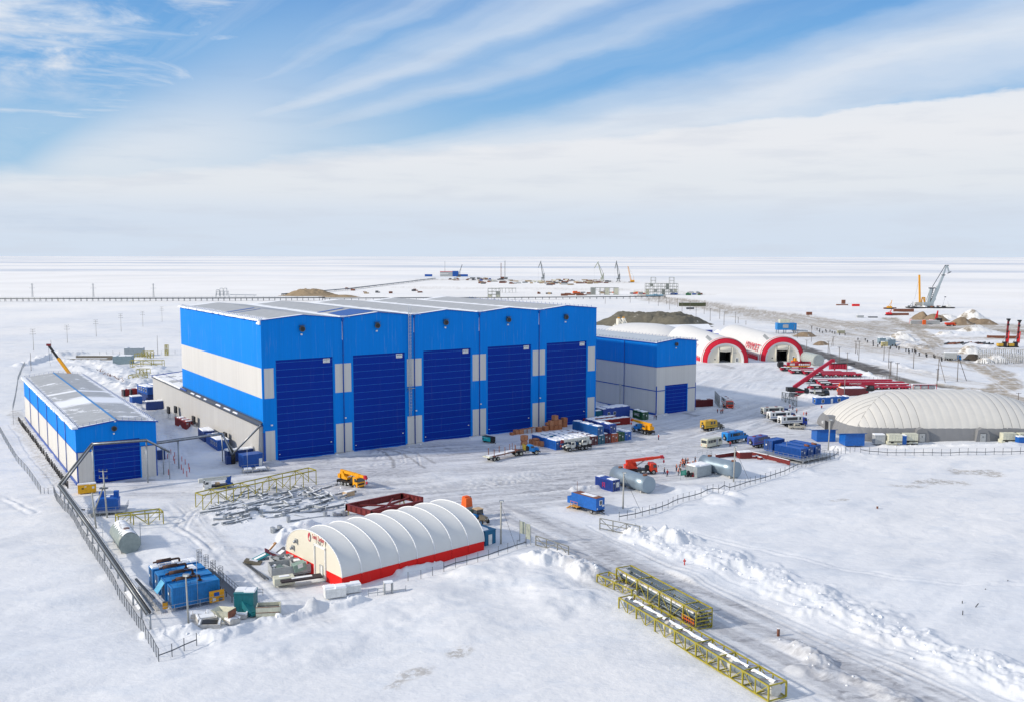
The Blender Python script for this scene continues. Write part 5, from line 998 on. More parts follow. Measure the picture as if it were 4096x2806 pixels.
container(p0+ux*(pitch*5.9)+uy*.2, hx, 2.44, 12.19, 2.6, CB['blue'], 'blue container on top of the row, the left one of the upper two', 2.68, None, .85, 'y')
container(p0+ux*(pitch*7.9)+uy*.6, hx, 2.44, 12.19, 2.6, CB['violet'], 'violet blue container on top of the row, the right one of the upper two', 2.68, None, .85, 'y')
q = P(*z5(2092, 1246)); container(q-ux*12.19, hx, 12.19, 2.44, 2.6, CB['red'], 'long red container lying behind the upper containers, lettered in white', 0, None, .9)
q2 = q+uy*4.2-ux*2.5; container(q2-ux*12.19, hx, 12.19, 2.44, 2.6, CB['red'], 'long red container half hidden behind the other red one', 0, None, .9)
q3 = P(*z5(2015, 1178)); container(q3-ux*12.6, hx, 12.19, 2.44, 2.6, CB['teal'], 'long teal container at the foot of the last gate, behind the red ones', .6, None, .9)
N, h, lx, ly = corner(z7(195, 1357), z7(75, 1322), z7(268, 1340)); g_ = container(N, h, 2.5, 6.06, 2.6, CB['green'], 'dark green container with large white letters beside the small hangar', 0, None, .9, 'y')
text('UASC', 1.35, 'lettering', g_, WHITE, (-.06, 3.4, 1.4), (R(90), 0, R(-90)), .01, 1.05)
t5 = next(o for o in COL.objects if o.get('label', '').startswith('long red container lying'))
m = MB(); [m.b2((4.6+k*.42, -.07, 1.15), (4.9+k*.42, -.04, 1.5), WHITE) for k in range(8)]; m.build('lettering', t5)
N, h, lx, ly = corner(z7(1000, 1206), l=z7(806, 1214), lx=2.5); o = P(*z7(806, 1216)); container(o, A(o, P(*z7(1000, 1206))), (P(*z7(1000, 1206))-o).length, 2.44, 2.7, CB['darkred'], 'dark red container against the right side of the small hangar', 0, None, .3)
o = P(*z5(1788, 1075)); cabin(HL(118.5, 1.5), HTH, 12, 5.5, 3.6, CB['violet'], 'dark blue site cabin tucked between the two blue hangars', (('x', 2., 1, 1.4, 1.1), ('x', 4.6, 1, 1.4, 1.1)), None, .4)
N, h, lx, ly = corner(zA(290, 1028), zA(5, 950), zA(425, 1005)); c_ = container(N, h, lx, ly, 2.7, CB['violet'], 'royal blue container with a magenta symbol, left of the left silver tank', 0, None, .15, 'none_'); m = MB()
for zz in (1.0, 1.35, 1.7): m.b2((-.09, ly*.42, zz), (-.05, ly*.58, zz+.1), mat('magenta', (.4, .02, .12), .5))
m.b2((-.09, ly*.42, .6), (-.05, ly*.45, 1.85), MATS['magenta']); m.b2((-.09, ly*.55, .6), (-.05, ly*.58, 1.85), MATS['magenta']); m.build('symbol', c_); m = MB(); m.b2((lx*.52, -.08, .9), (lx*.92, -.04, 2.1), WHITE); m.build('panel', c_)
N, h, lx, ly = corner(z6(635, 1205), l=z6(520, 1215), lx=4.2) ; o = P(*z6(548, 1216)); cabin(o, A(o, P(*z6(642, 1190))), 2.7, 6.0, 2.9, mat('sea_blue_paint', (.012, .13, .26), .5, dirt=.15), 'small sea blue cabin with a snowy roof at the far end of the white tent', (), ('x', .8), .6)
# group left of the hangar wall
def zc_(n, l, r, H, mt, label, **k): N, h, lx, ly = corner(n, l, r); return cabin(N, h, lx, ly, H, mt, label, **k)
zc_(zN(1195, 1505), zN(1098, 1480), zN(1440, 1470), 3.4, MIDB, 'bright blue double cabin at the left corner of the hangar', snow=.0, wins=(), door=('x', 4.2))
o = HL(-9.5, 2.5); r_ = root('timber_porch', P(*zN(1190, 1570)), A(P(*zN(1190, 1570)), P(*zN(1490, 1540))), 'snow covered grey timber porch in front of the bright blue double cabin', 'porch'); m = MB(); m.b2((0, 0, .7), (6.8, 2.2, .85), CONC); [m.b2((x, y, 0), (x+.15, y+.15, .7), CONC) for x in (0, 2.2, 4.4, 6.6) for y in (0, 2.0)]; m.b2((.4, .2, .85), (2.2, 2.0, 1.2), SNOW); m.b2((3.4, .1, .85), (5.8, 2.1, 1.1), SNOW); m.build('deck', r_); m = MB(); [m.beam((a, 2.2, 1.7), (b_, 2.2, 1.7), .06, .06, STEEL) for a, b_ in ((0, 6.8),)]; [m.beam((x, 2.2, .8), (x, 2.2, 1.7), .06, .06, STEEL) for x in (0, 3.4, 6.8)]; m.build('railing', r_)
cabin(HL(-8.6, 6.2), HTH, 7.2, 3.2, 2.9, NAVY, 'dark blue cabin with thick roof snow right behind the double cabin', snow=.9)
N, h, lx, ly = corner(zN(865, 1285), zN(690, 1170), zN(950, 1250), lx=2.8); ly = 13.; cabin(N, h, 3.2, ly, 3.0, MIDB, 'long blue cabin with a row of windows and deep roof snow beside the hangar wing', tuple(('y', 1.+k*1.9, .9, 1.2, 1.1) for k in range(4)), None, 1.0)
cabin(N+Vector((-math.sin(h)*(ly+2), math.cos(h)*(ly+2), 0)), h, 3.0, 7.5, 3.2, NAVY, 'navy cabin at the far end of the long windowed blue cabin', snow=.5)
N, h, lx, ly = corner(zN(457, 1012), zN(320, 950), zN(567, 968)); container(N, h, 2.5, max(6, ly), 2.7, CB['red'], 'rusty red container by the black fan coolers along the hangar wing', 0, None, .45, 'y')
def cooler(o, label):
    r_ = root('fan_cooler', o, HTH+R(90), label, 'cooler', 'black fan coolers on stands along the hangar wing'); m = MB(); m.b2((0, -.12, 2.0), (2.6, .45, 4.3), BLACK); m.build('housing', r_)
    m = MB(); [m.tube((x, -.13, z), (x, -.2, z), .42, DSTEEL, 10) for x in (.65, 1.95) for z in (2.6, 3.7)]; m.build('fan', r_); m = MB(); [m.beam((x, y, 0), (x, y, 2.0), .09, .09, STEEL) for x in (.1, 2.5) for y in (-.1, .4)]; m.beam((.1, .15, .3), (2.5, .15, 1.9), .07, .07, STEEL); m.beam((.1, .15, 1.9), (2.5, .15, .3), .07, .07, STEEL); m.build('stand', r_)
for q_, wh_ in ((zN(258, 880), 'the farthest pair, by the double deck cabins'), (zN(580, 1010), 'the middle pair, by the rusty red container'), (zN(985, 1235), 'the nearest pair, by the long windowed cabin')):
    b_ = P(*q_); cooler(b_, 'left black fan cooler of '+wh_); cooler(b_+Vector((2.0, 1.2, 0)), 'right black fan cooler of '+wh_)
N, h, lx, ly = corner(z1(1345, 590), None, z1(1500, 575), ly=12); lx = 7.0; cabin(N, h, lx, ly, 2.8, NAVY, 'lower navy cabin block beside the far end of the hangar wing', (), None, 0); cabin(N, h, lx, ly, 2.8, MIDB, 'upper blue cabin stacked on the navy one by the far hangar wing', tuple(('y', 1.+k*2.6, 1.2, 1.1, 1.2) for k in range(4)), None, .6, z=2.95)
N, h, lx, ly = corner(z1(1335, 660), None, z1(1480, 650), ly=5.); cabin(N, h, 8.2, 3.2, 3.0, NAVY, 'navy cabin with a snow heap against its corner, in front of the stacked cabins', snow=.8)
r_ = root('steel_stair', P(*z1(1420, 590)), h, 'grey steel stair climbing to the upper stacked cabin', 'stair'); m = MB(); [m.box((.4+k*.35, -1.2, .3+k*.3), (.35, 1.0, .06), STEEL) for k in range(9)]; m.beam((0, -1.7, .9), (3.3, -1.7, 3.8), .06, .06, STEEL); m.beam((0, -.7, .9), (3.3, -.7, 3.8), .06, .06, STEEL); m.b2((3.3, -1.8, 2.8), (6.5, -.3, 2.9), STEEL); m.b2((3.6, -1.7, 2.9), (6., -.5, 3.15), SNOW); m.build('flight', r_)
cabin(P(*z1(1205, 610)), HTH, 3.6, 5, 2.9, MIDB, 'blue cabin left of the navy cabins near the shed end', snow=.6); container(P(*z1(1118, 530)), HTH, 10, 2.4, 2.6, CB['red'], 'dark red open container behind the blue cabins near the shed', 0, None, .5)
for dx_ in (0, 2.2): cooler(P(*z1(1140, 575))+Vector((dx_, dx_*.6, 0)), 'black fan cooler beside the small blue cabin near the shed end, %s one' % ('left' if not dx_ else 'right'))
cabin(P(*z1(1440, 1112)), R(33), 1.9, 5, 2.6, NAVY, 'navy cabin peeping out behind the right corner of the shed', snow=.3)
# right hand group
def box_on(px_, hd, lx, ly, H, mt, label, **k): return cabin(P(*px_), hd, lx, ly, H, mt, label, **k)
zR_ = zR; N = P(*zR(520, 828)); h = A(N, P(*zR(688, 822)))
cabin(N, h, 5.8, 2.9, 2.7, MATS['cabin_blue'], 'royal blue site cabin by the raised crane, left of its twin', (('x', 2.2, 1.0, .9, 1.3), ('y', .8, 1.0, .9, 1.3)), None, .5, group='royal blue cabins by the mobile crane'); cabin(P(*zR(745, 812)), h, 8, 2.9, 2.7, MATS['cabin_blue'], 'royal blue site cabin by the raised crane, right twin partly behind the dome', (('x', 3.2, 1.2, 1.0, 1.2),), ('x', .3), .5, group='royal blue cabins by the mobile crane')
o = P(*zR(990, 690)); cabin(o, R(8), 9, 6, 3.2, mat('maroon_paint', (.16, .03, .035), .6), 'maroon shed with a snowy roof behind the left shoulder of the dome', (), None, 1.0, name='shed', cat='shed')
def booth(n, l, r, label, H=3.6):
    N, h, lx, ly = corner(n, l, r); cabin(N, h, lx, ly, H, MATS['cabin_blue'], label, (), None, 0, name='booth', cat='booth', group='blue booths with sloping roofs', roofm=mat('roof_blue', (.012, .09, .30), .4), pitchroof=1.0)
booth(zt(1895, 752), zt(1828, 715), zt(2108, 752), 'blue booth with a sloping roof behind the lamp post, left of its twin'); z8 = lambda x, y: (3296+x/2.8425, 1600+y/2.8425)
booth(z8(240, 515), z8(168, 480), z8(460, 513), 'blue booth with a sloping roof at the front left corner of the dome')
def heater(px_, label):
    o = P(*px_); r_ = root('heating_unit', o, 0, label, 'heating unit', 'cream heating units along the foot of the dome'); m = MB(); m.b2((0, 0, .9), (4.0, 2.2, 3.2), CREAM); m.b2((-.4, 0, .25), (4.0, 2.2, 1.2), CREAM); [m.b2((.9+k*1.0, -.02, 1.3), (.94+k*1.0, 0, 3.1), GREY) for k in range(3)]; m.build('housing', r_); m = MB(); m.box((1.0, -.05, .8), (.8, .1, .35), BLACK); m.box((2.8, -.35, .55), (1.0, .7, .35), STEEL); m.b2((0, 0, 0), (4, 2.1, .25), BLACK); m.build('burner', r_); m = MB(); m.beam((2, 2.2, 1.6), (2, 4.5, 1.2), 1.1, 1.1, GREY); m.build('duct', r_)
heater(z8(735, 508), 'cream heating unit at the dome foot, right of the grey louvred box'); heater(z8(915, 500), 'cream heating unit at the dome foot, right of the small blue box'); heater(z8(2035, 492), 'cream heating unit at the dome foot near the right edge of the picture'); heater(z8(2225, 495), 'cream heating unit cut off by the right edge of the picture')
cabin(P(*z8(580, 500)), 0, 3.0, 2.4, 2.7, GREY, 'grey louvred box at the foot of the dome', snow=.7, name='louvre_box', cat='equipment box'); lo = COL.objects[-1]; cabin(P(*z8(872, 505)), 0, 1.7, 2.2, 2.6, MATS['cabin_blue'], 'small blue box between two cream heating units', snow=.8, name='equipment_box', cat='equipment box'); cabin(P(*z8(2215, 520)), 0, 3.4, 2.2, 2.6, MATS['cabin_blue'], 'blue box at the right edge of the picture before the dome', snow=.3, name='equipment_box', cat='equipment box')
cabin(P(*zt(535, 1162)), A(P(*zt(535, 1162)), P(*zt(690, 1135))), 5.0, 4.2, 2.6, mat('zinc_sheet', (.36, .41, .44), .4, .3), 'grey sheet metal box with a snow covered top before the right silver tank', snow=1.0, name='sheet_metal_box', cat='storage box')
# generator sets at right on a platform
pl0, pl1, pl2 = P(*zt(1740, 1012)), P(*zt(1330, 895)), P(*zt(2048, 945)); hh = A(pl0, pl2); r_ = root('generator_platform', pl0, hh, 'grey steel platform with railings carrying the right group of blue generators', 'platform'); PL, PW = (pl2-pl0).length, (pl1-pl0).length
m = MB(); m.b2((0, 0, .8), (PL, PW, 1.0), STEEL); [m.b2((x, y, 0), (x+.2, y+.2, .8), STEEL) for x in np.linspace(0, PL-.2, 6) for y in (0, PW/2, PW-.2)]; m.build('deck', r_)
def railing(r_, pts, z, hgt=1.1, step=1.6, mt=STEEL, name='railing'):
    m = MB()
    for a, b_ in zip(pts, pts[1:]):
        a, b_ = Vector((*a, z)), Vector((*b_, z)); n = max(1, int((b_-a).length/step))
        for k in range(n+1): q = a.lerp(b_, k/n); m.beam(q, q+Vector((0, 0, hgt)), .06, .06, mt)
        for f in (.5, 1.): m.beam(a+Vector((0, 0, hgt*f)), b_+Vector((0, 0, hgt*f)), .05, .05, mt)
    return m.build(name, r_)
railing(r_, ((0, PW), (0, 0), (PL, 0), (PL, PW*.5)), 1.0)
RST = mat('dark_rust', (.075, .040, .030), .8, var=.35)
def genset(o, h, lx, ly, H, z, label, grp, stack=True, ladder=False, mt=CYAN, flap=False, snow=0):
    r_ = container(o, h, lx, ly, H, mt, label, z, grp, snow, 'y' if lx < ly else 'x', 'generator_container', 'generator')
    if stack:
        m = MB(); m.tube((1.0, ly*.5, H+.85), (3.3, ly*.5, H+.85), .34, RST, 14); m.path([(3.3, ly*.5, H+.85), (4.5, ly*.5, H+.85), (4.7, ly*.5, H+.75), (4.75, ly*.5, H)], .18, RST, 8); m.tube((.4, ly*.5, H+.8), (1.0, ly*.5, H+.85), .15, RST, 8); m.tube((4.75, ly*.5, H+.02), (4.75, ly*.5, H+.1), .4, RST, 10); e = m.build('exhaust', r_)
        m = MB(); [m.beam((x, ly*.5+y, H), (x, ly*.5+y, H+.75), .05, .05, CYAN) for x in (1.1, 2.1, 3.1) for y in (-.5, .5)]; [m.beam((1.1, ly*.5+y, H+zz), (3.1, ly*.5+y, H+zz), .05, .05, CYAN) for y in (-.5, .5) for zz in (.4, .72)]; m.build('bracket', e)
    if ladder:
        m = MB(); x = lx+.35; y0, y1 = ly*.35, ly*.65
        for y in (y0, y1): m.beam((x, y, .2), (x, y, H+1.6), .05, .05, DSTEEL)
        for k in range(14): m.beam((x, y0, .4+k*.32), (x, y1, .4+k*.32), .04, .04, DSTEEL)
        for z_ in (H-1.0, H-.3, H+.4, H+1.1, H+1.6):
            pts = [(x, y0, z_), (x+.4, y0-.15, z_), (x+.7, ly*.5, z_), (x+.4, y1+.15, z_), (x, y1, z_)]; m.path(pts, .03, DSTEEL, 4)
        for a in ((x+.4, y0-.15), (x+.7, ly*.5), (x+.4, y1+.15)): m.beam((*a, H-1), (*a, H+1.6), .04, .04, DSTEEL)
        m.build('caged_ladder', r_)
    if flap: m = MB(); m.quad((-.05, .2, H-.2), (-.05, ly-.2, H-.2), (-1.2, ly-.2, H-1.8), (-1.2, .2, H-1.8), mat('pale_blue_paint', (.10, .38, .60), .4)); m.quad((-.05, .2, H-.26), (-.05, ly-.2, H-.26), (-1.2, ly-.2, H-1.86), (-1.2, .2, H-1.86), CYAN); m.build('intake_flap', r_)
    return r_
dx_, dy_ = Vector((math.cos(hh), math.sin(hh), 0)), Vector((-math.sin(hh), math.cos(hh), 0))
for k, (a, b_, lb) in enumerate((((1.6), 2.0, 'front blue generator box on the right platform, nearest the railing corner'), (5.4, 2.4, 'blue generator box second from the front on the right platform'), (9.0, 2.6, 'blue generator box third from the front on the right platform'), ((3.2), 12.6, 'tall blue generator box at the back left of the right platform'))):
    genset(pl0+dx_*a+dy_*b_, hh, 2.5 if k < 3 else 5.5, 8.5 if k < 3 else 2.8, 2.7 if k < 3 else 3.1, 1.0, lb, 'blue generators on the right platform', False, mt=MIDB, snow=0)
    if k in (1, 2): o = COL.objects[-1]; rt = o.parent if o.parent else o; rt = rt if rt.parent is None else rt.parent; m = MB(); m.tube((1.25, .6, 2.75), (1.25, 2.0, 2.85), .35, BRN, 10); m.build('exhaust', rt); m = MB(); m.prism([(-.9, 1.6), (0, 2.5), (0, 1.5)], .3, 2.2, MIDB); m.build('intake_hood', rt)
# generators bottom left
gA, gB = P(*zS(625, 1120)), P(*zS(1440, 950)); gh = A(gA, gB); gl = (gB-gA).length; gx, gy = Vector((math.cos(gh), math.sin(gh), 0)), Vector((-math.sin(gh), math.cos(gh), 0)); gA = gA+gx*.2
glab = ['nearest blue generator container with rusty exhaust, in the front left group', 'blue generator container with an open pale flap, second from the front', 'blue generator container with a snow patch, third from the front', 'farthest blue generator container of the front left group, under roof snow']
for k in range(4):
    genset(gA+gy*(k*3.55)+gx*(-k*.1), gh, min(12.2, gl), 2.6, 3.3, .3, glab[k], 'blue generator containers at front left', True, True, CYAN, k in (1,), (0, 0, .12, .9)[k])
r_ = root('steel_walkway', gA+gx*(gl+.4), gh, 'dark steel walkway and stair behind the caged ladders of the front left generators', 'walkway'); m = MB(); m.b2((.9, -2, .9), (2.4, 14, 1.0), DSTEEL); [m.b2((.9, y, 0), (1.05, y+.15, .9), DSTEEL) for y in range(-2, 14, 3)]; m.build('deck', r_); railing(r_, ((2.4, 14), (2.4, -2), (5.2, -4.5)), 1.0, 1.1, 1.4, DSTEEL); m = MB(); [m.box((2.6+k*.3, -3.2, .9-k*.14), (.3, 1.2, .05), DSTEEL) for k in range(7)]; m.build('stair', r_)
r_ = root('platform_fence', gA-gx*2.0-gy*1.2, gh, 'grey railing round the generator platform at front left', 'railing'); railing(r_, ((0, 14.5), (0, 0), (gl+2.5, 0)), .2, 1.1, 1.7); m = MB(); m.b2((-.3, 2, .1), (.3, 15.2, .25), CONC); m.build('platform_edge', r_); m = MB(); m.prism([(-2.4, .0), (-.9, .7), (-.6, .0)], 4.5, 14., SNOW); m.build('snow_drift', r_)
YO = YEL; r_ = root('signal_board', gA+gx*(gl-1.9)-gy*.7, gh, 'yellow orange panel with square holes leaning on the nearest front left generator', 'board'); m = MB(); m.b2((0, -.1, .2), (2.4, 0, 2.1), YO); m.b2((.75, -.13, 1.2), (1.6, -.1, 1.8), MIDB); m.b2((.5, -.13, .4), (1.0, -.1, .9), WHITE); m.b2((1.5, -.13, .3), (2.1, -.1, .8), DSTEEL); m.build('sheet', r_)
r_ = root('orange_barrel', gA-gx*.9+gy*.8, 0, 'orange barrel between railing and the nearest front left generator', 'barrel'); m = MB(); m.tube((0, 0, .3), (0, 0, 1.3), .42, YO, 12); m.tube((0, 0, 1.3), (0, 0, 1.34), .36, DSTEEL, 12); m.build('drum', r_)
N, h, lx, ly = corner(zS(1710, 1175), zS(1575, 1110), zS(1900, 1190)); h = A(N, P(*zS(1895, 1175))); cabin(N, h, 3.0, 2.6, 3.2, mat('sea_green_paint', (.008, .15, .18), .5), 'dark teal steel box right of the front left generators', snow=.4, name='steel_box', cat='steel box')
r_ = root('bent_duct', P(*zS(1960, 1185)), R(-40), 'teal slanting duct sticking out of the dark teal steel box', 'duct'); m = MB(); m.beam((-1.4, 0, 1.8), (1.0, 0, .3), 1.1, 1.0, MATS['sea_green_paint']); m.beam((.9, 0, .4), (1.5, 0, .35), .9, .5, MATS['sea_green_paint']); m.build('casing', r_)
N, h = P(*(1042, 2494)), 0; h = A(P(1020, 2462), P(1094, 2449)); r_ = root('open_crate', P(1024, 2470), R(8), 'open pale crate standing alone right of the teal box', 'crate'); m = MB()
for a in (((0, 0, 0), (3.6, .12, 1.7)), ((0, 2.0, 0), (3.6, 2.12, 1.7)), ((0, .1, 0), (.12, 2.1, 1.7)), ((3.5, .1, 0), (3.6, 2.1, 1.7)), ((0, 0, .1), (3.6, 2.1, .2))): m.b2(*a, CREAM)
m.b2((-.03, -.03, .75), (3.63, 0, .85), BRN); m.b2((-.03, -.03, 1.62), (3.63, 0, 1.72), BRN); m.b2((.15, .15, 1.1), (3.45, 2.0, 1.2), DSTEEL); m.build('wall', r_)
for k, (q, rz, tl_, s_, lb) in enumerate(((zS(1110, 1240), .3, .5, (2.6, 1.6, .7), 'snowy concrete slab tilted below the nearest generator'), (zS(1240, 1290), .5, .1, (3.0, 2.2, .7), 'open concrete trough lying left of the cream hopper'), (zS(1290, 1400), .2, .15, (3.2, 2.0, .7), 'dark centred concrete trough, frontmost of the concrete scrap'), (zS(1680, 1340), .9, .5, (1.8, 1.4, .8), 'broken concrete piece between hopper and teal box'), (zS(1830, 1240), .1, .2, (1.8, 1., .6), 'small snow topped concrete piece by the foot of the teal box'))):
    r_ = root('concrete_block', P(*q), rz, lb, 'concrete block'); m = MB(); a, b_, c_ = s_; m.box((0, 0, c_/2), (a, b_, c_), CONC, 0, 1, tl_*.4); m.box((0, 0, c_+.08), (a*.7, b_*.7, .12), BLACK if k == 2 else SNOW, 0, 1, tl_*.4); [m.box((x*a*.45, 0, c_+.1), (.25, b_, .3), SNOW, 0, 1, tl_*.4) for x in (-1, 1)]; m.build('slab', r_)
r_ = root('hopper', P(*zS(1560, 1310)), R(-20), 'cream steel hopper tipped on its side among the concrete scrap', 'hopper'); m = MB(); m.add([(-2, -1, 1.9), (1.2, -1, 2.1), (1.2, 1, 2.1), (-2, 1, 1.9), (0, -.3, .1), (.7, -.3, .1), (.7, .3, .1), (0, .3, .1)], [(0, 1, 5, 4), (1, 2, 6, 5), (2, 3, 7, 6), (3, 0, 4, 7), (4, 5, 6, 7)], CREAM); m.b2((1.15, -.9, .9), (1.3, .9, 2.0), BRN); m.build('shell', r_)
# transformer on its raised platform
N = P(*z2(830, 300)); rr_ = P(*z2(1130, 280)); h = A(N, rr_); W_ = (rr_-N).length; r_ = root('transformer_kiosk', N, h, 'bright blue transformer kiosk with two stacks on a railed steel platform', 'transformer kiosk'); m = MB(); m.b2((-.6, -.3, 1.6), (W_+.3, 5.0, 1.8), STEEL); [m.b2((x, y, 0), (x+.2, y+.2, 1.6), STEEL) for x in np.linspace(0, W_-.2, 5) for y in (0, 4.4)]; m.build('platform', r_); railing(r_, ((-.6, 5), (-.6, -.3), (W_+.3, -.3), (W_+.3, 5)), 1.8, 1.0, 1.6)
m = MB(); m.b2((.9, .9, 1.8), (W_-1.2, 3.9, 3.9), MIDB if False else mat('kiosk_blue', (.008, .10, .42), .45, dirt=.06)); m.prism([(.8, 3.9), (W_-1.1, 3.9), (W_-1.6, 4.3), (W_/2-.4, 4.5), (1.2, 4.3)], .8, 4.0, MATS['kiosk_blue']); b_ = m.build('body', r_)
for x in (1.3, W_-2.3): m = MB(); m.b2((x, 2.6, 4.0), (x+1.0, 3.6, 5.5), MATS['kiosk_blue']); m.build('stack', r_)
m = MB(); m.b2((2.8, 1.8, 4.4), (W_-3, 3.4, 4.6), SNOW); m.build('snow_cap', b_)
N = P(*z1(712, 1422)); h = A(N, P(*z1(845, 1408))); cabin(N, h, 3.9, 1.6, 2.0, mat('signal_yellow', (.75, .40, .01), .45, dirt=.1), 'bright yellow generator box at the front corner of the long shed', snow=.5, name='generator_box', cat='generator'); bx = next(o for o in COL.objects if o.get('label', '').startswith('bright yellow generator')); m = MB(); m.b2((3.0, -.06, 1.1), (3.5, -.02, 1.6), WHITE); m.b2((.8, -.06, 1.1), (1.2, -.02, 1.4), BLACK); m.b2((1.4, -.06, 1.55), (1.8, -.02, 1.75), WHITE); m.build('sticker', bx)
# ---------------------------------------------------------------- tanks
def tank(a, b_, r, z, mt, label, snow=False, ladder=False, spot=(.3, .75), grp=None, cone=False):
    A_, B_ = Vector((a[0], a[1], 0)), Vector((b_[0], b_[1], 0)); L = (B_-A_).length; rt = root('storage_tank', A_, A(A_, B_), label, 'tank', grp); m = MB(); zz = z+r
    m.lathe((0, 0, zz), (L, 0, zz), [(0, r*.93), (.06, r), (L*.25, r), (L*.5, r), (L*.75, r), (L-.06, r), (L+(.5 if cone else 0), r*(.55 if cone else .93))], mt, 36); m.build('shell', rt)
    m = MB()
    for f in spot: m.tube((L*f, 0, zz+r-.05), (L*f, 0, zz+r+.28), .55, BRN, 12)
    m.build('manhole', rt); m = MB(); [m.b2((L*f-.2, -r*.75, 0), (L*f+.2, r*.75, z+.5), CONC) for f in (.1, .5, .9)]; m.build('saddle', rt)
    if snow:
        m = MB(); vs = []; n = 26
        for j in range(n+1):
            for i in range(9): f = -1+i/4; w = .62+.16*math.sin(j*1.7)+.1*math.sin(j*4.1); t_ = f*w; vs.append((L*j/n, math.sin(t_)*(r+.02), zz+math.cos(t_)*(r+.02)+.16*(1-f*f)))
        m.add(vs, [(j*9+i, (j+1)*9+i, (j+1)*9+i+1, j*9+i+1) for j in range(n) for i in range(8)], SNOW, True); m.build('snow_cap', rt)
    if ladder:
        railing(rt, ((L*ladder, -1.0), (L*ladder+3.0, -1.0), (L*ladder+3.0, 1.0), (L*ladder, 1.0), (L*ladder, -1.0)), zz+r, 1.1, 1.2); m = MB(); x = L*ladder+1.5
        for y in (-r-.5,): [m.beam((x+d, y, 0), (x+d, y, zz+r+1), .05, .05, STEEL) for d in (-.3, .3)]; [m.beam((x-.3, y, .3+k*.35), (x+.3, y, .3+k*.35), .04, .04, STEEL) for k in range(int((zz+r)/.35))]
        m.build('ladder', rt)
    return rt
a, b_ = P(*zA(345, 860)), P(*zA(905, 1055)); tank(b_, a, 2.0, .05, ALU, 'long shiny silver tank in front of the orange red truck crane', spot=(.12, .85), cone=False)
a, b_ = P(*zt(600, 1075)), P(*zt(985, 1165)); tank(b_, a, 2.05, .05, ALU, 'long shiny silver tank beside the crowd in orange vests', ladder=.82, spot=(.1, .8))
a, b_ = P(*z2(1065, 500)), P(*z2(1175, 615)); a, b_ = P(*z2(1100, 612)), P(*z2(1050, 520)); h = R(118); c0 = P(*z2(1185, 598)); tank(c0, c0+Vector((-5.2, 8.2, 0)), 2.0, .0, mat('grey_green_paint', (.26, .31, .30), .5, dirt=.08), 'grey green tank under thick snow next to the pipe rack', snow=True, ladder=.18, cone=False, spot=(.3,))
a, b_ = P(*zR(420, 175)), P(*zR(560, 185)); tank(P(*zR(555, 190)), P(*zR(430, 168))+Vector((0, 9, 0)), 3.0, .3, mat('old_grey_paint', (.36, .40, .39), .6, dirt=.1), 'big grey tank beyond the crimson platform trailers', spot=())
r_ = root('framed_tank', P(*zR(2125, 585)), R(0), 'white round ended tank inside a crimson frame at the end of the platform trailers', 'tank'); m = MB(); m.lathe((.3, 1.2, 1.3), (9.5, 1.2, 1.3), [(0, .8), (.2, 1.1), (8.9, 1.1), (9.1, .8)], GREY, 20); m.build('shell', r_); m = MB(); [m.beam((x, y, 0), (x, y, 2.6), .18, .18, CR) for x in (0, 3.2, 6.4, 9.8) for y in (0, 2.4)]; [m.beam((0, y, z_), (9.8, y, z_), .18, .18, CR) for y in (0, 2.4) for z_ in (.1, 2.6)]; m.b2((-.2, .2, 2.55), (9.8, 2.2, 2.75), SNOW); m.build('frame', r_)
r_ = root('crimson_stack', P(*zR(760, 262)), R(0), 'block of stacked crimson crane parts under a long black beam', 'crane parts'); m = MB(); [m.b2((k*1.35, 0, .1), (k*1.35+1.1, 3, 3.4), CR) for k in range(6)]; m.build('block', r_); m = MB(); m.b2((-2, .3, 3.4), (12, 1.0, 3.9), BLACK); m.build('beam', r_)
# ---------------------------------------------------------------- crates of the container yard
random.seed(21)
crs = [(820, 560, 15, 0), (915, 545, 20, 0), (1003, 541, 20, 0), (1080, 525, 20, 0), (1175, 516, 22, 0), (1268, 492, 21, 0), (1408, 483, 19, 0), (1558, 462, 20, 0), (1684, 447, 21, 0), (1684, 447, 20, 1), (1770, 440, 21, 0), (1770, 440, 20, 1), (1770, 440, 20, 2), (1856, 428, 21, 0), (1856, 428, 20, 1), (1600, 445, 12, 1), (1975, 378, 20, 0), (1975, 378, 20, 1)]
names = ['small low brown crate at the left end of the crate line before the fourth gate', 'brown crate second in the line before the fourth gate', 'brown crate third in the line before the fourth gate', 'brown crate left of the grey wrapped one', 'grey wrapped crate in the line before the fourth gate', 'brown crate right of the grey wrapped one', 'lone brown crate before the white fourth pillar', 'open brown crate left of the tall crate stacks', 'lower brown crate of the leftmost two high stack', 'upper orange brown crate of the leftmost two high stack', 'bottom brown crate of the three high stack', 'middle brown crate of the three high stack', 'top brown crate of the three high stack', 'lower brown crate right of the three high stack', 'upper brown crate right of the three high stack', 'small tilted crate on the open crate', 'lower brown crate beside the blue upper container', 'upper brown crate beside the blue upper container']
PLY2 = mat('pale_crate', (.50, .22, .11), .7, var=.15, vs=3); GW = mat('grey_wrap', (.42, .40, .42), .5)
def crate(o, z, s, h, label, mt, rz):
    r_ = root('wooden_crate', (o.x, o.y, z), rz, label, 'crate', 'brown crates between the gates and the containers'); m = MB(); m.b2((-s/2, -s/2, .1), (s/2, s/2, h), mt); m.build('box', r_); m = MB()
    for x in (-1, 1):
        for y in (-1, 1): m.box((x*s*.5, y*s*.5, h/2), (.12, .12, h), PLY)
    [m.b2((-s/2, y-.06, 0), (s/2, y+.06, .1), BRN) for y in (-s*.4, s*.4)]; m.b2((-s*.5, -s*.5, h), (s*.5, s*.5, h+.05), PLY2); m.build('batten', r_); return r_
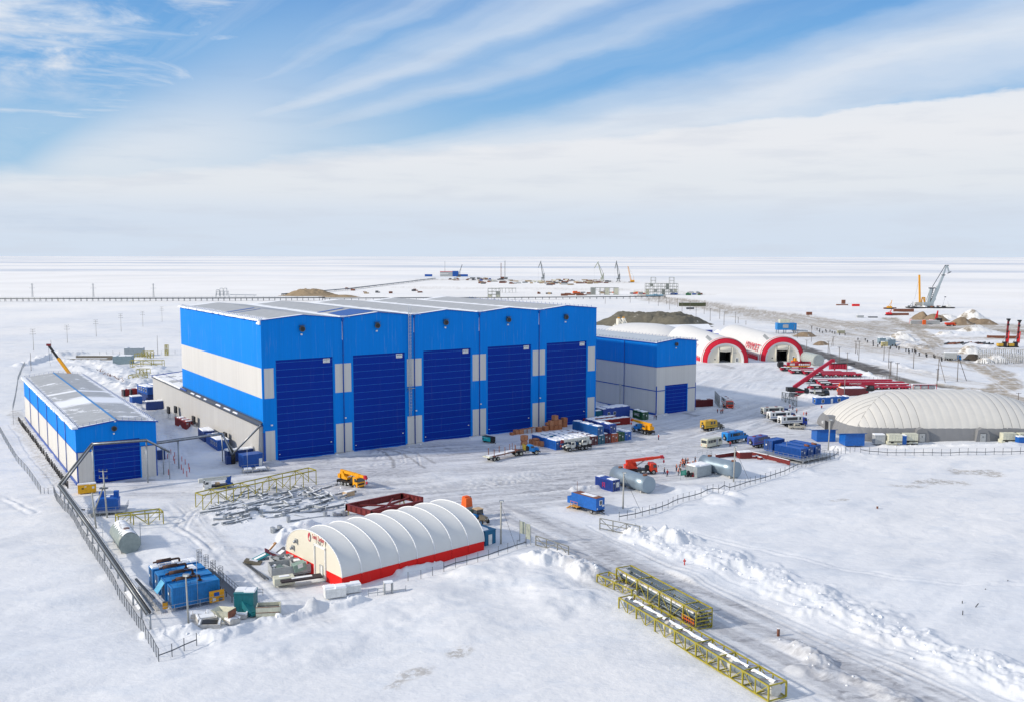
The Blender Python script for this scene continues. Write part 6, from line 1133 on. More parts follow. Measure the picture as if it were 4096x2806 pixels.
for (x, y, s, lv), lb in zip(crs, names): o = P(*zC(x, y))+Vector((0, .7, 0)); s = s/20*1.45; crate(o, lv*1.62, s, 1.55 if s > 1.2 else .9, lb, GW if 'grey' in lb else random.choice((PLY, PLY2)), hx+random.uniform(-.15, .15))
for x, y, lv, lb in ((1275, 752, 0, 'tall orange brown crate left of the pile by the blue lorry'), (1350, 775, 0, 'orange brown crate in the pile behind the blue lorry'), (1420, 790, 0, 'orange brown crate leaning in the pile by the bright blue container'), (1490, 800, 0, 'front orange brown crate of the pile by the bright blue container'), (1090, 790, 0, 'brown crate behind the cab of the blue lorry'), (1090, 790, 1, 'brown crate on top of the one behind the blue lorry cab'), (1350, 775, 1, 'flat crate lid on the pile behind the blue lorry')):
    o = P(*zC(x, y))+Vector((0, .7, 0)); crate(o, lv*1.62, 1.5, 1.5 if not (lv and x > 1300) else .4, lb, PLY2, hx+random.uniform(-.4, .4))
# ---------------------------------------------------------------- yellow trusses and pipe modules
def truss(fa, fb, ba, bb, n, ztop, label, grp=None, name='steel_truss'):
    fa, fb, ba, bb = (P(*q) for q in (fa, fb, ba, bb)); o = fa.copy(); r_ = root(name, o, 0, label, 'truss', grp); L = lambda p: Vector((p.x-o.x, p.y-o.y, 0)); up = Vector((0, 0, ztop))
    m = MB(); [m.beam(L(a)+up, L(b_)+up, .22, .22, YST) for a, b_ in ((fa, fb), (ba, bb), (fa, ba), (fb, bb))]; m.build('chord', r_)
    for k in range(n+1):
        f = k/n
        for a, b_ in ((fa, fb), (ba, bb)): m = MB(); q = L(a).lerp(L(b_), f); m.beam(q, q+up, .16, .16, YST); m.build('post', r_)
    m = MB()
    for k in range(n):
        for a, b_ in ((fa, fb), (ba, bb)):
            q0, q1 = L(a).lerp(L(b_), k/n), L(a).lerp(L(b_), (k+1)/n); m.beam(q0+up if k % 2 else q0+Vector((0, 0, .2)), q1+Vector((0, 0, .2)) if k % 2 else q1+up, .10, .10, YST)
        if k % 2: m.beam(L(fa).lerp(L(fb), k/n)+up, L(ba).lerp(L(bb), k/n)+up, .12, .12, YST)
    m.build('brace', r_); return r_
truss(z4(255, 668), z4(1285, 422), z4(190, 642), z4(1215, 400), 8, 3.6, 'long yellow green open truss standing beside the beam yard'); truss(z2(1080, 368), z2(1487, 326), z2(1055, 350), z2(1452, 296), 3, 2.6, 'short yellow green truss frame behind the snow covered tank')
zM = lambda x, y: (2200+x/2.324, 2150+y/2.324)
def module(fl, fr, w, z0, H, n, label, big=None, small=(), name='pipe_module', end=True):
    a, b_ = P(*fl), P(*fr); h = A(a, b_); L = (b_-a).length; r_ = root(name, a+Vector((0, 0, z0)), h, label, 'pipe module'); m = MB(); Yb = .17
    for y in (0, w):
        for z in (0, H): m.beam((0, y, z), (L, y, z), Yb, Yb, YST)
    m.build('chord', r_); m = MB(); st = L/n
    for k in range(n+1):
        for y in (0, w): m.beam((k*st, y, 0), (k*st, y, H), .14 if k % 2 else .2, .14 if k % 2 else .2, YST)
        m.beam((k*st, 0, 0), (k*st, w, 0), .14, .14, YST)
        if k % 2 == 0 or k == n: m.beam((k*st, 0, H), (k*st, w, H), .14, .14, YST)
    m.build('post', r_); m = MB()
    for k in range(n):
        for y in (0, w): m.beam((k*st, y, 0 if k % 2 else H), ((k+1)*st, y, H if k % 2 else 0), .09, .09, YST)
        if not big or k % 3: m.beam((k*st, 0, 0), ((k+1)*st, w, 0), .07, .07, YST)
        if big: m.beam((k*st, 0, H), ((k+1)*st, w, H) , .045, .045, BRN)
    m.build('brace', r_)
    if big:
        rr_, sn = big; nn = int(L/.28)
        m = MB(); prof = [];  [prof.append((.3+i*(L-.6)/nn, rr_*(1.0 if i % 2 else .965))) for i in range(nn+1)]; m.lathe((0, w/2, rr_+.25), (L, w/2, rr_+.25), prof, mat('ribbed_pipe', (.24, .28, .31), .45, .5), 22); pp = m.build('insulated_pipe', r_)
        [MB().tube((L*f-.35, w/2, rr_+.25), (L*f+.35, w/2, rr_+.25), rr_*1.04, mat('pale_band', (.55, .54, .50), .5), 22).build('band', pp) for f in (.33, .37, .70, .755, .985)]
        m = MB(); vs = []; n2 = int(L*1.2)
        for j in range(n2+1):
            for i in range(7): f = -1+i/3; wv_ = .42+.20*math.sin(j*1.3)+.08*math.sin(j*3.3); t_ = f*wv_; vs.append((.5+(L-1)*j/n2, w/2+.12+math.sin(t_)*rr_, rr_+.27+math.cos(t_)*rr_+.16*(1-f*f)*(1+.4*math.sin(j*2.1))))
        m.add(vs, [(j*7+i, (j+1)*7+i, (j+1)*7+i+1, j*7+i+1) for j in range(n2) for i in range(6) if sn and math.sin(j*.61)+.5*math.sin(j*1.7) < 1.05], SNOW, True)
        if sn: m.build('snow_cap', pp)
    for y, z, r, mt in small: m = MB(); m.tube((.4, y, z), (L-.3, y, z), r, mt, 10); m.tube((.4, y, z-.0), (.8, y, z), r*1.6, mt, 10); m.tube((L-.9, y, z), (L-.5, y, z), r*1.5, mt, 10); m.build('pipe', r_)
    return r_, L
PG = mat('pipe_grey', (.15, .19, .22), .45, .4); TN = mat('tan_pipe', (.45, .38, .28), .6)
module(zM(640, 668), zM(2030, 1520), 2.9, .05, 2.0, 14, 'long yellow framed module holding one thick grey pipe with snow on it', (.85, True))
mo, ML = module(zM(615, 440), zM(1355, 865), 3.0, .15, 2.9, 7, 'tall yellow framed module packed with many grey pipes, above the long module', None, ((.5, 1.7, .22, PG), (1.0, 1.3, .22, PG), (.5, .6, .2, PG), (.9, .6, .16, PG), (1.3, .65, .16, PG), (1.8, 1.0, .3, PG), (2.4, .8, .3, PG), (1.9, 2.7, .1, PG), (2.2, 2.72, .08, PG), (2.5, 2.7, .1, PG), (2.75, 2.75, .07, PG), (.9, 2.2, .14, TN), (2.6, 1.7, .25, PG)))
m = MB(); m.beam((1, 1.2, 1.95), (ML-1.5, 1.2, 1.95), 1.1, .22, SNOW); m.beam((1, 2.3, 1.4), (ML-3, 2.3, 1.4), .7, .2, SNOW); m.build('snow_cap', mo)
m = MB(); [m.beam((ML-3.3+k*.55, -.05, .3), (ML-3.3+k*.55, -.05, 1.4), .07, .07, ORANGE) for k in range(6)]; m.beam((ML-3.4, -.05, 1.4), (ML-.3, -.05, 1.4), .08, .08, YEL); m.beam((ML-3.4, -.05, .9), (ML-.3, -.05, .9), .08, .08, ORANGE); m.build('handrail', mo)
m = MB(); [m.beam((ML, 0, z_), (ML, 3., z_), .14, .14, YST) for z_ in (.6, 1.2, 1.8, 2.3)]; [m.tube((ML-.8, .5+k*.7, 1.0+(k % 2)*.9), (ML+.05, .5+k*.7, 1.0+(k % 2)*.9), .3, DSTEEL, 12) for k in range(4)]; m.build('end_rack', mo)
module(zM(437, 412), zM(760, 560), 2.6, .0, 1.4, 4, 'low yellow framed module at the left end under the tall one', (.5, False))
# pale stake markers
# ---------------------------------------------------------------- red steel frame
qa, qb, qc, qd = (P(*z4(*q)) for q in ((1562, 705), (2065, 600), (2250, 640), (1790, 770))); r_ = root('red_steel_frame', qa, 0, 'large dark red steel frame of heavy beams behind the white tent', 'steel frame'); L = lambda q, z: Vector((q.x-qa.x, q.y-qa.y, z)); DR = mat('oxide_red_beam', (.17, .022, .022), .55, dirt=.1)
def ibeam(m, a, b_, hgt, w, mt):
    a, b_ = Vector(a), Vector(b_); m.beam(a, b_, .1, hgt, mt); up = Vector((0, 0, hgt/2)); m.beam(a+up, b_+up, w, .08, mt); m.beam(a-up, b_-up, w, .08, mt)
for a, b_ in ((qa, qb), (qb, qc), (qa, qd), (qd, qd+(qc-qb)*0+(qb-qa)*.9)):
    m = MB(); ibeam(m, L(a, 1.9), L(b_, 1.9), 1.3, .55, DR); n = 5
    for k in range(n+1): q = L(a, 1.9).lerp(L(b_, 1.9), k/n); m.box(q, (.45, .45, 1.2), DR)
    m.build('girder', r_)
m = MB(); m.beam(L(qa.lerp(qd, .8), 1.9), L(qb.lerp(qc, .4), 1.9), .4, .4, DR); m.beam(L(qa.lerp(qb, .15), 1.9), L(qd.lerp(qd+(qb-qa)*.9, .8), 1.9), .3, .3, DR); m.beam(L(qa.lerp(qb, .85), 1.9), L(qd.lerp(qd+(qb-qa)*.9, .2), 1.9), .3, .3, DR); m.build('cross_brace', r_)
m = MB(); [m.beam(L(q, 0)+Vector((dx, dy, 0)), L(q, 1.3)+Vector((dx*.6, dy*.6, 0)), .12, .12, YST) for q in (qa, qb, qc, qd) for dx in (-.5, .5) for dy in (-.5, .5)]; m.build('trestle', r_)
# ---------------------------------------------------------------- loose grey steel beams lying in the beam yard
random.seed(12); bh = A(P(*z4(255, 668)), P(*z4(1285, 422))); protos = []
for kind, (w, hgt) in enumerate(((.34, .34), (.28, .42), (.38, .26))):
    for Lb in (1.7, 3.6, 6.8):
        m = MB(); ibeam(m, (-Lb/2, 0, hgt/2+.05), (Lb/2, 0, hgt/2+.05), hgt, w, STEEL)
        if kind == 0: m.box((-Lb/2, 0, hgt*.6), (.12, w*1.5, hgt*1.5), STEEL); m.box((Lb/2, 0, hgt*.6), (.12, w*1.5, hgt*1.5), STEEL)
        if kind == 2: m.box((Lb*.2, .35, .3), (.5, .5, .5), STEEL)
        m.box((Lb*.08, 0, hgt+.10), (Lb*.6, w*.9, .12), SNOW); o = m.build('loose_girder'); protos.append(o)
BLAB = 'grey steel beam dusted with snow, lying among many in the beam yard'
spots = []
poly = [z4(300, 700), z4(540, 500), z4(950, 450), z4(1400, 420), z4(1640, 560), z4(1350, 700), z4(1000, 780), z4(500, 790)]
def inside(x, y):
    c = False; n = len(poly)
    for i in range(n):
        (x1, y1), (x2, y2) = poly[i], poly[(i+1) % n]
        if (y1 > y) != (y2 > y) and x < (x2-x1)*(y-y1)/(y2-y1)+x1: c = not c
    return c
while len(spots) < 135:
    x, y = random.uniform(800, 1430), random.uniform(1920, 2105)
    if inside(x, y): spots.append((x, y))
for i, (x, y) in enumerate(spots):
    q = P(x, y); pr = protos[i % 9]
    if i < 9: o = pr
    else: o = pr.copy(); COL.objects.link(o)
    o.location = (q.x, q.y, HZ(q.x, q.y)-random.choice((.05, .2, .3, -.25))); o.rotation_euler = (random.choice((0, 0, R(90), .2)), random.uniform(-.05, .05), bh+random.gauss(0, .22)+(R(80) if random.random() < .3 else 0)); tag(o, BLAB, 'girder', 'grey steel beams in the beam yard')
for k, (a, b_, s_, lb) in enumerate(((z4(1020, 800), z4(1410, 745), 1.0, 'heavy grey girder with tall end plates lying before the red frame'), (z4(880, 880), z4(990, 850), .7, 'short grey girder lying left of the tall plated girder'), (z4(830, 770), z4(1330, 690), .8, 'longest grey girder along the front of the beam yard'), (z4(1440, 740), z4(1570, 720), 1.2, 'bundle of grey girder ends beside the red frame'), (z4(350, 770), z4(700, 770), .7, 'grey girder at the left front edge of the beam yard'), (z4(660, 720), z4(1080, 690), .7, 'grey girder in the middle front of the beam yard'))):
    A_, B_ = P(*a), P(*b_); r_ = root('steel_girder', A_, A(A_, B_), lb, 'girder'); L_ = (B_-A_).length; m = MB(); ibeam(m, (0, 0, .65), (L_, 0, .65), .8*s_, .6, STEEL); ibeam(m, (.5, .8, .4), (L_-.5, .8, .4), .6, .4, STEEL); m.build('web', r_); m = MB()
    for x in ((.3, L_-1.0) if k in (0, 1, 3) else (L_*.3,)): m.box((x, 0, 1.0), (.6, .9, 2.0 if k == 0 else 1.1), STEEL)
    m.build('end_plate', r_)
# ---------------------------------------------------------------- scrap heap by the tent
random.seed(31)
def slab(q, s, rz, ry, mt, label, name='scrap_sheet', z=.5): r_ = root(name, P(*z4(*q)), rz, label, 'scrap'); m = MB(); m.box((0, 0, z), s, mt, 0, 1, ry); m.box((.1, .1, z+s[2]/2+.06), (s[0]*.5, s[1]*.4, .08), SNOW, 0, 1, ry); m.build('sheet', r_)
slab((770, 1110), (4.5, 2.2, .15), .5, -.35, TEAL, 'folded blue tarpaulin on the scrap heap left of the tent'); slab((900, 1100), (3.6, 2.2, .15), .3, .5, DRED, 'dark red sheet leaning on the scrap heap left of the tent', z=1.0); slab((950, 1080), (4.0, 2.4, .12), .9, -.4, mat('slate', (.10, .10, .12), .6), 'dark slate sheet at the back of the scrap heap'); slab((710, 1150), (3, 1.6, .4), 0, .2, mat('olive_scrap', (.16, .14, .10), .8), 'olive brown scrap lump at the left end of the heap'); slab((1150, 1320), (7.0, 1.9, .25), .42, .0, mat('dark_brown_board', (.035, .025, .03), .7), 'dark brown boxy board pile in front of the tent door', z=.9); slab((990, 1320), (3.4, 2.0, 1.2), .42, 0, CREAM, 'pale block with tan edges left of the dark board pile', z=.6); slab((870, 1060), (3.0, .5, .25), .9, -.6, mat('timber', (.40, .22, .10), .8), 'brown timber sticking up from the scrap heap', z=1.2)
for k, (q, lx, ly, rz) in enumerate((((880, 1270), 8.5, 4.0, .42), ((905, 1200), 6.0, 3.0, .55))):
    r_ = root('skip', P(*z4(*q)), rz, ('large open grey steel skip full of scrap in front of the tent', 'second grey skip behind the large one, by the tent')[k], 'skip'); m = MB(); t_ = .12
    for a in (((0, 0, 0), (lx, t_, 1.6)), ((0, ly-t_, 0), (lx, ly, 1.6)), ((0, t_, 0), (t_, ly-t_, 1.6)), ((lx-t_, t_, 0), (lx, ly-t_, 1.6)), ((0, 0, .1), (lx, ly, .25))): m.b2(*a, GREY)
    m.b2((lx*.45, t_, 0), (lx*.45+t_, ly-t_, 1.5), GREY); w_ = m.build('wall', r_); m = MB()
    for i in range(16): m.box((random.uniform(.8, lx-.8), random.uniform(.6, ly-.6), random.uniform(.6, 1.5)), (random.uniform(.5, 1.6), random.uniform(.3, 1.), random.uniform(.08, .5)), random.choice((GREY, SNOW, mat('pale_scrap', (.55, .58, .56), .6), DSTEEL, mat('green_grey', (.2, .27, .25), .6))), random.uniform(0, 3), 1, random.uniform(-.5, .5))
    o = m.build('scrap_fill', r_)
r_ = root('cable_box', P(*z4(1130, 1230)), .5, 'pale green box with a round port on the skip by the tent', 'box'); m = MB(); m.box((0, 0, 1.3), (2.2, 1.6, 1.3), mat('pale_green', (.22, .32, .28), .6), 0, 1, -.2); m.box((.0, -.85, 1.6), (.9, .05, .7), WHITE, 0, 1, -.2); m.build('body', r_)
for a, b_, lb in ((z4(620, 1140), z4(820, 1290), 'outer long pipe lying left of the scrap heap'), (z4(640, 1140), z4(850, 1290), 'inner long pipe lying left of the scrap heap')): A_, B_ = P(*a), P(*b_); m = MB(); m.tube((0, 0, .18), (B_.x-A_.x, B_.y-A_.y, .18), .13, DSTEEL, 8); tag(m.build('loose_pipe', None, A_), lb, 'pipe')
for k, (q, s) in enumerate(((z4(1370, 1470), (3.4, 2.0, 1.5)), (z4(1530, 1425), (3.0, 1.8, 1.2)))): cabin(P(*q), .38, s[0], s[1], s[2], WHITE, ('pale snow drifted box at the near corner of the tent', 'pale box with a blue strap beside the tent skirt')[k], snow=.8, name='storage_box', cat='storage box')
r_ = root('barrier_frame', P(*z4(1760, 1440)), .30, 'grey pipe barrier and small gate frame below the tent skirt', 'barrier'); m = MB(); [m.beam((x, 0, 0), (x, 0, 1.2), .08, .08, STEEL) for x in (0, 1.5, 2.6, 4, 6.2)]; m.beam((0, 0, 1.1), (2.6, 0, 1.2), .08, .08, STEEL); m.beam((0, 0, .5), (6.2, 0, .6), .1, .1, STEEL); m.b2((2.6, -.2, .2), (2.8, 1.0, 2.0), GREY); m.b2((3.9, -.2, .2), (4.1, 1.0, 2.0), GREY); m.b2((2.6, -.2, 1.9), (4.1, 1.0, 2.05), SNOW); m.build('frame', r_)
r_ = root('brown_crate', P(*z4(1580, 530)), bh, 'tan crate standing alone at the right end of the beam yard', 'crate'); m = MB(); m.box((0, 0, .6), (2.4, 1.5, 1.2), mat('tan', (.5, .36, .22), .8)); m.box((0, 0, 1.25), (2.1, 1.2, .14), SNOW); m.build('box', r_)
# ---------------------------------------------------------------- pipe rack from the front left corner to the big hangar
pr = root('pipe_rack', (0, 0, 0), 0, 'raised rack of grey pipes running from front left over the shed gate to the hangar', 'pipe rack')
PIPE = mat('insulated_pipe_grey', (.20, .22, .235), .4, .45); PIPED = mat('insulated_pipe_dark', (.055, .06, .065), .45, .3); PIPEL = mat('insulated_pipe_light', (.42, .44, .46), .35, .4)
def run(pts, w=.36):
    n = len(pts); off = []
    for i in range(n):
        d = (pts[min(i+1, n-1)]-pts[max(i-1, 0)]); d.z = 0; d.normalize() if d.length else None; off.append(Vector((-d.y, d.x, 0)))
    for k, (mt, o_, r) in enumerate(((PIPEL, -w, .17), (PIPED, 0, .20), (PIPE, w, .18))): m = MB(); m.path([p+q*o_+Vector((0, 0, .28)) for p, q in zip(pts, off)], r, mt, 8); m.build('insulated_pipe', pr)
    m = MB()
    for s in (-1, 1): [m.beam(a+qa*s*w*1.4, b_+qb*s*w*1.4, .12, .2, DSTEEL) for (a, qa), (b_, qb) in zip(zip(pts, off), zip(pts[1:], off[1:]))]
    for a, b_, q in zip(pts, pts[1:], off):
        n_ = max(1, int((b_-a).length/2.2)); d = (b_-a).normalized(); qq = d.cross(Vector((0, 0, 1))).normalized()
        for j in range(n_+1): c = a.lerp(b_, j/n_); m.beam(c-qq*w*1.4, c+qq*w*1.4, .1, .12, STEEL)
    m.build('support_frame', pr)
def post(px_, top, r=.17): b_ = P(*px_); m = MB(); m.tube(b_, (b_.x, b_.y, top), r, STEEL, 8); m.box((b_.x, b_.y, top-.05), (1.3, .2, .18), STEEL, .6); m.build('post', pr)
ends = [z2(1370, 1310), z2(1288, 1185), z2(1213, 1065), z2(1140, 942), z2(1075, 845), z2(1010, 750), z2(952, 662), z2(896, 578), z2(843, 505), z2(797, 436), z2(749, 360), z2(703, 295), zQ(595, 1145), zQ(515, 1035), zQ(440, 950), zQ(375, 865), zQ(310, 775), zQ(250, 665)]
tops = [HT(*z2(1370, 1310), z2(0, 1140)[1]), HT(*z2(1010, 750), z2(0, 650)[1]), HT(*z2(797, 436), z2(0, 350)[1]), HT(*zQ(250, 665), zQ(0, 415)[1])]
tA = sum(tops)/4; run([P(*ends[0])+Vector((0, 0, tA)), P(*ends[8])+Vector((0, 0, tA)), P(*ends[-1])+Vector((0, 0, tA))])
for e in ends: post(e, tA)
b1, b2_ = z1(858, 1360), z1(1345, 1315); h1 = HT(*b1, z1(0, 975)[1]); h2_ = HT(*b2_, z1(0, 920)[1]); P1, P2 = P(*b1)+Vector((0, 0, h1)), P(*b2_)+Vector((0, 0, h1)); post(b1, h1, .2); post(b2_, h1, .2)
c3 = z1(1545, 1280); h3_ = HT(*c3, z1(0, 1040)[1]); P3 = P(*c3)+Vector((0, 0, h3_)); run([P(*ends[-1])+Vector((0, 0, tA)), P1, P2, P3], .45); post(c3, h3_, .12); post(z1(1490, 1240), h3_, .15)
c4, c5 = z1(1628, 1185), z1(2025, 1120); h4 = HT(*c4, z1(0, 935)[1]); P4, P5 = P(*c4)+Vector((0, 0, h4)), P(*c5)+Vector((0, 0, h4)); post(c4, h4, .2); post(c5, h4, .16)
dv = (P5-P4).normalized(); PB_ = P(*zN(1062, 1440))+Vector((0, 0, 2.6)); run([P4-dv*9, P4, P5, PB_], .45); run([PB_, HL(-1.4, -.2, 10.4)], .42)
m = MB(); c = P(*zN(1062, 1440)); m.tube(c, c+Vector((0, 0, 2.6)), .6, BLACK, 12); m.box(c+Vector((-1.2, 0, 1.)), (1.6, 1.4, 2.0), NAVY, HTH); m.build('valve_box', pr)
m = MB(); e = P(*z2(1240, 960)); q = e+Vector((0, 0, tA-.2)); s_ = P(*z2(1400, 1035)); m.beam(q, s_+Vector((0, 0, .6)), .35, .25, DSTEEL); m.build('branch', pr)
m = MB(); a_ = P(*zQ(445, 945)); m.path([a_+Vector((0, 0, tA)), a_+Vector((-.3, -.2, 3)), a_+Vector((.4, .2, 1.2)), a_+Vector((2.4, .6, 1.0))], .14, BLACK, 6); m.build('hose', pr)
# ---------------------------------------------------------------- fences
def fence(pts, n, hgt, label, rail=.45, railr=.07, grp=None, wires=2, mesh=False, postw=.09, name='fence', rel=True, lean=0):
    W_ = [P(*q) for q in pts]; o = W_[0].copy(); r_ = root(name, o, 0, label, 'fence', grp); cum = [0]
    for a, b_ in zip(W_, W_[1:]): cum.append(cum[-1]+(b_-a).length)
    tops = []; m2 = MB()
    for k in range(n+1):
        s = cum[-1]*k/n; i = max(j for j in range(len(cum)) if cum[j] <= s+1e-6); i = min(i, len(W_)-2); f = (s-cum[i])/(cum[i+1]-cum[i]); q = W_[i].lerp(W_[i+1], f); z = HZ(q.x, q.y); q = Vector((q.x-o.x, q.y-o.y, z-.1)); tops.append(q)
        if n <= 95: m = MB(); postw = .07 if mesh else postw; m.beam(q, q+Vector((lean*random.uniform(-.1, .1), 0, hgt)), postw, postw, DSTEEL if postw < .12 else STEEL); m.build('post', r_)
        else: m2.beam(q, q+Vector((0, 0, hgt)), postw, postw, DSTEEL)
    if n > 95: tag(m2.build('post_row', r_), kind='stuff')
    m = MB()
    if rail: [m.tube(a+Vector((0, 0, hgt*rail)), b_+Vector((0, 0, hgt*rail)), railr, DSTEEL, 6, caps=False) for a, b_ in zip(tops, tops[1:])]
    for k in range(wires): f = (k+1)/wires; [m.beam(a+Vector((0, 0, hgt*f*.97)), b_+Vector((0, 0, hgt*f*.97)), .018, .018, STEEL) for a, b_ in zip(tops, tops[1:])]
    if mesh:
        for a, b_ in zip(tops, tops[1:]):
            q = int((b_-a).length/.35)
            for j in range(1, q): c = a.lerp(b_, j/q); m.beam(c+Vector((0, 0, .1)), c+Vector((0, 0, hgt*.95)), .016, .016, STEEL)
    m.build('rail', r_); return r_
fr = [zA(405, 1512), zA(680, 1458), zA(935, 1392), zA(1185, 1322), zt(342, 1452), zt(500, 1407), zt(653, 1367), zt(800, 1327), zt(943, 1287), zt(1087, 1243), zt(1220, 1205), zt(1352, 1170), zt(1478, 1135), zt(1602, 1097), zt(1720, 1058), zt(1840, 1020), zt(1950, 985), zt(2060, 955), zt(2140, 930)]
fence(fr, 42, 2.1, 'wire fence with a thick grey rail running along the right side of the yard', .5, .10)
fence([z8(60, 665), z8(180, 632), z8(260, 615), z8(350, 600)], 6, 2., 'short bare stretch of fence posts behind the snow bank at right', 0, .1); fence([z8(415, 612), z8(870, 618), z8(1400, 630), z8(1900, 630), z8(2330, 630)], 19, 2.1, 'wire fence with a grey rail in front of the dome', .45, .10)
fence([z6(172, 1455), z6(378, 1397), z6(577, 1340), z6(760, 1277), z6(920, 1222)], 8, 1.9, 'wire fence with a low rail from the tent to the panel gate', .5, .09); fence([z4(2120, 1300), z4(2235, 1280), z6(172, 1455)], 3, 1.7, 'bent posts of the fence end beside the tent skirt', 0, .05)
fence([z2(495, 60), z2(520, 120), z2(565, 195), z2(640, 285), z2(700, 375), z2(780, 495), z2(860, 620), z2(940, 750), z2(1010, 875), z2(1080, 985), z2(1150, 1085), z2(1230, 1205), z2(1310, 1345), z2(1380, 1460), z2(1445, 1580)], 60, 2.0, 'mesh fence running along the pipe rack down to the front left corner', .97, .05, mesh=True)
fence([z2(1445, 1580), z2(1550, 1540), z2(1710, 1470), z2(1790, 1440)], 3, 2.0, 'low broken fence rail turning right from the front left corner', .5, .08, wires=1)
fence([z1(-40, 800), z1(60, 970), z1(150, 1120), z1(250, 1235), z1(330, 1350), z1(372, 1412)], 22, 2.1, 'mesh fence along the left edge of the picture beside the shed', .97, .05, mesh=True); F2 = lambda x, y: (x/3.98, 1400+y/3.98)
fence([F2(215, 1180), F2(205, 960), F2(240, 800), F2(270, 640), F2(290, 500), F2(325, 400), F2(345, 330), F2(400, 250)], 16, 2.1, 'grey mesh fence beyond the far left corner of the shed', .97, .05, mesh=True)
fence([z1(370, 1400), z1(430, 1410), z1(490, 1400)], 3, 1.5, 'low wire fence joining the two mesh fences by the shed', .0, .05); fence([zL(1030, 985), zL(1300, 985), zL(1560, 980), zL(1880, 975)], 12, 2., 'far thin fence left of the big hangar', 0, .05)
fence([zR(-250, 0), zR(1100, 380), zR(1750, 430), zR(2300, 560)], 30, 1.8, 'thin wire fence beside the dark road behind the platform trailers', 0, .05) if False else fence([zR(1180, 392), zR(1300, 400), zR(1900, 412)], 10, 1.8, 'thin wire fence behind the platform trailers', 0, .05)
# black stakes along the shed
st = [z1(172, 765), z1(205, 810), z1(240, 855), z1(285, 915), z1(330, 975), z1(380, 1045), z1(430, 1115), z1(480, 1185), z1(530, 1255), z1(580, 1320), z1(630, 1385)]; W_ = [P(*q) for q in st]; proto = None; k_ = 0
for a, b_ in zip(W_, W_[1:]):
    for j in range(4):
        q = a.lerp(b_, j/4)
        if proto is None: m = MB(); m.tube((0, 0, -.2), (0, 0, 1.9), .16, BLACK, 7); m.tube((0, 0, 1.9), (0, 0, 1.96), .12, SNOW, 7); proto = m.build('black_pile'); o = proto
        else: o = proto.copy(); COL.objects.link(o)
        o.location = (q.x, q.y, 0); o.rotation_euler = (random.gauss(0, .04), random.gauss(0, .04), 0); tag(o, 'short black pile in the row along the left wall of the long shed', 'pile', 'black piles beside the shed')
# gates
def gate(a, b_, hgt, n, label, mesh=False, cross=True):
    A_, B_ = P(*a), P(*b_); L = (B_-A_).length; r_ = root('steel_gate', A_, A(A_, B_), label, 'gate'); m = MB(); GT = mat('gate_grey', (.20, .205, .19), .6); [m.beam((0, 0, z), (L, 0, z), .13, .16, GT) for z in (.25, .25+hgt*.45, hgt)]
    for k in range(n+1): m.beam((L*k/n, 0, 0), (L*k/n, 0, hgt), .15, .18, GT)
    m.build('frame', r_); m = MB()
    for k in range(n): m.beam((L*k/n, 0, .25 if k % 2 else hgt), (L*(k+1)/n, 0, hgt if k % 2 else .25), .09, .12, GT); (k % 1 == 0 and cross) and m.beam((L*(k+.0)/n, 0, .25 if not k % 2 else hgt), (L*(k+1)/n, 0, hgt if not k % 2 else .25), .05, .07, GT)
    if mesh: [m.beam((L*j/40, 0, .25), (L*j/40, 0, hgt), .03, .03, STEEL) for j in range(40)]
    m.build('brace', r_)
gate(z6(1590, 1057), z6(1953, 1133), HT(*z6(1590, 1057), z6(0, 955)[1]), 3, 'grey steel gate leaf standing right of the yard entrance', cross=False); gate(z6(1008, 1207), z6(1305, 1308), HT(*z6(1008, 1207), z6(0, 1115)[1]), 3, 'grey steel gate leaf left of the road by the panel stand', cross=False)
gate(z7(1020, 1160), z7(1075, 1225), 4.5, 4, 'tall narrow mesh gate beside the dark red container', True); gate(zt(1498, 310), zt(1668, 355), 4.2, 4, 'wide mesh gate left of the mobile crane', True)
A_, B_ = P(*z6(862, 1180)), P(*z6(960, 1205)); r_ = root('panel_stand', A_, A(A_, B_), 'pale folding notice panels on a steel stand at the yard entrance', 'notice board'); L = (B_-A_).length; m = MB(); [m.beam((x, 0, 0), (x, 0, 4.6-x*.3), .14, .14, STEEL) for x in (0, L*.55, L)]; [m.beam((x, 0, .8), (x+d, -.6, 0), .08, .08, STEEL) for x in (0, L*.55) for d in (-.5, .5)]; m.build('frame', r_); m = MB(); m.b2((.1, -.08, 2.0), (L*.5, -.02, 4.4), mat('pale_olive', (.36, .39, .33), .6)); m.b2((L*.6, -.08, 1.2), (L-.05, -.02, 4.2), MATS['pale_olive']); m.build('panel', r_)
A_ = P(*zt(348, 1183)); r_ = root('notice_board', A_, A(A_, P(*zt(392, 1175))), 'green notice board on two legs in front of the crowd', 'sign'); m = MB(); [m.beam((x, 0, 0), (x, 0, 2.3), .08, .08, STEEL) for x in (0, 1.9)]; m.build('leg', r_); m = MB(); m.b2((.0, -.06, 1.0), (1.9, 0, 2.3), mat('sign_green', (.01, .26, .17), .5)); b_ = m.build('panel', r_); m = MB(); [m.b2((.3, -.075, 1.95-k*.22), (1.6-.2*(k % 2), -.06, 2.02-k*.22), mat('pale_green2', (.3, .6, .5), .5)) for k in range(4)]; m.build('lettering', b_)
random.seed(4); r_ = root('tyre_stack', P(*zt(450, 1155)), 0, 'heap of black and red trolley tyres left of the sheet metal box', 'tyres')
for k in range(9): m = MB(); m.lathe((-.9+(k % 4)*.6+.3*(k//4), (k % 2)*.4, .35+.5*(k//4)), (-.9+(k % 4)*.6+.3*(k//4), (k % 2)*.4+.4, .35+.5*(k//4)), [(0, .3), (.1, .36), (.3, .36), (.4, .3)], RED if k in (3, 7) else RUB, 12); m.build('tyre', r_)
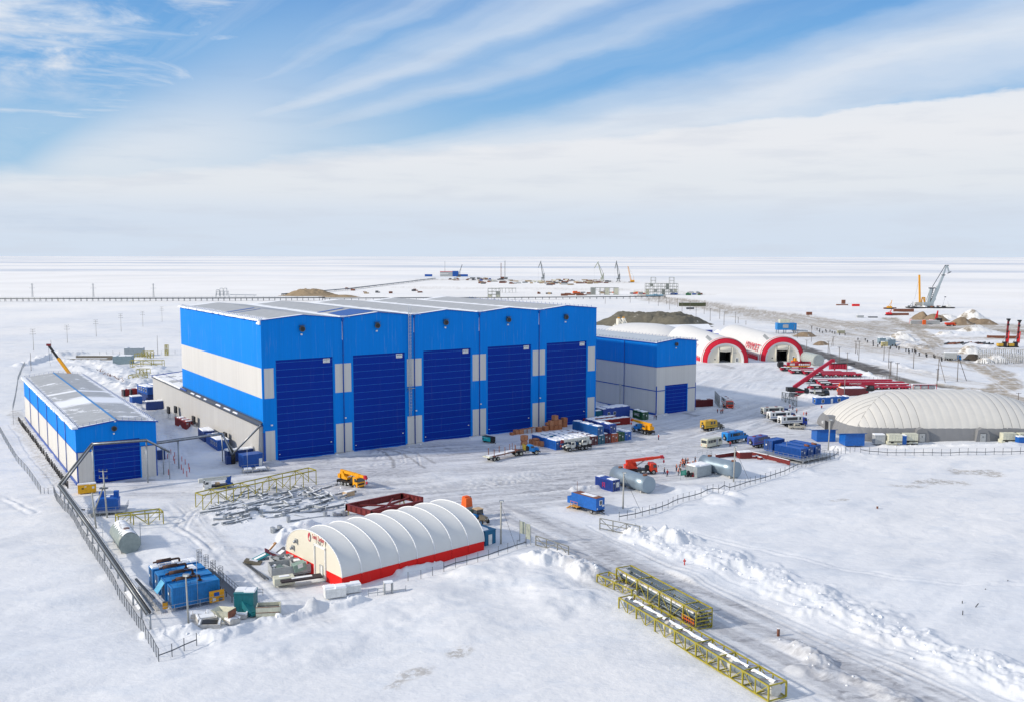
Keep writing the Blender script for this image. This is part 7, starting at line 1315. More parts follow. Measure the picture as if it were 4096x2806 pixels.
# dark red long beams by the right tank
for a, b_, lb in ((zt(745, 950), zt(1055, 905), 'dark red girder lying behind the right silver tank'), (zt(1118, 905), zt(1345, 955), 'dark red girder between the girder box and the long one'), (zt(1345, 955), zt(1592, 1018), 'longest dark red girder with a pale end by the right generators')):
    A_, B_ = P(*a), P(*b_); r_ = root('red_girder', A_, A(A_, B_), lb, 'girder'); L = (B_-A_).length; m = MB(); ibeam(m, (0, 0, .6), (L, 0, .6), 1.2, .6, DR); m.build('web', r_); m = MB(); m.b2((.3, -.25, 1.2), (L-.3, .25, 1.32), SNOW); m.build('snow_cap', r_)
cabin(P(*zt(1022, 955)), .2, 3.6, 2.2, 1.8, DR, 'dark red box of short girders beside the right silver tank', snow=.3, name='girder_box', cat='girder bundle')
for k, q in enumerate(((1170, 945), (1215, 940), (1250, 955))): m = MB(); m.box((0, 0, .35), (1.6, 1.0, .7), DR, k, .8); m.box((0, 0, .75), (1.2, .7, .15), SNOW, k); tag(m.build('girder_piece', None, P(*zt(*q))), ('left', 'middle', 'right')[k]+' one of three short dark red girder pieces in the snow behind the box', 'girder piece')
# ---------------------------------------------------------------- lamp posts, masts, utility poles
CP = mat('concrete_pole', (.38, .38, .35), .8); WD = mat('weathered_wood', (.16, .14, .125), .85)
def lamp(b_, t_, label, r=.17, guy=None, arm=None):
    B_ = P(*b_); hgt = HT(*b_, t_[1]); r_ = root('lamp_post', B_, 0, label, 'lamp post'); dx_ = (t_[0]-b_[0])/FPX*B_.y; dx_ -= 0; m = MB(); m.tube((0, 0, -.3), (dx_*.6, 0, hgt), r, CP, 8, r*.7); m.build('pole', r_)
    m = MB(); m.box((dx_*.6+.1, -.2, hgt+.05), (.9, .5, .3), STEEL); m.box((dx_*.6+.1, -.46, hgt), (.6, .06, .2), GLOW); m.build('lamp_head', r_)
    if guy: G_ = P(*guy); m = MB(); m.tube((dx_*.6, 0, hgt*.93), (G_.x-B_.x, G_.y-B_.y, 0), .035, BLACK, 4); m.build('guy_cable', r_)
    return r_
lamp(z6(690, 1205), z6(692, 800), 'concrete lamp post at the right end of the white tent', .2, z6(830, 1235)); lamp(zA(468, 1342), zA(480, 700), 'concrete lamp post before the left silver tank', .2, zA(775, 1372)); lamp(zt(950, 1197), zt(963, 805), 'concrete lamp post before the right silver tank', .2, zt(1135, 1212)); lamp(zt(2025, 845), zt(2045, 500), 'concrete lamp post before the left blue booth', .2)
lamp(zS(925, 1378), zS(890, 510), 'concrete lamp post in front of the front left generators', .16); lamp(zR(980, 690), zR(990, 380), 'slim lamp post behind the left shoulder of the dome', .15); lamp(zR(1338, 632), zR(1342, 500), 'short lamp post at the top of the dome', .12)
lamp(z5(2108, 1105), z5(2112, 868), 'thin lamp post in front of the left wall of the small hangar', .1); lamp(z5(2000, 1092), z5(1998, 880), 'thin lamp post between the two blue hangars', .1)
def mast(b_, t_, label, r=.05): B_ = P(*b_); hgt = HT(*b_, t_[1]); m = MB(); m.tube((0, 0, -.2), (0, 0, hgt), r, STEEL, 5, r*.5); tag(m.build('lightning_mast', None, B_), label, 'mast')
mast(zS(1085, 1040), zS(1045, 60), 'thin lightning mast behind the nearest front left generator', .06); mast(zt(1548, 952), zt(1560, 610), 'thin lightning mast on the right generator platform', .07); mast(zN(1245, 1585), zN(1240, 1250), 'thin mast before the bright blue double cabin', .06); mast(z2(938, 520), z2(928, 300), 'thin mast beside the pipe rack', .05); mast(z8(640, 440), z8(650, 250), 'thin mast at the dome foot by the heating units', .06)
# wooden line post with insulators and its brace, concrete pole beside
B_ = P(*zQ(997, 1062)); hgt = HT(*zQ(997, 1062), zQ(0, 245)[1]); r_ = root('power_line_post', B_, 0, 'grey power line post with insulators and a slanting brace by the transformer', 'power post'); m = MB(); m.tube((0, 0, 0), (-.5, 0, hgt), .2, CP, 8, .14); m.build('pole', r_); a_ = P(*zQ(720, 1055)); m = MB(); m.tube((a_.x-B_.x, a_.y-B_.y, 0), (-.4, 0, hgt*.72), .16, CP, 7); m.build('brace', r_)
m = MB(); [m.beam((-.5-.9, 0, z_), (-.5+.9, 0, z_), .12, .12, STEEL) for z_ in (hgt-.2, hgt-1.6)]; m.box((-.5, 0, hgt*.66), (1.6, .8, .2), DSTEEL); m.build('crossarm', r_); m = MB(); [m.tube((x, 0, z_), (x, 0, z_+.4), .09, GLASS, 6) for x in (-1.3, -.5, .3) for z_ in (hgt-.1, hgt-1.5)]; m.build('insulator', r_)
B_ = P(*zQ(822, 1218)); hgt = HT(*zQ(822, 1218), zQ(0, 600)[1]); m = MB(); m.tube((0, 0, 0), (-.6, 0, hgt), .19, CP, 8, .15); tag(m.build('concrete_pole', None, B_), 'leaning bare concrete pole beside the pipe rack', 'pole')
for (b_, t_) in (((348, 938), 722), ((697, 860), 680), ((995, 793), 626), ((1252, 737), 562), ((1477, 688), 537), ((1675, 643), 490)):
    B_ = P(*zL(*b_)); hgt = HT(*zL(*b_), zL(0, t_)[1]); r_ = root('power_line_pole', B_, R(10), 'tall power line pole with three crossarms in the left snow field', 'power pole', 'power line poles in the left snow field'); m = MB(); m.tube((0, 0, -.3), (0, 0, hgt), .16, CP, 6, .12); m.build('pole', r_)
    for f, w in ((1.0, 2.6), (.9, 2.6), (.78, 3.2)): m = MB(); m.beam((-w/2, 0, hgt*f), (w/2, 0, hgt*f), .12, .14, DSTEEL); [m.beam((x, 0, hgt*f), (x, 0, hgt*f+.35), .08, .08, DSTEEL) for x in (-w/2, w/2)]; m.build('crossarm', r_)
zP = lambda x, y: (3096+x/2.324, 1250+y/2.324); z3 = lambda x, y: (3296+x/2.8425, 1150+y/2.8425); z9 = lambda x, y: (2400+x/3.873, 1180+y/3.873)
proto = None
def pole(b_, top, strut=None, label='slim grey utility pole in the snow field at upper right', grp='utility poles across the right snow field', r=.17, arm=True):
    B_ = P(*b_); hgt = HT(*b_, top); r_ = root('utility_pole', B_, R(random.uniform(-30, 30)), label, 'utility pole', grp); m = MB(); m.tube((0, 0, -.3), (0, 0, hgt), r, WD, 6, r*.8); m.build('pole', r_)
    if arm: m = MB(); m.beam((-.9, 0, hgt*.97), (.9, 0, hgt*.97), .12, .12, DSTEEL); [m.beam((x, 0, hgt*.97), (x, 0, hgt*.97+.35), .08, .08, DSTEEL) for x in (-.85, 0, .85)]; m.build('crossarm', r_)
    if strut: S_ = P(*strut); r_.rotation_euler.z = 0; m = MB(); m.tube((S_.x-B_.x, S_.y-B_.y, 0), (0, 0, hgt*.92), r*.8, WD, 6); m.build('strut', r_)
for b_, t_, s_ in (((347, 275), 115, 0), ((300, 408), 250, 0), ((502, 380), 262, (522, 385)), ((548, 318), 220, (528, 325)), ((603, 487), 315, 0), ((677, 560), 362, 0), ((757, 380), 262, (778, 392)), ((787, 447), 262, 0), ((1020, 447), 290, 0), ((1063, 524), 320, 0), ((1295, 522), 312, 0), ((1085, 575), 445, 0), ((1143, 575), 460, 0), ((187, 205), 110, 0), ((217, 235), 155, 0)): pole(zP(*b_), zP(0, t_)[1], zP(*s_) if s_ else None)
for b_, t_, s_ in (((1283, 1110), 915, 0), ((1296, 1050), 770, (1380, 1080)), ((1515, 1060), 750, (1620, 1055)), ((170, 880), 670, 0), ((2205, 1330), 1185, 0), ((745, 1045), 830, 0), ((828, 1045), 850, 0)): pole(z3(*b_), z3(0, t_)[1], z3(*s_) if s_ else None)
for b_, t_ in (((758, 138), 40), ((903, 178), 50), ((925, 120), 30), ((1030, 150), 30), ((1078, 228), 82), ((1200, 185), 55), ((1270, 285), 105), ((1395, 242), 95), ((1487, 357), 160), ((1613, 300), 165), ((1706, 408), 205), ((1853, 380), 200), ((1920, 470), 255), ((2097, 440), 260), ((2140, 438), 340), ((468, 120), 10), ((80, 135), 20), ((2260, 455), 400)): pole(z9(*b_), z9(0, t_)[1], None, 'slim grey utility pole in the snow field behind the inflated hangars', 'utility poles behind the inflated hangars', .2)
for b_, t_ in (((1630, 980), 785), ((322, 1137), 962), ((532, 968), 832)): pole(zL(*b_), zL(0, t_)[1], None, 'thin pole standing behind the long shed', 'thin poles behind the shed', .12, False)
for b_ in ((337, 385), (966, 385), (1587, 385)):
    B_ = P(*zL(*b_)); hgt = HT(*zL(*b_), zL(0, 248)[1]); r_ = root('lattice_tower', B_, 0, 'slender grey lattice tower rising behind the long pipeline', 'lattice tower', 'lattice towers behind the pipeline'); m = MB(); [m.tube((x, y, 0), (x*.3, y*.3, hgt), .16, STEEL, 4) for x in (-.8, .8) for y in (-.8, .8)]; m.build('leg', r_); m = MB(); [m.beam((-.8*(1-f*.7), -.8*(1-f*.7), hgt*f), (.8*(1-f*.7-.1), -.8*(1-f*.7-.1), hgt*(f+.12)), .14, .14, STEEL) for f in np.linspace(0, .85, 8)]; m.build('brace', r_); m = MB(); m.beam((-4, 0, hgt*.66), (4, 0, hgt*.66), .3, .3, STEEL); m.beam((-2, 0, hgt*.93), (2, 0, hgt*.93), .25, .25, STEEL); m.build('crossarm', r_)
# orange stake markers, right of the shed
random.seed(8); proto = None
for q in ((1555, 1060), (1590, 1085), (1525, 1100), (1655, 1125), (1685, 1150), (1718, 1190), (1725, 1225), (1650, 1200), (1668, 1235), (1700, 1260), (1535, 1245), (1580, 1120), (1590, 1145)):
    if proto is None: m = MB(); m.tube((0, 0, 0), (0, 0, 1.5), .09, mat('marker_red', (.55, .04, .03), .5), 6); proto = m.build('marker_stake'); o = proto
    else: o = proto.copy(); COL.objects.link(o)
    o.location = P(*z1(*q)); tag(o, 'short red marker stake in the snow right of the shed gate', 'marker stake', 'red marker stakes by the shed')
m = MB(); m.tube((0, 0, 0), (0, 0, 1.4), .10, MATS['marker_red'], 6); m.box((0, 0, 1.0), (.5, .1, .25), MATS['marker_red']); tag(m.build('marker_stake', None, P(*zM(1250, 262))), 'lone orange red marker stake beside the entrance road', 'marker stake')
for q, lb in ((z8(605, 1255), 'stubby brown post alone in the right snow field'), (zM(2122, 910), 'pale post at the lower right edge of the road')): m = MB(); m.tube((0, 0, -.1), (0, 0, 1.1), .22, BRN, 8); m.box((0, 0, 1.15), (.3, .3, .1), SNOW); tag(m.build('short_post', None, P(*q)), lb, 'post')
for k, q in enumerate(((3848, 2430), (3850, 2470), (3890, 2440), (3920, 2380), (4010, 2345))): m = MB(); m.tube((0, 0, 0), (.9*(k > 1), 0, 1.2), .07, BLACK, 5); tag(m.build('thin_stake', None, P(*q)), 'thin black stake poking out of the snow near the right edge', 'stake', 'thin black stakes near the right edge')
# ---------------------------------------------------------------- people
def body_mesh(pose):
    me = bpy.data.meshes.new('b'); J = dict(pel=(0, 0, .95), ch=(0, 0, 1.28), nk=(0, .0, 1.50), hd=(0, -.02, 1.62), ht=(0, -.01, 1.80), ls=(-.19, 0, 1.42), rs=(.19, 0, 1.42))
    if pose == 0: J.update(le=(-.27, .02, 1.14), lh=(-.24, -.16, .92), re=(.27, .02, 1.14), rh=(.25, -.12, .90), lk=(-.11, 0, .5), lf=(-.12, 0, .08), lt=(-.13, -.18, .05), rk=(.11, 0, .5), rf=(.13, 0, .08), rt=(.14, -.18, .05))
    elif pose == 1: J.update(le=(-.25, .14, 1.16), lh=(-.24, .16, .92), re=(.25, -.14, 1.16), rh=(.22, -.34, 1.0), lk=(-.10, -.16, .52), lf=(-.11, -.24, .08), lt=(-.11, -.42, .06), rk=(.10, .08, .50), rf=(.11, .30, .14), rt=(.11, .14, .06))
    else: J.update(le=(-.28, -.06, 1.16), lh=(-.10, -.26, 1.08), re=(.28, -.06, 1.16), rh=(.08, -.28, 1.12), lk=(-.13, 0, .5), lf=(-.16, 0, .08), lt=(-.19, -.18, .05), rk=(.12, 0, .5), rf=(.14, .02, .08), rt=(.17, -.16, .05))
    ks = list(J); E_ = [('pel', 'ch'), ('ch', 'nk'), ('nk', 'hd'), ('hd', 'ht'), ('ch', 'ls'), ('ls', 'le'), ('le', 'lh'), ('ch', 'rs'), ('rs', 're'), ('re', 'rh'), ('pel', 'lk'), ('lk', 'lf'), ('lf', 'lt'), ('pel', 'rk'), ('rk', 'rf'), ('rf', 'rt')]
    me.from_pydata([J[k] for k in ks], [(ks.index(a), ks.index(b_)) for a, b_ in E_], []); o = bpy.data.objects.new('b', me); COL.objects.link(o); o.modifiers.new('s', 'SKIN'); rad = dict(pel=.17, ch=.20, nk=.075, hd=.10, ht=.085, ls=.10, rs=.10, le=.075, re=.075, lh=.055, rh=.055, lk=.095, rk=.095, lf=.075, rf=.075, lt=.06, rt=.06)
    for i, k in enumerate(ks): r = rad[k]; me.skin_vertices[0].data[i].radius = (r, r*(.8 if k in ('pel', 'ch') else 1)); me.skin_vertices[0].data[i].use_root = (k == 'pel')
    o.modifiers.new('u', 'SUBSURF').levels = 1; bpy.context.view_layer.update(); out = bpy.data.meshes.new_from_object(o.evaluated_get(bpy.context.evaluated_depsgraph_get())); bpy.data.objects.remove(o); return out
SKIN = mat('skin', (.50, .30, .22), .6); NB_ = mat('navy_workwear', (.02, .025, .06), .8); RJ = mat('red_jacket', (.30, .02, .025), .7); KH = mat('khaki_workwear', (.12, .11, .07), .8); HV = mat('orange_vest', (.95, .16, .03), .6); HO2 = mat('bright_orange_suit', (.90, .13, .02), .6); HW = mat('helmet_white', (.8, .8, .78), .4); HOR = mat('helmet_orange', (.85, .25, .03), .4); REFL = mat('reflective_strip', (.75, .76, .72), .4)
bodies = {}
def body(pose, jacket, trous):
    k = (pose, jacket.name, trous.name)
    if k not in bodies:
        me = bases[pose].copy(); me.materials.clear(); [me.materials.append(x) for x in (trous, jacket, SKIN, BLACK)]
        for p_ in me.polygons:
            z = p_.center.z; x = abs(p_.center.x); p_.material_index = 3 if z < .13 else (1 if z > .86 and z < 1.53 else (2 if z >= 1.53 else 0)); p_.use_smooth = True
            if x > .14 and p_.center.y < -.10 and .85 < z < 1.15 and pose != 1: p_.material_index = 3
        bodies[k] = me
    return bodies[k]
bases = [body_mesh(k) for k in range(3)]
_p = MB(); _p.tube((0, 0, .98), (0, 0, 1.46), .215, HV, 12, .20); _p.tube((0, 0, 1.12), (0, 0, 1.16), .225, REFL, 12); _p.tube((0, 0, 1.3), (0, 0, 1.34), .222, REFL, 12); vest_me = _p.build('vest').data; bpy.data.objects.remove(COL.objects['vest'])
_p = MB(); _p.lathe((0, -.01, 1.70), (0, -.01, 1.88), [(0, .145), (.02, .13), (.10, .12), (.15, .08), (.17, .03)], HW, 12); hat_me = _p.build('h').data; bpy.data.objects.remove(COL.objects['h'])
def person(q, kind, label, face=None, pose=0, grp=None, z=0):
    J_, T_ = {'o': (NB_, NB_), 'd': (NB_, NB_), 'r': (RJ, NB_), 'k': (KH, KH), 'O': (HO2, HO2)}[kind]
    o = bpy.data.objects.new('person', body(pose, J_, T_)); COL.objects.link(o); b_ = P(*q); o.location = (b_.x, b_.y, z); o.rotation_euler.z = R(face if face is not None else random.uniform(0, 360)); tag(o, label, 'person', grp)
    if kind == 'o': v = bpy.data.objects.new('vest', vest_me); COL.objects.link(v); v.parent = o
    hm = hat_me.copy(); hm.materials[0] = HW if random.random() < .35 else (HOR if kind in 'oO' else BLACK); h_ = bpy.data.objects.new('helmet', hm); COL.objects.link(h_); h_.parent = o; return o
random.seed(2)
CL = 'worker in an orange vest in the crowd between the green sign and the silver tank'
for x, y, k, lb in ((300, 1085, 'o', 'worker in an orange vest standing alone at the left side of the crowd'), (323, 1132, 'o', 'worker in an orange vest and blue trousers nearest the green sign'), (347, 1117, 'k', 'person in khaki clothes beside the one nearest the green sign'), (340, 1072, 'o', CL), (345, 1048, 'o', CL), (367, 1042, 'o', CL), (392, 1040, 'o', CL), (410, 1078, 'o', 'worker in an orange vest at the front middle of the crowd, back turned'), (424, 1066, 'd', 'person in dark clothes at the front middle of the crowd'), (434, 1047, 'o', CL), (452, 1052, 'o', CL), (405, 1012, 'd', 'person in dark clothes at the back middle of the crowd'), (368, 1010, 'r', 'person in a red jacket at the back left of the crowd'), (385, 1022, 'o', CL), (430, 1010, 'o', CL), (480, 1052, 'o', CL), (490, 1038, 'o', CL), (521, 1042, 'o', 'worker in an orange vest right behind the grey sheet metal box'), (566, 1040, 'o', 'worker in an orange vest between metal box and silver tank'), (655, 1062, 'O', 'worker bent by the silver tank beyond the sheet metal box'), (613, 1038, 'r', 'person in a red jacket half hidden by the sheet metal box'), (513, 996, 'd', 'dark clothed person apart, behind the crowd beside the silver tank'), (165, 1122, 'd', 'dark clothed person of a pair right of the orange red crane'), (197, 1145, 'r', 'red jacketed person in a white helmet, right of the orange red crane'),
                    (97, 732, 'r', 'lone person in dark red and a white helmet near the container row'), (911, 810, 'r', 'person in a red hood walking past the light blue crew lorry'), (767, 430, 'r', 'red jacketed person left of the pair before the small hangar lorry'), (806, 435, 'o', 'left orange vested worker of the pair before the small hangar lorry'), (826, 430, 'o', 'right orange vested worker of the pair before the small hangar lorry'), (837, 374, 'o', 'orange vested worker at the left of the orange red crew bus'), (882, 372, 'O', 'worker in an orange suit in front of the orange red crew bus'), (1590, 382, 'r', 'red hooded person left of the pair behind the white crew buses'), (1622, 403, 'd', 'dark clothed person stepping away behind the white crew buses'), (1667, 432, 'o', 'orange vested worker behind the cab of the white crew buses'), (1748, 462, 'O', 'worker in a bright orange suit right of the white crew buses'), (1776, 467, 'r', 'dark red clad person next to the bright orange worker'), (1950, 388, 'r', 'lone person in dark red near the left shoulder of the dome'), (47, 500, 'r', 'red jacketed one of two people by the small hangar corner'), (69, 502, 'd', 'dark clothed one of two people by the small hangar corner')):
    person(zt(x, y), k, lb, None, random.choice((0, 0, 1, 2)), 'workers crowded by the green sign' if lb == CL else None)
# ---------------------------------------------------------------- long pipeline on low supports across the background
def pipeline(pts, n, hgt, label, r=.45, w=3.0, rail=True):
    W_ = [P(*q) for q in pts]; o = W_[0].copy(); r_ = root('pipeline', o, 0, label, 'pipeline'); cum = [0]
    for a, b_ in zip(W_, W_[1:]): cum.append(cum[-1]+(b_-a).length)
    Lc = [Vector((q.x-o.x, q.y-o.y, 0)) for q in W_]
    def at_(s): i = min(max(j for j in range(len(cum)) if cum[j] <= s+1e-6), len(W_)-2); f = (s-cum[i])/(cum[i+1]-cum[i]); return Lc[i].lerp(Lc[i+1], f), (Lc[i+1]-Lc[i]).normalized()
    m = MB()
    for off, mt, rr_ in ((-w/2, PIPE, r), (0, PIPED, r*1.1), (w/2, PIPE, r)):
        for a, b_ in zip(Lc, Lc[1:]): d = (b_-a).normalized(); q = Vector((-d.y, d.x, 0))*off; m.tube(a+q+Vector((0, 0, hgt+.5)), b_+q+Vector((0, 0, hgt+.5)), rr_, mt, 6)
    m.build('pipe_bundle', r_); m = MB()
    for a, b_ in zip(Lc, Lc[1:]): m.beam(a+Vector((0, 0, hgt-.1)), b_+Vector((0, 0, hgt-.1)), w*1.3, .3, DSTEEL)
    if rail: [m.beam(a+Vector((0, 0, hgt+zz)), b_+Vector((0, 0, hgt+zz)), .12, .12, STEEL) for a, b_ in zip(Lc, Lc[1:]) for zz in (1.6, 2.2)]
    m.build('walkway', r_)
    for k in range(n+1):
        p, d = at_(cum[-1]*k/n); q = Vector((-d.y, d.x, 0)); m = MB(); [m.beam(p+q*s*w*.6, p+q*s*w*.45+Vector((0, 0, hgt)), .35, .35, DSTEEL) for s in (-1, 1)]; m.beam(p-q*w*.6+Vector((0, 0, hgt-.4)), p+q*w*.6+Vector((0, 0, hgt-.4)), .3, .3, DSTEEL)
        if rail: m.beam(p+Vector((0, 0, hgt)), p+Vector((0, 0, hgt+2.2)), .15, .15, STEEL)
        m.build('support', r_)
    return r_
pipeline([(-120, 1207), (900, 1204), (1300, 1202)], 62, 3.2, 'long dark pipeline on low supports crossing the whole left background', .45, 3.0)
pipeline([(1290, 1202), (1900, 1200), (2500, 1196), (2660, 1193)], 50, 2.6, 'dark pipeline continuing to the right behind the big hangar roof', .4, 2.6, False)
pipeline([(1130, 1183), (1400, 1160), (1640, 1130), (1740, 1117)], 22, 2.0, 'thin pipeline running out towards the far point with the cranes', .6, 3.0, False)
r_ = root('pipe_gantry', P(888, 1193), 0, 'grey pipe gantry with loops above the long pipeline at left', 'gantry'); m = MB(); [m.beam((x, y, 0), (x*.8, y, 9), .35, .35, STEEL) for x in (-9, -3, 3, 9) for y in (0, 4)]; [m.beam((-8, y, z), (8, y, z), .4, .4, STEEL) for y in (0, 4) for z in (5, 9)]; m.build('frame', r_); m = MB(); [m.path([(x, 2, 3), (x, 2, 11+2*(abs(x) < 4)), (x+4, 2, 11+2*(abs(x) < 4)), (x+4, 2, 3)], .4, STEEL, 6) for x in (-8, -3, 2)]; m.build('pipe_loop', r_); m = MB(); m.beam((10, 2, 4.5), (45, 2, 4.0), 2.0, .8, STEEL); [m.beam((x, 2, 0), (x, 2, 4), .3, .3, STEEL) for x in (18, 30, 42)]; m.build('walkway', r_)
# ---------------------------------------------------------------- heaps of earth
def heapmat(name, col, snow): 
    m = bpy.data.materials.new(name); m.use_nodes = True; t = NT(m.node_tree); b = t.n['Principled BSDF']; co = t.node('ShaderNodeTexCoord').outputs['Object']; n = t.noise(co, .35, 8, .7); n2 = t.noise(co, .09, 6, .65)
    c = t.mix(n, tuple(v*.6 for v in col), tuple(v*1.35 for v in col)); c = t.mix(t.ss(n2, 1-snow, 1.12-snow), c, (.78, .78, .77)); t.put(b.inputs['Base Color'], c); b.inputs['Roughness'].default_value = .95; b.inputs['Specular IOR Level'].default_value = .1
    bp = t.node('ShaderNodeBump'); bp.inputs['Strength'].default_value = 1.; bp.inputs['Distance'].default_value = .5; t.put(bp.inputs['Height'], n); t.l.new(bp.outputs[0], b.inputs['Normal']); return m
EG, ES, EB, ESN = heapmat('grey_soil', (.155, .145, .115), .36), heapmat('sand_soil', (.34, .26, .17), .30), heapmat('brown_soil', (.26, .20, .14), .40), heapmat('snowy_soil', (.30, .26, .21), .62)
def heap(c, rx, ry, h, mt, label, plateau=.3, rot=0, seed=0, name='earth_heap', n=60):
    x = np.linspace(-1.15, 1.15, n); X_, Y_ = np.meshgrid(x, x, indexing='ij'); X_ = X_*rx; Y_ = Y_*ry; rr_ = np.hypot(X_/rx, Y_/ry)+(fbm(X_/rx*2.2+9, Y_/ry*2.2, seed, 4)-.5)*.30
    Z_ = h*(1-sm(rr_, plateau, 1.0))*(.72+.5*fbm(X_/6+3, Y_/6, seed+5, 4))+(fbm(X_/2.5, Y_/2.5, seed+9, 3)-.5)*h*.10*(rr_ < 1)-.25*(rr_ > .98)
    vs = np.stack([X_.ravel(), Y_.ravel(), Z_.ravel()], -1); m = MB(); m.add([tuple(v) for v in vs.tolist()], [(i*n+j, (i+1)*n+j, (i+1)*n+j+1, i*n+j+1) for i in range(n-1) for j in range(n-1) if not (rr_[i, j] > 1.05 and rr_[i+1, j+1] > 1.05)], mt, True)
    return tag(m.build(name, None, c, rot), label, 'heap')
heap(P(2560, 1305)+Vector((12, 22, 0)), 50, 36, 9.5, EG, 'large grey brown flat topped mound behind the narrow hangar', .5, 0, 1, n=110)
heap(P(2690, 1305)+Vector((2, 0, 0)), 30, 28, 8.5, EG, 'snow streaked right shoulder of the grey mound behind the inflated hangar', .4, 0, 4, n=80)
heap(P(1240, 1182), 46, 30, 9.5, ES, 'pale sandy heap beyond the pipeline, above the left part of the hangar roof', .12, 0, 2, n=80)
heap(P(1360, 1188), 30, 16, 3, ES, 'low tail of the sandy heap beyond the pipeline', .2, 0, 3); zK = lambda x, y: (3560+x/5.685, 1040+y/5.685)
for k, (q, rx, ry, h, mt, lb) in enumerate(((zK(730, 1370), 9, 10, 8, EB, 'steep brown heap right of the grey long container by the far cranes'), (zK(620, 1340), 7, 8, 5, EB, 'small brown heap left of the steep one by the far cranes'), (zK(1000, 1380), 14, 14, 6, EB, 'broad brown heap behind the red excavator'), (zK(1300, 1330), 12, 10, 4, ESN, 'low snowy brown heap behind the orange dump truck'), (zK(1860, 1340), 15, 12, 9, ESN, 'pointed snowy heap at the far right by the cranes'), (zK(1620, 1470), 12, 10, 6, EB, 'brown heap right of the orange dump truck'), (zK(1900, 1450), 11, 9, 4.5, EB, 'brown heap second right of the orange dump truck'), (zK(2120, 1460), 13, 9, 4, EB, 'long low brown heap at the far right'),
        (z3(1690, 815), 5, 5, 3.2, heapmat('dark_soil', (.07, .06, .05), .1), 'small black soil cone right of the blue cabbed lorry'), (z3(1830, 845), 5.5, 5, 2.6, ESN, 'small soil cone farther right of the blue cabbed lorry'), (z3(880, 600), 12, 10, 5.5, ESN, 'snowy brown heap left of the curving road bend'), (z3(1720, 490), 16, 10, 4.5, ESN, 'snowy heap below the brown plateau at right'), (z3(1380, 540), 9, 6, 2.5, ESN, 'flat snowy heap right of the road bend'), (z3(1680, 745), 10, 7, 4, ESN, 'snowy heap behind the blue cabbed lorry'), (z7(2050, 410), 9, 6, 3, EB, 'brown soil heap right of the right inflated hangar'), (z7(2230, 510), 6, 4, 2.5, EB, 'small brown soil heap beside the dark road'), (zP(1880, 180), 18, 10, 4, ESN, 'snowy rubble ridge near the far brown plateau'), (zP(2060, 450), 8, 6, 3, ESN, 'speckled snow heap by the field of grey piles'))):
    heap(P(*q), rx, ry, h, mt, lb, .05 if h > 4 else .2, 0, 30+k)
# ---------------------------------------------------------------- silos behind the narrow hangar
SL = mat('silo_cream', (.66, .64, .57), .5, dirt=.1)
for x, t_, r, lb in ((236, 465, 1.9, 'short pale silo, leftmost of the three'), (286, 362, 1.8, 'tall pale silo, the middle one with a yellow top'), (361, 355, 1.8, 'tall pale silo, rightmost of the three')):
    B_ = P(*z9(x, 562)); hgt = HT(*z9(x, 562), z9(0, t_)[1]); r_ = root('silo', B_, 0, lb, 'silo', 'pale silos by the grey mound'); m = MB(); m.lathe((0, 0, 0), (0, 0, hgt), [(0, r*.4), (hgt*.14, r), (hgt*.97, r), (hgt, r*.5)], SL, 18); m.build('shell', r_)
    m = MB(); [m.beam((r*c, r*s, 0), (r*c, r*s, hgt*.2), .3, .3, STEEL) for c, s in ((.7, .7), (-.7, .7), (.7, -.7), (-.7, -.7))]; m.box((0, 0, hgt+.4), (1.4, 1.4, 1.0), YEL if t_ < 400 else SL); m.build('frame', r_); m = MB(); m.tube((r*.2, -r, hgt*.95), (6.5 if t_ < 400 else 0, -r-2, 0), .22, SL, 6); m.build('fill_pipe', r_)
# ---------------------------------------------------------------- portal cranes and rigs on the far point
zD = lambda x, y: (1500+x/1.66, 980+y/1.66)
def img(px_, d):            # true size of one photo pixel at distance d
    return d/FPX
def portal(b_, pts, colr, label, jib=None, r0=1.6):
    B_ = P(*b_); s = B_.y/FPX; r_ = root('portal_crane', B_, 0, label, 'portal crane'); q = lambda x, y: Vector(((x-b_[0])*s, 0, (b_[1]-y)*s))
    (fx, fy), (tx, ty), (hx_, hy) = pts; m = MB(); w = 3.2*s*1.0; w = max(w, 3.)
    [m.beam((sx*w*1.3, sy*w*1.3, 0), (sx*w*.5, sy*w*.5, w*2.0), w*.28, w*.28, colr) for sx in (-1, 1) for sy in (-1, 1)]; [m.beam((-w, sy*w, w), (w, sy*w, w), w*.25, w*.25, colr) for sy in (-1, 1)]; m.build('portal_leg', r_)
    m = MB(); m.box((0, 0, w*2.5), (w*2.6, w*1.6, w*1.1), colr, 0, .9); f = q(fx, fy); m.beam((w*.2, 0, w*2.8), (w*.9, 0, w*6.0), w*.8, w*.8, colr); m.beam((w*1.2, 0, w*3), (w*.9, 0, w*6.0), w*.3, w*.3, colr); m.build('machine_house', r_)
    a = Vector((0, 0, w*3)); t_ = q(tx, ty); m = MB(); [m.beam(a+Vector((0, y, 0)), t_+Vector((0, y*.2, 0)), w*.28, w*.5, colr) for y in (-w*.35, w*.35)]; m.beam(a.lerp(t_, .15), a.lerp(t_, .9), w*.35, w*.6, colr); m.build('boom', r_)
    m = MB(); m.beam(Vector((w*.9, 0, w*6.0)), t_, w*.2, w*.2, DSTEEL); m.build('tie_rod', r_); h_ = q(hx_, hy); m = MB(); m.beam(t_+(t_-h_)*.12, h_, w*.4, w*.5, colr); m.beam(h_, (h_.x, 0, w*.8), .12, .12, DSTEEL); m.build('jib', r_)
GC = mat('crane_grey', (.20, .22, .23), .55); GL = mat('crane_pale_green', (.38, .41, .33), .55)
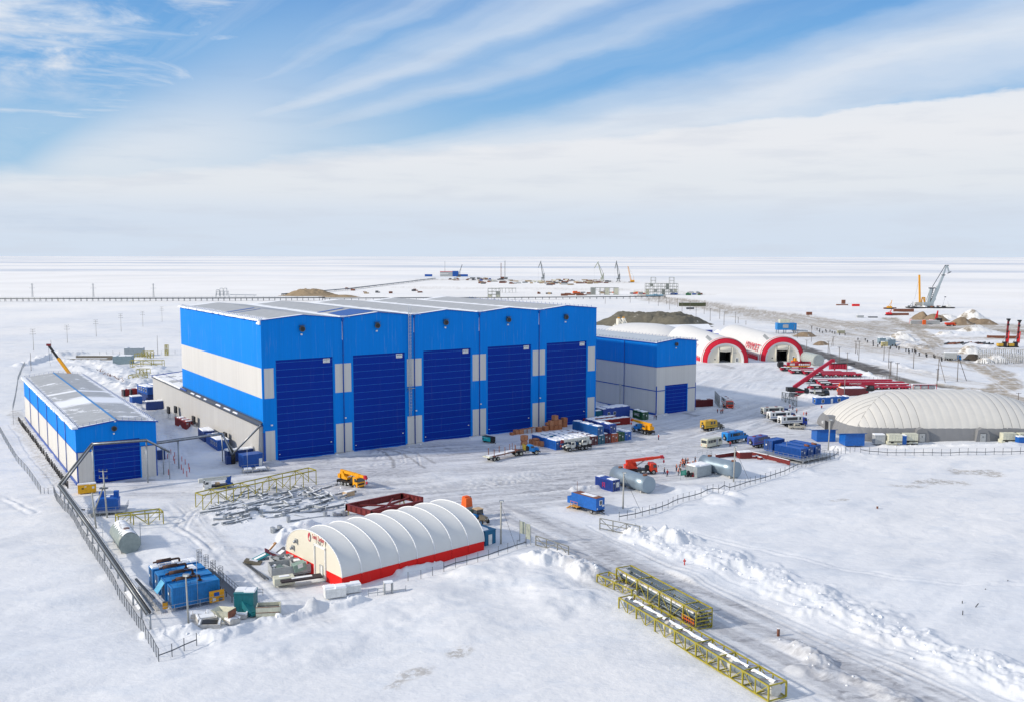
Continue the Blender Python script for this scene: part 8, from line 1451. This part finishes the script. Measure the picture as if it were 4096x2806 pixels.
portal(zD(1115, 242), (zD(1125, 205), zD(1100, 112), zD(1084, 152)), GC, 'dark grey portal crane alone in the middle of the far point'); portal(zD(1508, 244), (zD(1500, 210), zD(1479, 116), zD(1455, 156)), GL, 'pale portal crane with wide jib, left of the right pair on the far point'); portal(zD(1616, 247), (zD(1615, 210), zD(1602, 112), zD(1592, 158)), GC, 'dark portal crane between the pale crane and the yellow crane')
for b_, t_, cl, lb, k in ((zD(1700, 249), zD(1678, 142), YEL, 'yellow crawler crane at the right end of the far point', 0), (zD(862, 228), zD(863, 106), GC, 'tall dark piling tower on the far point', 1), (zD(838, 226), zD(837, 120), BRN, 'slimmer reddish piling tower left of the dark one', 1), (zD(553, 212), zD(579, 131), DSTEEL, 'small dark crane leaning right beside the far blue building', 0)):
    B_ = P(*b_); s = B_.y/FPX; t2_ = Vector(((t_[0]-b_[0])*s, 0, (b_[1]-t_[1])*s)); r_ = root('crawler_crane', B_, 0, lb, 'crane'); m = MB(); m.box((3, 0, 3.2), (9, 5, 4), cl, 0, .85); m.build('machine_house', r_); m = MB(); [m.b2((-5, y-.8, 0), (6, y+.8, 1.4), BLACK) for y in (-2.5, 2.5)]; m.build('track', r_)
    m = MB(); w = 1.5 if k else 1.2; [m.beam((x, y, 3), (t2_.x+x*.5, y*.5, t2_.z), .55, .55, cl) for x in (-w, w) for y in (-w, w)]; [m.beam((-w+t2_.x*f, 0, 3+(t2_.z-3)*f), (w+t2_.x*(f+.06), 0, 3+(t2_.z-3)*(f+.06)), .4, .4, cl) for f in np.linspace(0, .92, 14)]; m.build('boom', r_)
    if not k: m = MB(); m.beam((6, 0, 5), (5.5, 0, 12), .5, .5, cl); m.beam((5.5, 0, 12), t2_, .18, .18, DSTEEL); m.build('backstay', r_)
B_ = P(*zD(500, 210)); r_ = root('far_building', B_, 0, 'low blue and grey building with a red roof edge at the far left point', 'building'); m = MB(); m.b2((-28, 0, 0), (6, 14, 13), GREY); m.b2((6, 0, 0), (22, 14, 15), MIDB); m.b2((22, 0, 0), (48, 12, 6), MIDB); m.b2((-70, 0, 0), (-50, 10, 6), MIDB); m.build('wall', r_); m = MB(); m.b2((-28.5, -.5, 13), (6, 14, 14), RED); m.b2((-29, -.6, 6), (-5, 0, 8), WHITE); m.build('roof', r_); m = MB(); m.tube((-15, 5, 13), (-15, 5, 42), .5, STEEL, 4); m.build('mast', r_)
def frame(b_, x1, top, nb, nf, label, c=None, towers=()):
    B_, E_ = P(*b_), P(x1, b_[1]); L = (E_-B_).length; H = HT(*b_, top); c = c or mat('frame_grey', (.30, .32, .30), .6); r_ = root('steel_building_frame', B_, 0, label, 'steel frame'); D_ = max(10, L*.25)
    m = MB(); w = .55; [m.beam((L*k/nb, y, 0), (L*k/nb, y, H), w, w, c) for k in range(nb+1) for y in (0, D_)]; m.build('column', r_); m = MB()
    for j in range(1, nf+1): [m.beam((0, y, H*j/nf), (L, y, H*j/nf), w, w, c) for y in (0, D_)]; [m.beam((L*k/nb, 0, H*j/nf), (L*k/nb, D_, H*j/nf), w*.8, w*.8, c) for k in range(nb+1)]
    m.build('beam', r_)
    for u0, u1, hh in towers: m = MB(); [m.beam((L*u, y, H), (L*u, y, H+hh), w*.8, w*.8, c) for u in (u0, u1) for y in (0, D_*.6)]; [m.beam((L*u0, y, H+hh*f), (L*u1, y, H+hh*f), w*.8, w*.8, c) for y in (0, D_*.6) for f in (.5, 1)]; m.build('roof_tower', r_)
    random.seed(int(b_[0])); m = MB(); [m.b2((L*k/nb+.4, D_*.5, H*j/nf+.3), (L*(k+1)/nb-.4, D_*.5+.4, H*(j+1)/nf-.3), random.choice((GREY, c, CREAM))) for k in range(nb) for j in range(nf) if random.random() < .3]; m.build('infill', r_); m = MB(); [m.beam((L*k/nb, 0, H*j/nf), (L*(k+1)/nb, 0, H*(j+1)/nf), w*.5, w*.5, c) for k in range(nb) for j in range(nf) if (k+j) % 3 == 0]; m.build('brace', r_); return r_
frame(zD(1800, 333), zD(2010, 0)[0], zD(0, 256)[1], 8, 4, 'tall grey steel building frame with two roof towers on the shore', None, ((.16, .30, 9), (.74, .88, 9))); frame(zD(1435, 333), zD(1618, 0)[0], zD(0, 284)[1], 6, 1, 'long low grey steel frame left of the tall frame building'); frame(zD(750, 350), zD(830, 0)[0], zD(0, 290)[1], 3, 3, 'grey steel frame tower behind the hangar roof'); frame(zD(822, 318), zD(935, 0)[0], zD(0, 288)[1], 5, 1, 'low steel walkway frame reaching right from the frame tower')
# coloured clutter of the far building sites
random.seed(77); CC = [('blue', MIDB), ('red', RED), ('rusty brown', BRN), ('grey', GREY), ('cream', CREAM), ('orange', ORANGE), ('green', GREEN), ('dark', DSTEEL), ('sandy', mat('sandy_paint', (.42, .33, .22), .8))]
def site(items, x0, x1, y0, y1, n, where, smin=3, smax=9, cols=None):
    for k in range(n):
        x, y = random.uniform(x0, x1), random.uniform(y0, y1); nm, mt = random.choice(cols or CC); B_ = P(x, y); sc = 1.; s = random.uniform(smin, smax)*sc
        m = MB(); m.b2((0, 0, 0), (s, 2.5, random.uniform(1.4, 3.0)), mt); m.b2((.2, .2, 3.0 if False else 0), (s*.6, 2.6, 3.2), mt) if k % 3 == 0 else m.b2((0, 0, -.2), (s*1.1, 2.8, .3), DSTEEL)
        tag(m.build(items, None, B_, random.uniform(-.4, .4)), '%s building material pile or box %s' % (nm, where), 'stored material', nm+' site boxes '+where)
site('site_box', 1790, 1960, 1115, 1124, 22, 'on the left of the far point', 5, 14, [CC[i] for i in (2, 3, 8, 7, 0)]); site('site_box', 1900, 2420, 1120, 1136, 70, 'on the far point', 5, 16, [CC[i] for i in (2, 2, 3, 8, 8, 7, 4)]); site('site_box', 2150, 2350, 1130, 1142, 26, 'along the front of the far point', 6, 18, [CC[i] for i in (2, 8, 3, 7)])
site('site_box', 2520, 2590, 1172, 1178, 12, 'left of the tall frame building', 4, 7, [CC[i] for i in (1, 5, 3, 4, 1)]); site('site_box', 2660, 2700, 1176, 1180, 3, 'in front of the tall frame building', 6, 8, [CC[0]]); site('site_box', 2730, 2800, 1172, 1182, 9, 'right of the tall frame building', 4, 9, [CC[i] for i in (0, 6, 3, 2)]); site('site_box', 2570, 2670, 1184, 1188, 6, 'below the tall frame building', 5, 9, [('pale blue', mat('pale_blue', (.2, .36, .48), .6))])
site('site_box', 1370, 1700, 1155, 1180, 10, 'in the snow beyond the hangar roof', 4, 8, [CC[i] for i in (2, 8, 7)]); site('site_box', 2150, 2480, 1168, 1182, 16, 'by the low steel frame', 4, 12, [CC[i] for i in (2, 8, 3, 7, 5)]); site('site_box', 2240, 2360, 1178, 1184, 5, 'left of the low steel frame', 8, 18, [CC[2]])
# ---------------------------------------------------------------- harbour crane barge on the right
BZ = P(*zK(840, 1095)); s = BZ.y/FPX; q = lambda x, y, d=0: Vector(((x-840)/5.685*s, d, (1095-y)/5.685*s)); PG2 = mat('crane_pale_grey', (.36, .42, .45), .5); r_ = root('floating_crane', BZ, 0, 'huge pale grey harbour crane with a leaning boom on the frozen barge', 'harbour crane')
m = MB(); m.beam(q(860, 1090), q(860, 980), 3.50, 4.50, PG2); m.box(q(850, 1010), (11.00, 5.50, 4.40), PG2); m.build('machine_house', r_); m = MB(); m.beam(q(900, 1040), q(1000, 860), 2.50, 3.50, PG2); m.beam(q(950, 960), q(1080, 600), 2.10, 3.25, PG2); m.beam(q(1075, 620), q(1180, 340), 1.50, 2.30, PG2); m.beam(q(1175, 350), q(1240, 130), 1.10, 1.50, PG2); m.box(q(1180, 345), (3.30, 2.20, 0.88), DSTEEL); m.build('boom', r_)
m = MB(); m.beam(q(860, 990), q(915, 640), 2.00, 2.50, PG2); m.beam(q(880, 990), q(960, 650), 0.75, 0.90, DSTEEL); m.box(q(935, 640), (6.60, 2.75, 1.10), DSTEEL); m.beam(q(800, 960), q(900, 650), 0.25, 0.25, DSTEEL); [m.box(q(940, 700+k*45), (2.20, 1.65, 0.44), DSTEEL) for k in range(4)]; m.build('mast', r_)
m = MB(); m.beam(q(940, 615), q(1210, 130), 0.55, 0.55, DSTEEL); m.build('tie_rod', r_); m = MB(); m.beam(q(1200, 130), q(1290, 130), 0.75, 0.90, DSTEEL); m.beam(q(1260, 140), q(1300, 280), 1.00, 1.30, PG2); m.beam(q(1270, 310), q(1350, 270), 0.75, 0.80, DSTEEL); m.build('jib', r_); m = MB(); m.box(q(950, 905), (3.30, 1.65, 3.30), DSTEEL); m.build('operator_cab', r_)
r_ = root('yellow_crane', BZ+Vector((0, 2, 0)), 0, 'yellow crane with a tall straight boom left of the pale grey harbour crane', 'crane'); q2 = lambda x, y: q(x, y); m = MB(); m.beam(q2(690, 970), q2(650, 345), 1.50, 1.70, YEL); m.beam(q2(655, 420), q2(648, 340), 0.75, 0.75, BLACK); m.build('boom', r_); m = MB(); m.box(q2(665, 1030), (7.70, 3.30, 6.05), mat('beige_grey', (.42, .40, .36), .6)); m.build('machine_house', r_); m = MB(); m.beam(q2(720, 1060), q2(740, 860), 1.00, 1.00, YEL); m.beam(q2(800, 1000), q2(800, 860), 1.00, 1.00, YEL); m.beam(q2(735, 860), q2(805, 860), 1.00, 1.20, YEL); m.beam(q2(760, 860), q2(790, 960), 0.75, 0.75, YEL); m.build('frame', r_); m = MB(); m.beam(q2(640, 480), q2(570, 900), 0.12, 0.12, DSTEEL); m.build('cable', r_)
r_ = root('barge', BZ+Vector((0, -3, 0)), 0, 'snow covered dark barge frozen in the ice under the harbour crane', 'barge'); m = MB(); m.prism([(-21, 0), (24, 0), (27, 1.2), (-22, 1.2)], -4, 8, BLACK); m.build('hull', r_); m = MB(); random.seed(6); [m.box((random.uniform(-20, 23), random.uniform(-3, 5), random.uniform(1.4, 2.2)), (random.uniform(1, 4), 2, random.uniform(.5, 1.5)), random.choice((SNOW, SNOW, DSTEEL, BLACK, BRN)), random.uniform(0, 3)) for _ in range(46)]; m.build('deck_clutter', r_)
m = MB(); m.beam((-21, 0, 1), (-18, 0, 5.5), .3, .3, DSTEEL); m.beam((-17, 0, 1), (-16.8, 0, 7), .4, .4, DSTEEL); m.beam((-14.5, 0, 1), (-14, 0, 4.5), .4, .4, DSTEEL); m.beam((-14, 0, 4.5), (-12.5, 0, 1.5), .4, .4, DSTEEL); m.build('derrick', r_)
r_ = root('tug_boat', BZ+Vector((21, -6, 0)), R(-4), 'small white tug boat frozen beside the barge', 'boat'); m = MB(); m.prism([(-4, .2), (5, .2), (6.5, 1.4), (-5, 1.2)], -1.5, 1.5, BLACK); m.build('hull', r_); m = MB(); m.b2((-3, -1, 1.2), (2, 1, 3), WHITE); m.b2((-2, -.8, 3), (1, .8, 4.4), WHITE); m.build('deckhouse', r_); m = MB(); m.tube((-1, 0, 4.4), (-1.3, 0, 8), .12, STEEL, 5); m.build('mast', r_)
r_ = root('light_mast', BZ+Vector((15, -3, 0)), 0, 'slim leaning floodlight mast right of the harbour crane', 'light mast'); m = MB(); m.tube((0, 0, 0), (2.8, 0, 12), .15, STEEL, 5); m.build('pole', r_); m = MB(); m.box((2.9, 0, 12.3), (1.8, .6, .9), DSTEEL); m.build('lamp_head', r_)
def bar(px_, L, h, mt, label, z=0, rz=0, nm='steel_section', d=2.5, cat='steel part'): m = MB(); m.b2((0, 0, 0), (L, d, h), mt); m.b2((L*.05, .2, h), (L*.9, d-.2, h+.2), SNOW); tag(m.build(nm, None, P(*px_)+Vector((0, 0, z)), rz), label, cat)
bar(zK(0, 1260), 18, 2.2, BRN, 'long rust brown steel box left of the far brown heaps'); bar(zK(95, 1180), 20, 3, BRN, 'rust brown pipe bundle left of the barge'); bar(zK(-130, 1115), 13, 1.6, BRN, 'low rusty beam left of the barge crane'); bar(zK(475, 1465), 24, 3.2, GREY, 'long pale grey container by the steep brown heap', nm='long_container', cat='container'); bar(zK(470, 1450), 1.6, 3.3, RED, 'red end wall of the long pale container', nm='red_end_box', cat='container'); bar(zK(905, 1462), 3.2, 3.6, RED, 'bright red box right of the long pale container', nm='red_box', cat='container'); bar(zK(745, 1470), 2.6, 3.8, ORANGE, 'small orange box before the long pale container', nm='orange_box', cat='box', d=1.)
bar(z3(325, 215), 8, 2.6, RED, 'bright red container out on the ice', nm='red_container', cat='container'); bar(z3(145, 205), 13, 1.4, BRN, 'rusty barge like heap out on the ice'); bar(z3(205, 190), 4, 5, BRN, 'rusty box on the heap out on the ice'); bar(z3(378, 348), 6, 2.4, GREY, 'grey hut in the far right snow field', nm='hut', cat='hut'); bar(z3(510, 348), 8, 1.4, DSTEEL, 'flat dark hut right of the grey one', nm='hut', cat='hut'); bar(z3(160, 522), 5, 2.2, mat('hut_olive', (.32, .32, .24), .7), 'olive grey hut beside the black pile heads', nm='hut', cat='hut'); bar(z7(2068, 172), 5, 3, BRN, 'brown hut in the snow field behind the right inflated hangar', nm='hut', cat='hut'); bar(z7(615, 72), 30, 4, mat('olive_dark', (.08, .09, .05), .8), 'olive and black row of stored parts behind the inflated hangars'); bar(z7(700, 105), 8, 2, DSTEEL, 'small dark sledge like load behind the inflated hangars')
bar(z3(1865, 575), 20, 1.8, BRN, 'long rusty tube on its side left of the piling rigs', rz=-.15)
for q_, mt, lb in ((z3(740, 245), YEL, 'small yellow crawler rig left of the far harbour crane'), (z3(735, 320), RED, 'small red crawler rig below the yellow one')): r_ = root('crawler_rig', P(*q_), 0, lb, 'crawler rig'); m = MB(); m.b2((-3, -1.5, 0), (3, 1.5, 1.1), BLACK); m.b2((-2.4, -1.3, 1.1), (2.6, 1.3, 3.0), mt); m.build('body', r_); m = MB(); m.beam((1.4, 0, 2.8), (2.6, 0, 9.5 if mt is YEL else 6), .45, .45, mt); m.beam((-1, 0, 2.8), (2.4, 0, 8 if mt is YEL else 5), .3, .3, mt); m.build('mast', r_)
r_ = root('excavator', P(*zK(1090, 1420)), 0, 'red excavator with a raised arm between the brown heaps', 'excavator'); m = MB(); m.b2((-2, -1.5, 0), (3, 1.5, 1.2), BLACK); m.b2((-1.5, -1.4, 1.2), (3, 1.4, 3.6), BLACK); m.build('body', r_); m = MB(); m.beam((-1, 0, 3), (-.5, 0, 10), .8, .8, RED); m.beam((-.5, 0, 10), (-2.5, 0, 3), .7, .7, RED); m.build('arm', r_)
# piling rigs at the right edge
for b_, t_, lb in (((z3(2055, 685)), z3(2078, 355), 'left one of two dark red piling rigs near the right edge'), ((z3(2180, 685)), z3(2210, 370), 'right one of two dark red piling rigs near the right edge')):
    B_ = P(*b_); hgt = HT(*b_, t_[1]); r_ = root('piling_rig', B_, 0, lb, 'piling rig', 'piling rigs near the right edge'); m = MB(); m.b2((-5, -1.5, 0), (1, 1.5, 1.1), BLACK); m.build('track', r_); m = MB(); m.b2((-4.6, -1.3, 1.2), (-1.6, 1.3, 2.8), OCH); m.b2((-1.6, -1.5, 1.2), (0, 0, 3.8), BLACK); m.build('machine_house', r_)
    m = MB(); m.beam((.6, 0, 1), (1.4, 0, hgt), .9, .9, DRED); [m.box((.6+.8*f, -.4, 1+(hgt-1)*f), (1.3, .5, 1.0), BLACK) for f in (.3, .55, .8, .95)]; m.box((1.4, 0, hgt), (2.2, 1, .8), BLACK); m.build('mast', r_); m = MB(); m.tube((1.5, -.6, 3), (1.9, -.6, hgt*.6), .35, RED, 8); m.box((1.1, -.6, 5.), (1.2, 1.2, 2.0), RED); m.build('hammer', r_); m = MB(); m.tube((-2, 0, 3), (.8, 0, hgt*.45), .18, STEEL, 6); m.build('backstay', r_)
# blue kiosk with masts behind the right inflated hangar
r_ = root('pump_house', P(*zP(30, 195)), 0, 'bright blue raised cabin behind the right inflated hangar', 'cabin'); m = MB(); m.b2((0, 0, 2.5), (14, 6, 7.5), CYAN); m.build('wall', r_); m = MB(); [m.b2((x, y, 0), (x+.5, y+.5, 2.5), STEEL) for x in (.5, 6, 13) for y in (0, 5)]; m.b2((12, -1, 1.5), (22, 5, 2.2), STEEL); m.build('stand', r_); m = MB(); m.b2((2, .5, 7.5), (9, 5, 10), CREAM); m.b2((4, -.1, 4), (8, 0, 6.5), GREY); m.build('roof_box', r_)
cabin(P(*z3(632, 640)), 0, 9, 4, 3.6, mat('blue_grey_cladding', (.22, .30, .36), .5), 'blue grey equipment container among the black pile heads', snow=.3, name='equipment_container', cat='container'); cabin(P(*z3(725, 665)), .1, 5, 3, 4, MATS['blue_grey_cladding'], 'blue grey cabin right of the equipment container', snow=.3); cabin(P(*z3(660, 675)), 0, 3.6, 2, 3, mat('dull_yellow', (.42, .38, .20), .6), 'dull yellow box in front of the blue grey containers', snow=.3, name='equipment_box', cat='equipment box')
cabin(P(*zL(1165, 1078)), .1, 9, 6, 4.2, mat('duck_egg', (.26, .34, .37), .5), 'pale blue grey tall box in the snow between shed and hangar', snow=.4, name='equipment_box', cat='equipment box'); cabin(P(*zL(1165, 1010))+Vector((3, 8, 0)), .1, 10, 4, 4.4, mat('zinc_sheet', (.36, .41, .44), .4, .3), 'zinc grey box right behind the pale blue grey tall box', snow=.2, name='equipment_box', cat='equipment box')
# pile heads
random.seed(14); proto = None
bp_ = [(425, 172), (480, 178), (485, 190), (520, 185), (540, 195), (422, 190), (450, 195), (565, 200), (610, 212), (660, 218), (350, 150), (400, 165), (780, 262), (848, 265), (868, 282), (920, 285), (922, 300), (980, 298), (922, 318), (964, 325), (1003, 335), (1085, 335), (1100, 322), (1138, 335), (1162, 342), (1226, 360), (1250, 362), (1255, 378), (1285, 365), (1318, 378), (1350, 400), (1412, 400), (1420, 415), (1485, 415), (1495, 430), (1555, 440), (1590, 442), (1560, 452), (1127, 318), (1080, 345), (1160, 350), (1310, 365)]
for x, y in bp_:
    if proto is None: m = MB(); m.tube((0, 0, -.2), (0, 0, 1.5), .30, BLACK, 8); m.tube((0, 0, 1.5), (0, 0, 1.75), .55, BLACK, 8); o = proto = m.build('pile_head')
    else: o = proto.copy(); COL.objects.link(o)
    o.location = P(*zP(x, y)); tag(o, 'black capped pile head sticking out of the snow at upper right', 'pile head', 'black pile heads at upper right')
proto = None
for k in range(110):
    x, y = random.uniform(1750, 2274), 0; r0 = k % 5; y = 740+r0*28+random.uniform(-4, 4)+(x-1750)*.03; x = 1750+((k//5)*24+random.uniform(-4, 4))
    if proto is None: m = MB(); m.tube((0, 0, -.2), (0, 0, 3.0), .22, mat('pile_grey', (.30, .31, .31), .7), 6); m.tube((0, 0, 3.), (0, 0, 3.1), .24, SNOW, 6); o = proto = m.build('grey_pile')
    else: o = proto.copy(); COL.objects.link(o)
    o.location = P(*z3(x, y)); o.scale = (1, 1, random.uniform(.5, 1.1)); tag(o, 'thin grey pile standing in the pile field at the right edge', 'pile', 'grey piles at the right edge')
for k in range(26):
    x = 1370+k*20+random.uniform(-6, 6); m = MB(); m.beam((0, 0, .2), (random.uniform(2, 5), random.uniform(-2, 2), random.uniform(.3, 1.4)), .8, .8, random.choice((BRN, DSTEEL, BLACK))); tag(m.build('steel_tube', None, P(*z3(x, 640+random.uniform(-8, 14)))), 'short rusty tube in the row left of the piling rigs', 'tube', 'rusty tubes left of the piling rigs')
# things behind the shed and the hangar wing
B_ = P(*z1(640, 440)); s = B_.y/FPX; r_ = root('telescopic_crane', B_, 0, 'yellow and black telescopic crane boom rising behind the shed roof', 'crane'); q = lambda x, y: Vector(((x-640)/2.274*s, 0, (440-y)/2.274*s)); m = MB(); m.beam(q(690, 400), q(540, 180), 1.0, 1.1, YP); m.beam(q(545, 190), q(460, 68), .7, .8, BLACK); m.build('boom', r_); m = MB(); m.box(q(458, 62), (1.6, .8, .9), DRED); m.build('boom_head', r_); m = MB(); m.beam(q(455, 62), q(465, 250), .08, .08, DSTEEL); m.build('cable', r_); m = MB(); m.b2((-1, -1.3, .8), (9, 1.3, 1.6), BLACK); m.b2((-1, -1.2, 1.6), (4, 1.2, 3.2), YP); m.build('carrier', r_); wheels(r_, (0, 2, 6, 7.6), 1.2, .6)
def cage(px_, w, d, h, label, rz=0):
    r_ = root('yellow_cage', P(*px_), rz, label, 'steel cage'); m = MB(); [m.beam((x, y, 0), (x, y, h), .2, .2, YST) for x in np.linspace(0, w, 4) for y in (0, d)]; [m.beam((0, y, z), (w, y, z), .2, .2, YST) for y in (0, d) for z in (.2, h*.5, h)]; [m.beam((x, 0, z), (x, d, z), .2, .2, YST) for x in (0, w) for z in (.2, h)]; m.beam((0, 0, 0), (w*.5, 0, h), .2, .2, YST); m.beam((w*.5, 0, h), (w, 0, 0), .2, .2, YST); m.build('frame', r_)
cage(z1(1225, 197), 8.5, 4, 3.0, 'wide yellow green cage with a snow cap behind the hangar wing'); cage(z1(1290, 193), 5, 4, 4.0, 'taller yellow green cage attached to the wide one'); cage(z1(1185, 272), 16, 3, 3.6, 'long yellow green open frame in the deep snow'); cage(z1(1170, 390), 7, 4, 2.4, 'low yellow green frame beside the hangar wing'); cage(z1(1240, 350), 5, 4, 3.2, 'small upright yellow green frame beside the hangar wing'); cage(z1(1500, 165), 1.6, 1.6, 6, 'tall leaning yellow green trestle before the hangar back corner')
bar(z1(690, 190), 26, 1.6, mat('timber_grey', (.20, .18, .15), .8), 'long grey brown timber stack half buried in snow behind the shed'); bar(z1(600, 200), 24, .5, MATS['timber_grey'], 'thin long plank in front of the timber stack')
random.seed(41)
for k in range(26):
    f = k/25; x = 890+f*310; y = 300+f*150+math.sin(f*7)*12; m = MB(); a = random.uniform(-1.5, 1.5); m.beam((0, 0, 0), (a, random.uniform(-1, 1), random.uniform(.8, 2.0)), .18, .18, BRN if k % 3 else DSTEEL); m.beam((a, 0, .5), (a+1.6, 0, .7), .12, .12, BRN); tag(m.build('bent_post', None, P(*z1(x, y))), 'bent rusty post in the broken line between shed and hangar', 'bent post', 'bent rusty posts between shed and hangar')
# rubble lumps of snow on the banks (boulders of ice)
random.seed(99); sb = []
for v in range(6):
    m = MB(); vs = []; n = 7
    for i in range(5):
        ph = math.pi*i/4
        for j in range(n): th_ = 2*math.pi*j/n; r0 = .5*(1+random.uniform(-.28, .28)); vs.append((r0*math.sin(ph)*math.cos(th_), r0*math.sin(ph)*math.sin(th_), r0*math.cos(ph)*.8))
    sb.append(m.add(vs, [(i*n+j, (i+1)*n+j, (i+1)*n+(j+1) % n, i*n+(j+1) % n) for i in range(4) for j in range(n)], SNOW))
m = MB()
for pts, w, hh in LUMP:
    cum = sum(math.hypot(b_[0]-a[0], b_[1]-a[1]) for a, b_ in zip(pts, pts[1:])); nn = int(min(260, cum*w*.28))
    if math.hypot(*pts[0]) > 420: nn = int(nn*.25)
    for _ in range(nn):
        i = random.randrange(len(pts)-1); f = random.random(); x = pts[i][0]+(pts[i+1][0]-pts[i][0])*f+random.gauss(0, w*.42); y = pts[i][1]+(pts[i+1][1]-pts[i][1])*f+random.gauss(0, w*.42); s = abs(random.gauss(.0, .26))+.10; z = HZ(x, y); c, s_ = math.cos(f*9), math.sin(f*9); src = sb[_ % 6]
        m.add([(x+(v[0]*c-v[1]*s_)*s, y+(v[0]*s_+v[1]*c)*s, z+v[2]*s+s*.05) for v in src.v], src.f, SNOW)
tag(m.build('snow_rubble'), 'loose lumps of ploughed snow lying on the banks', 'snow lumps', kind='stuff')
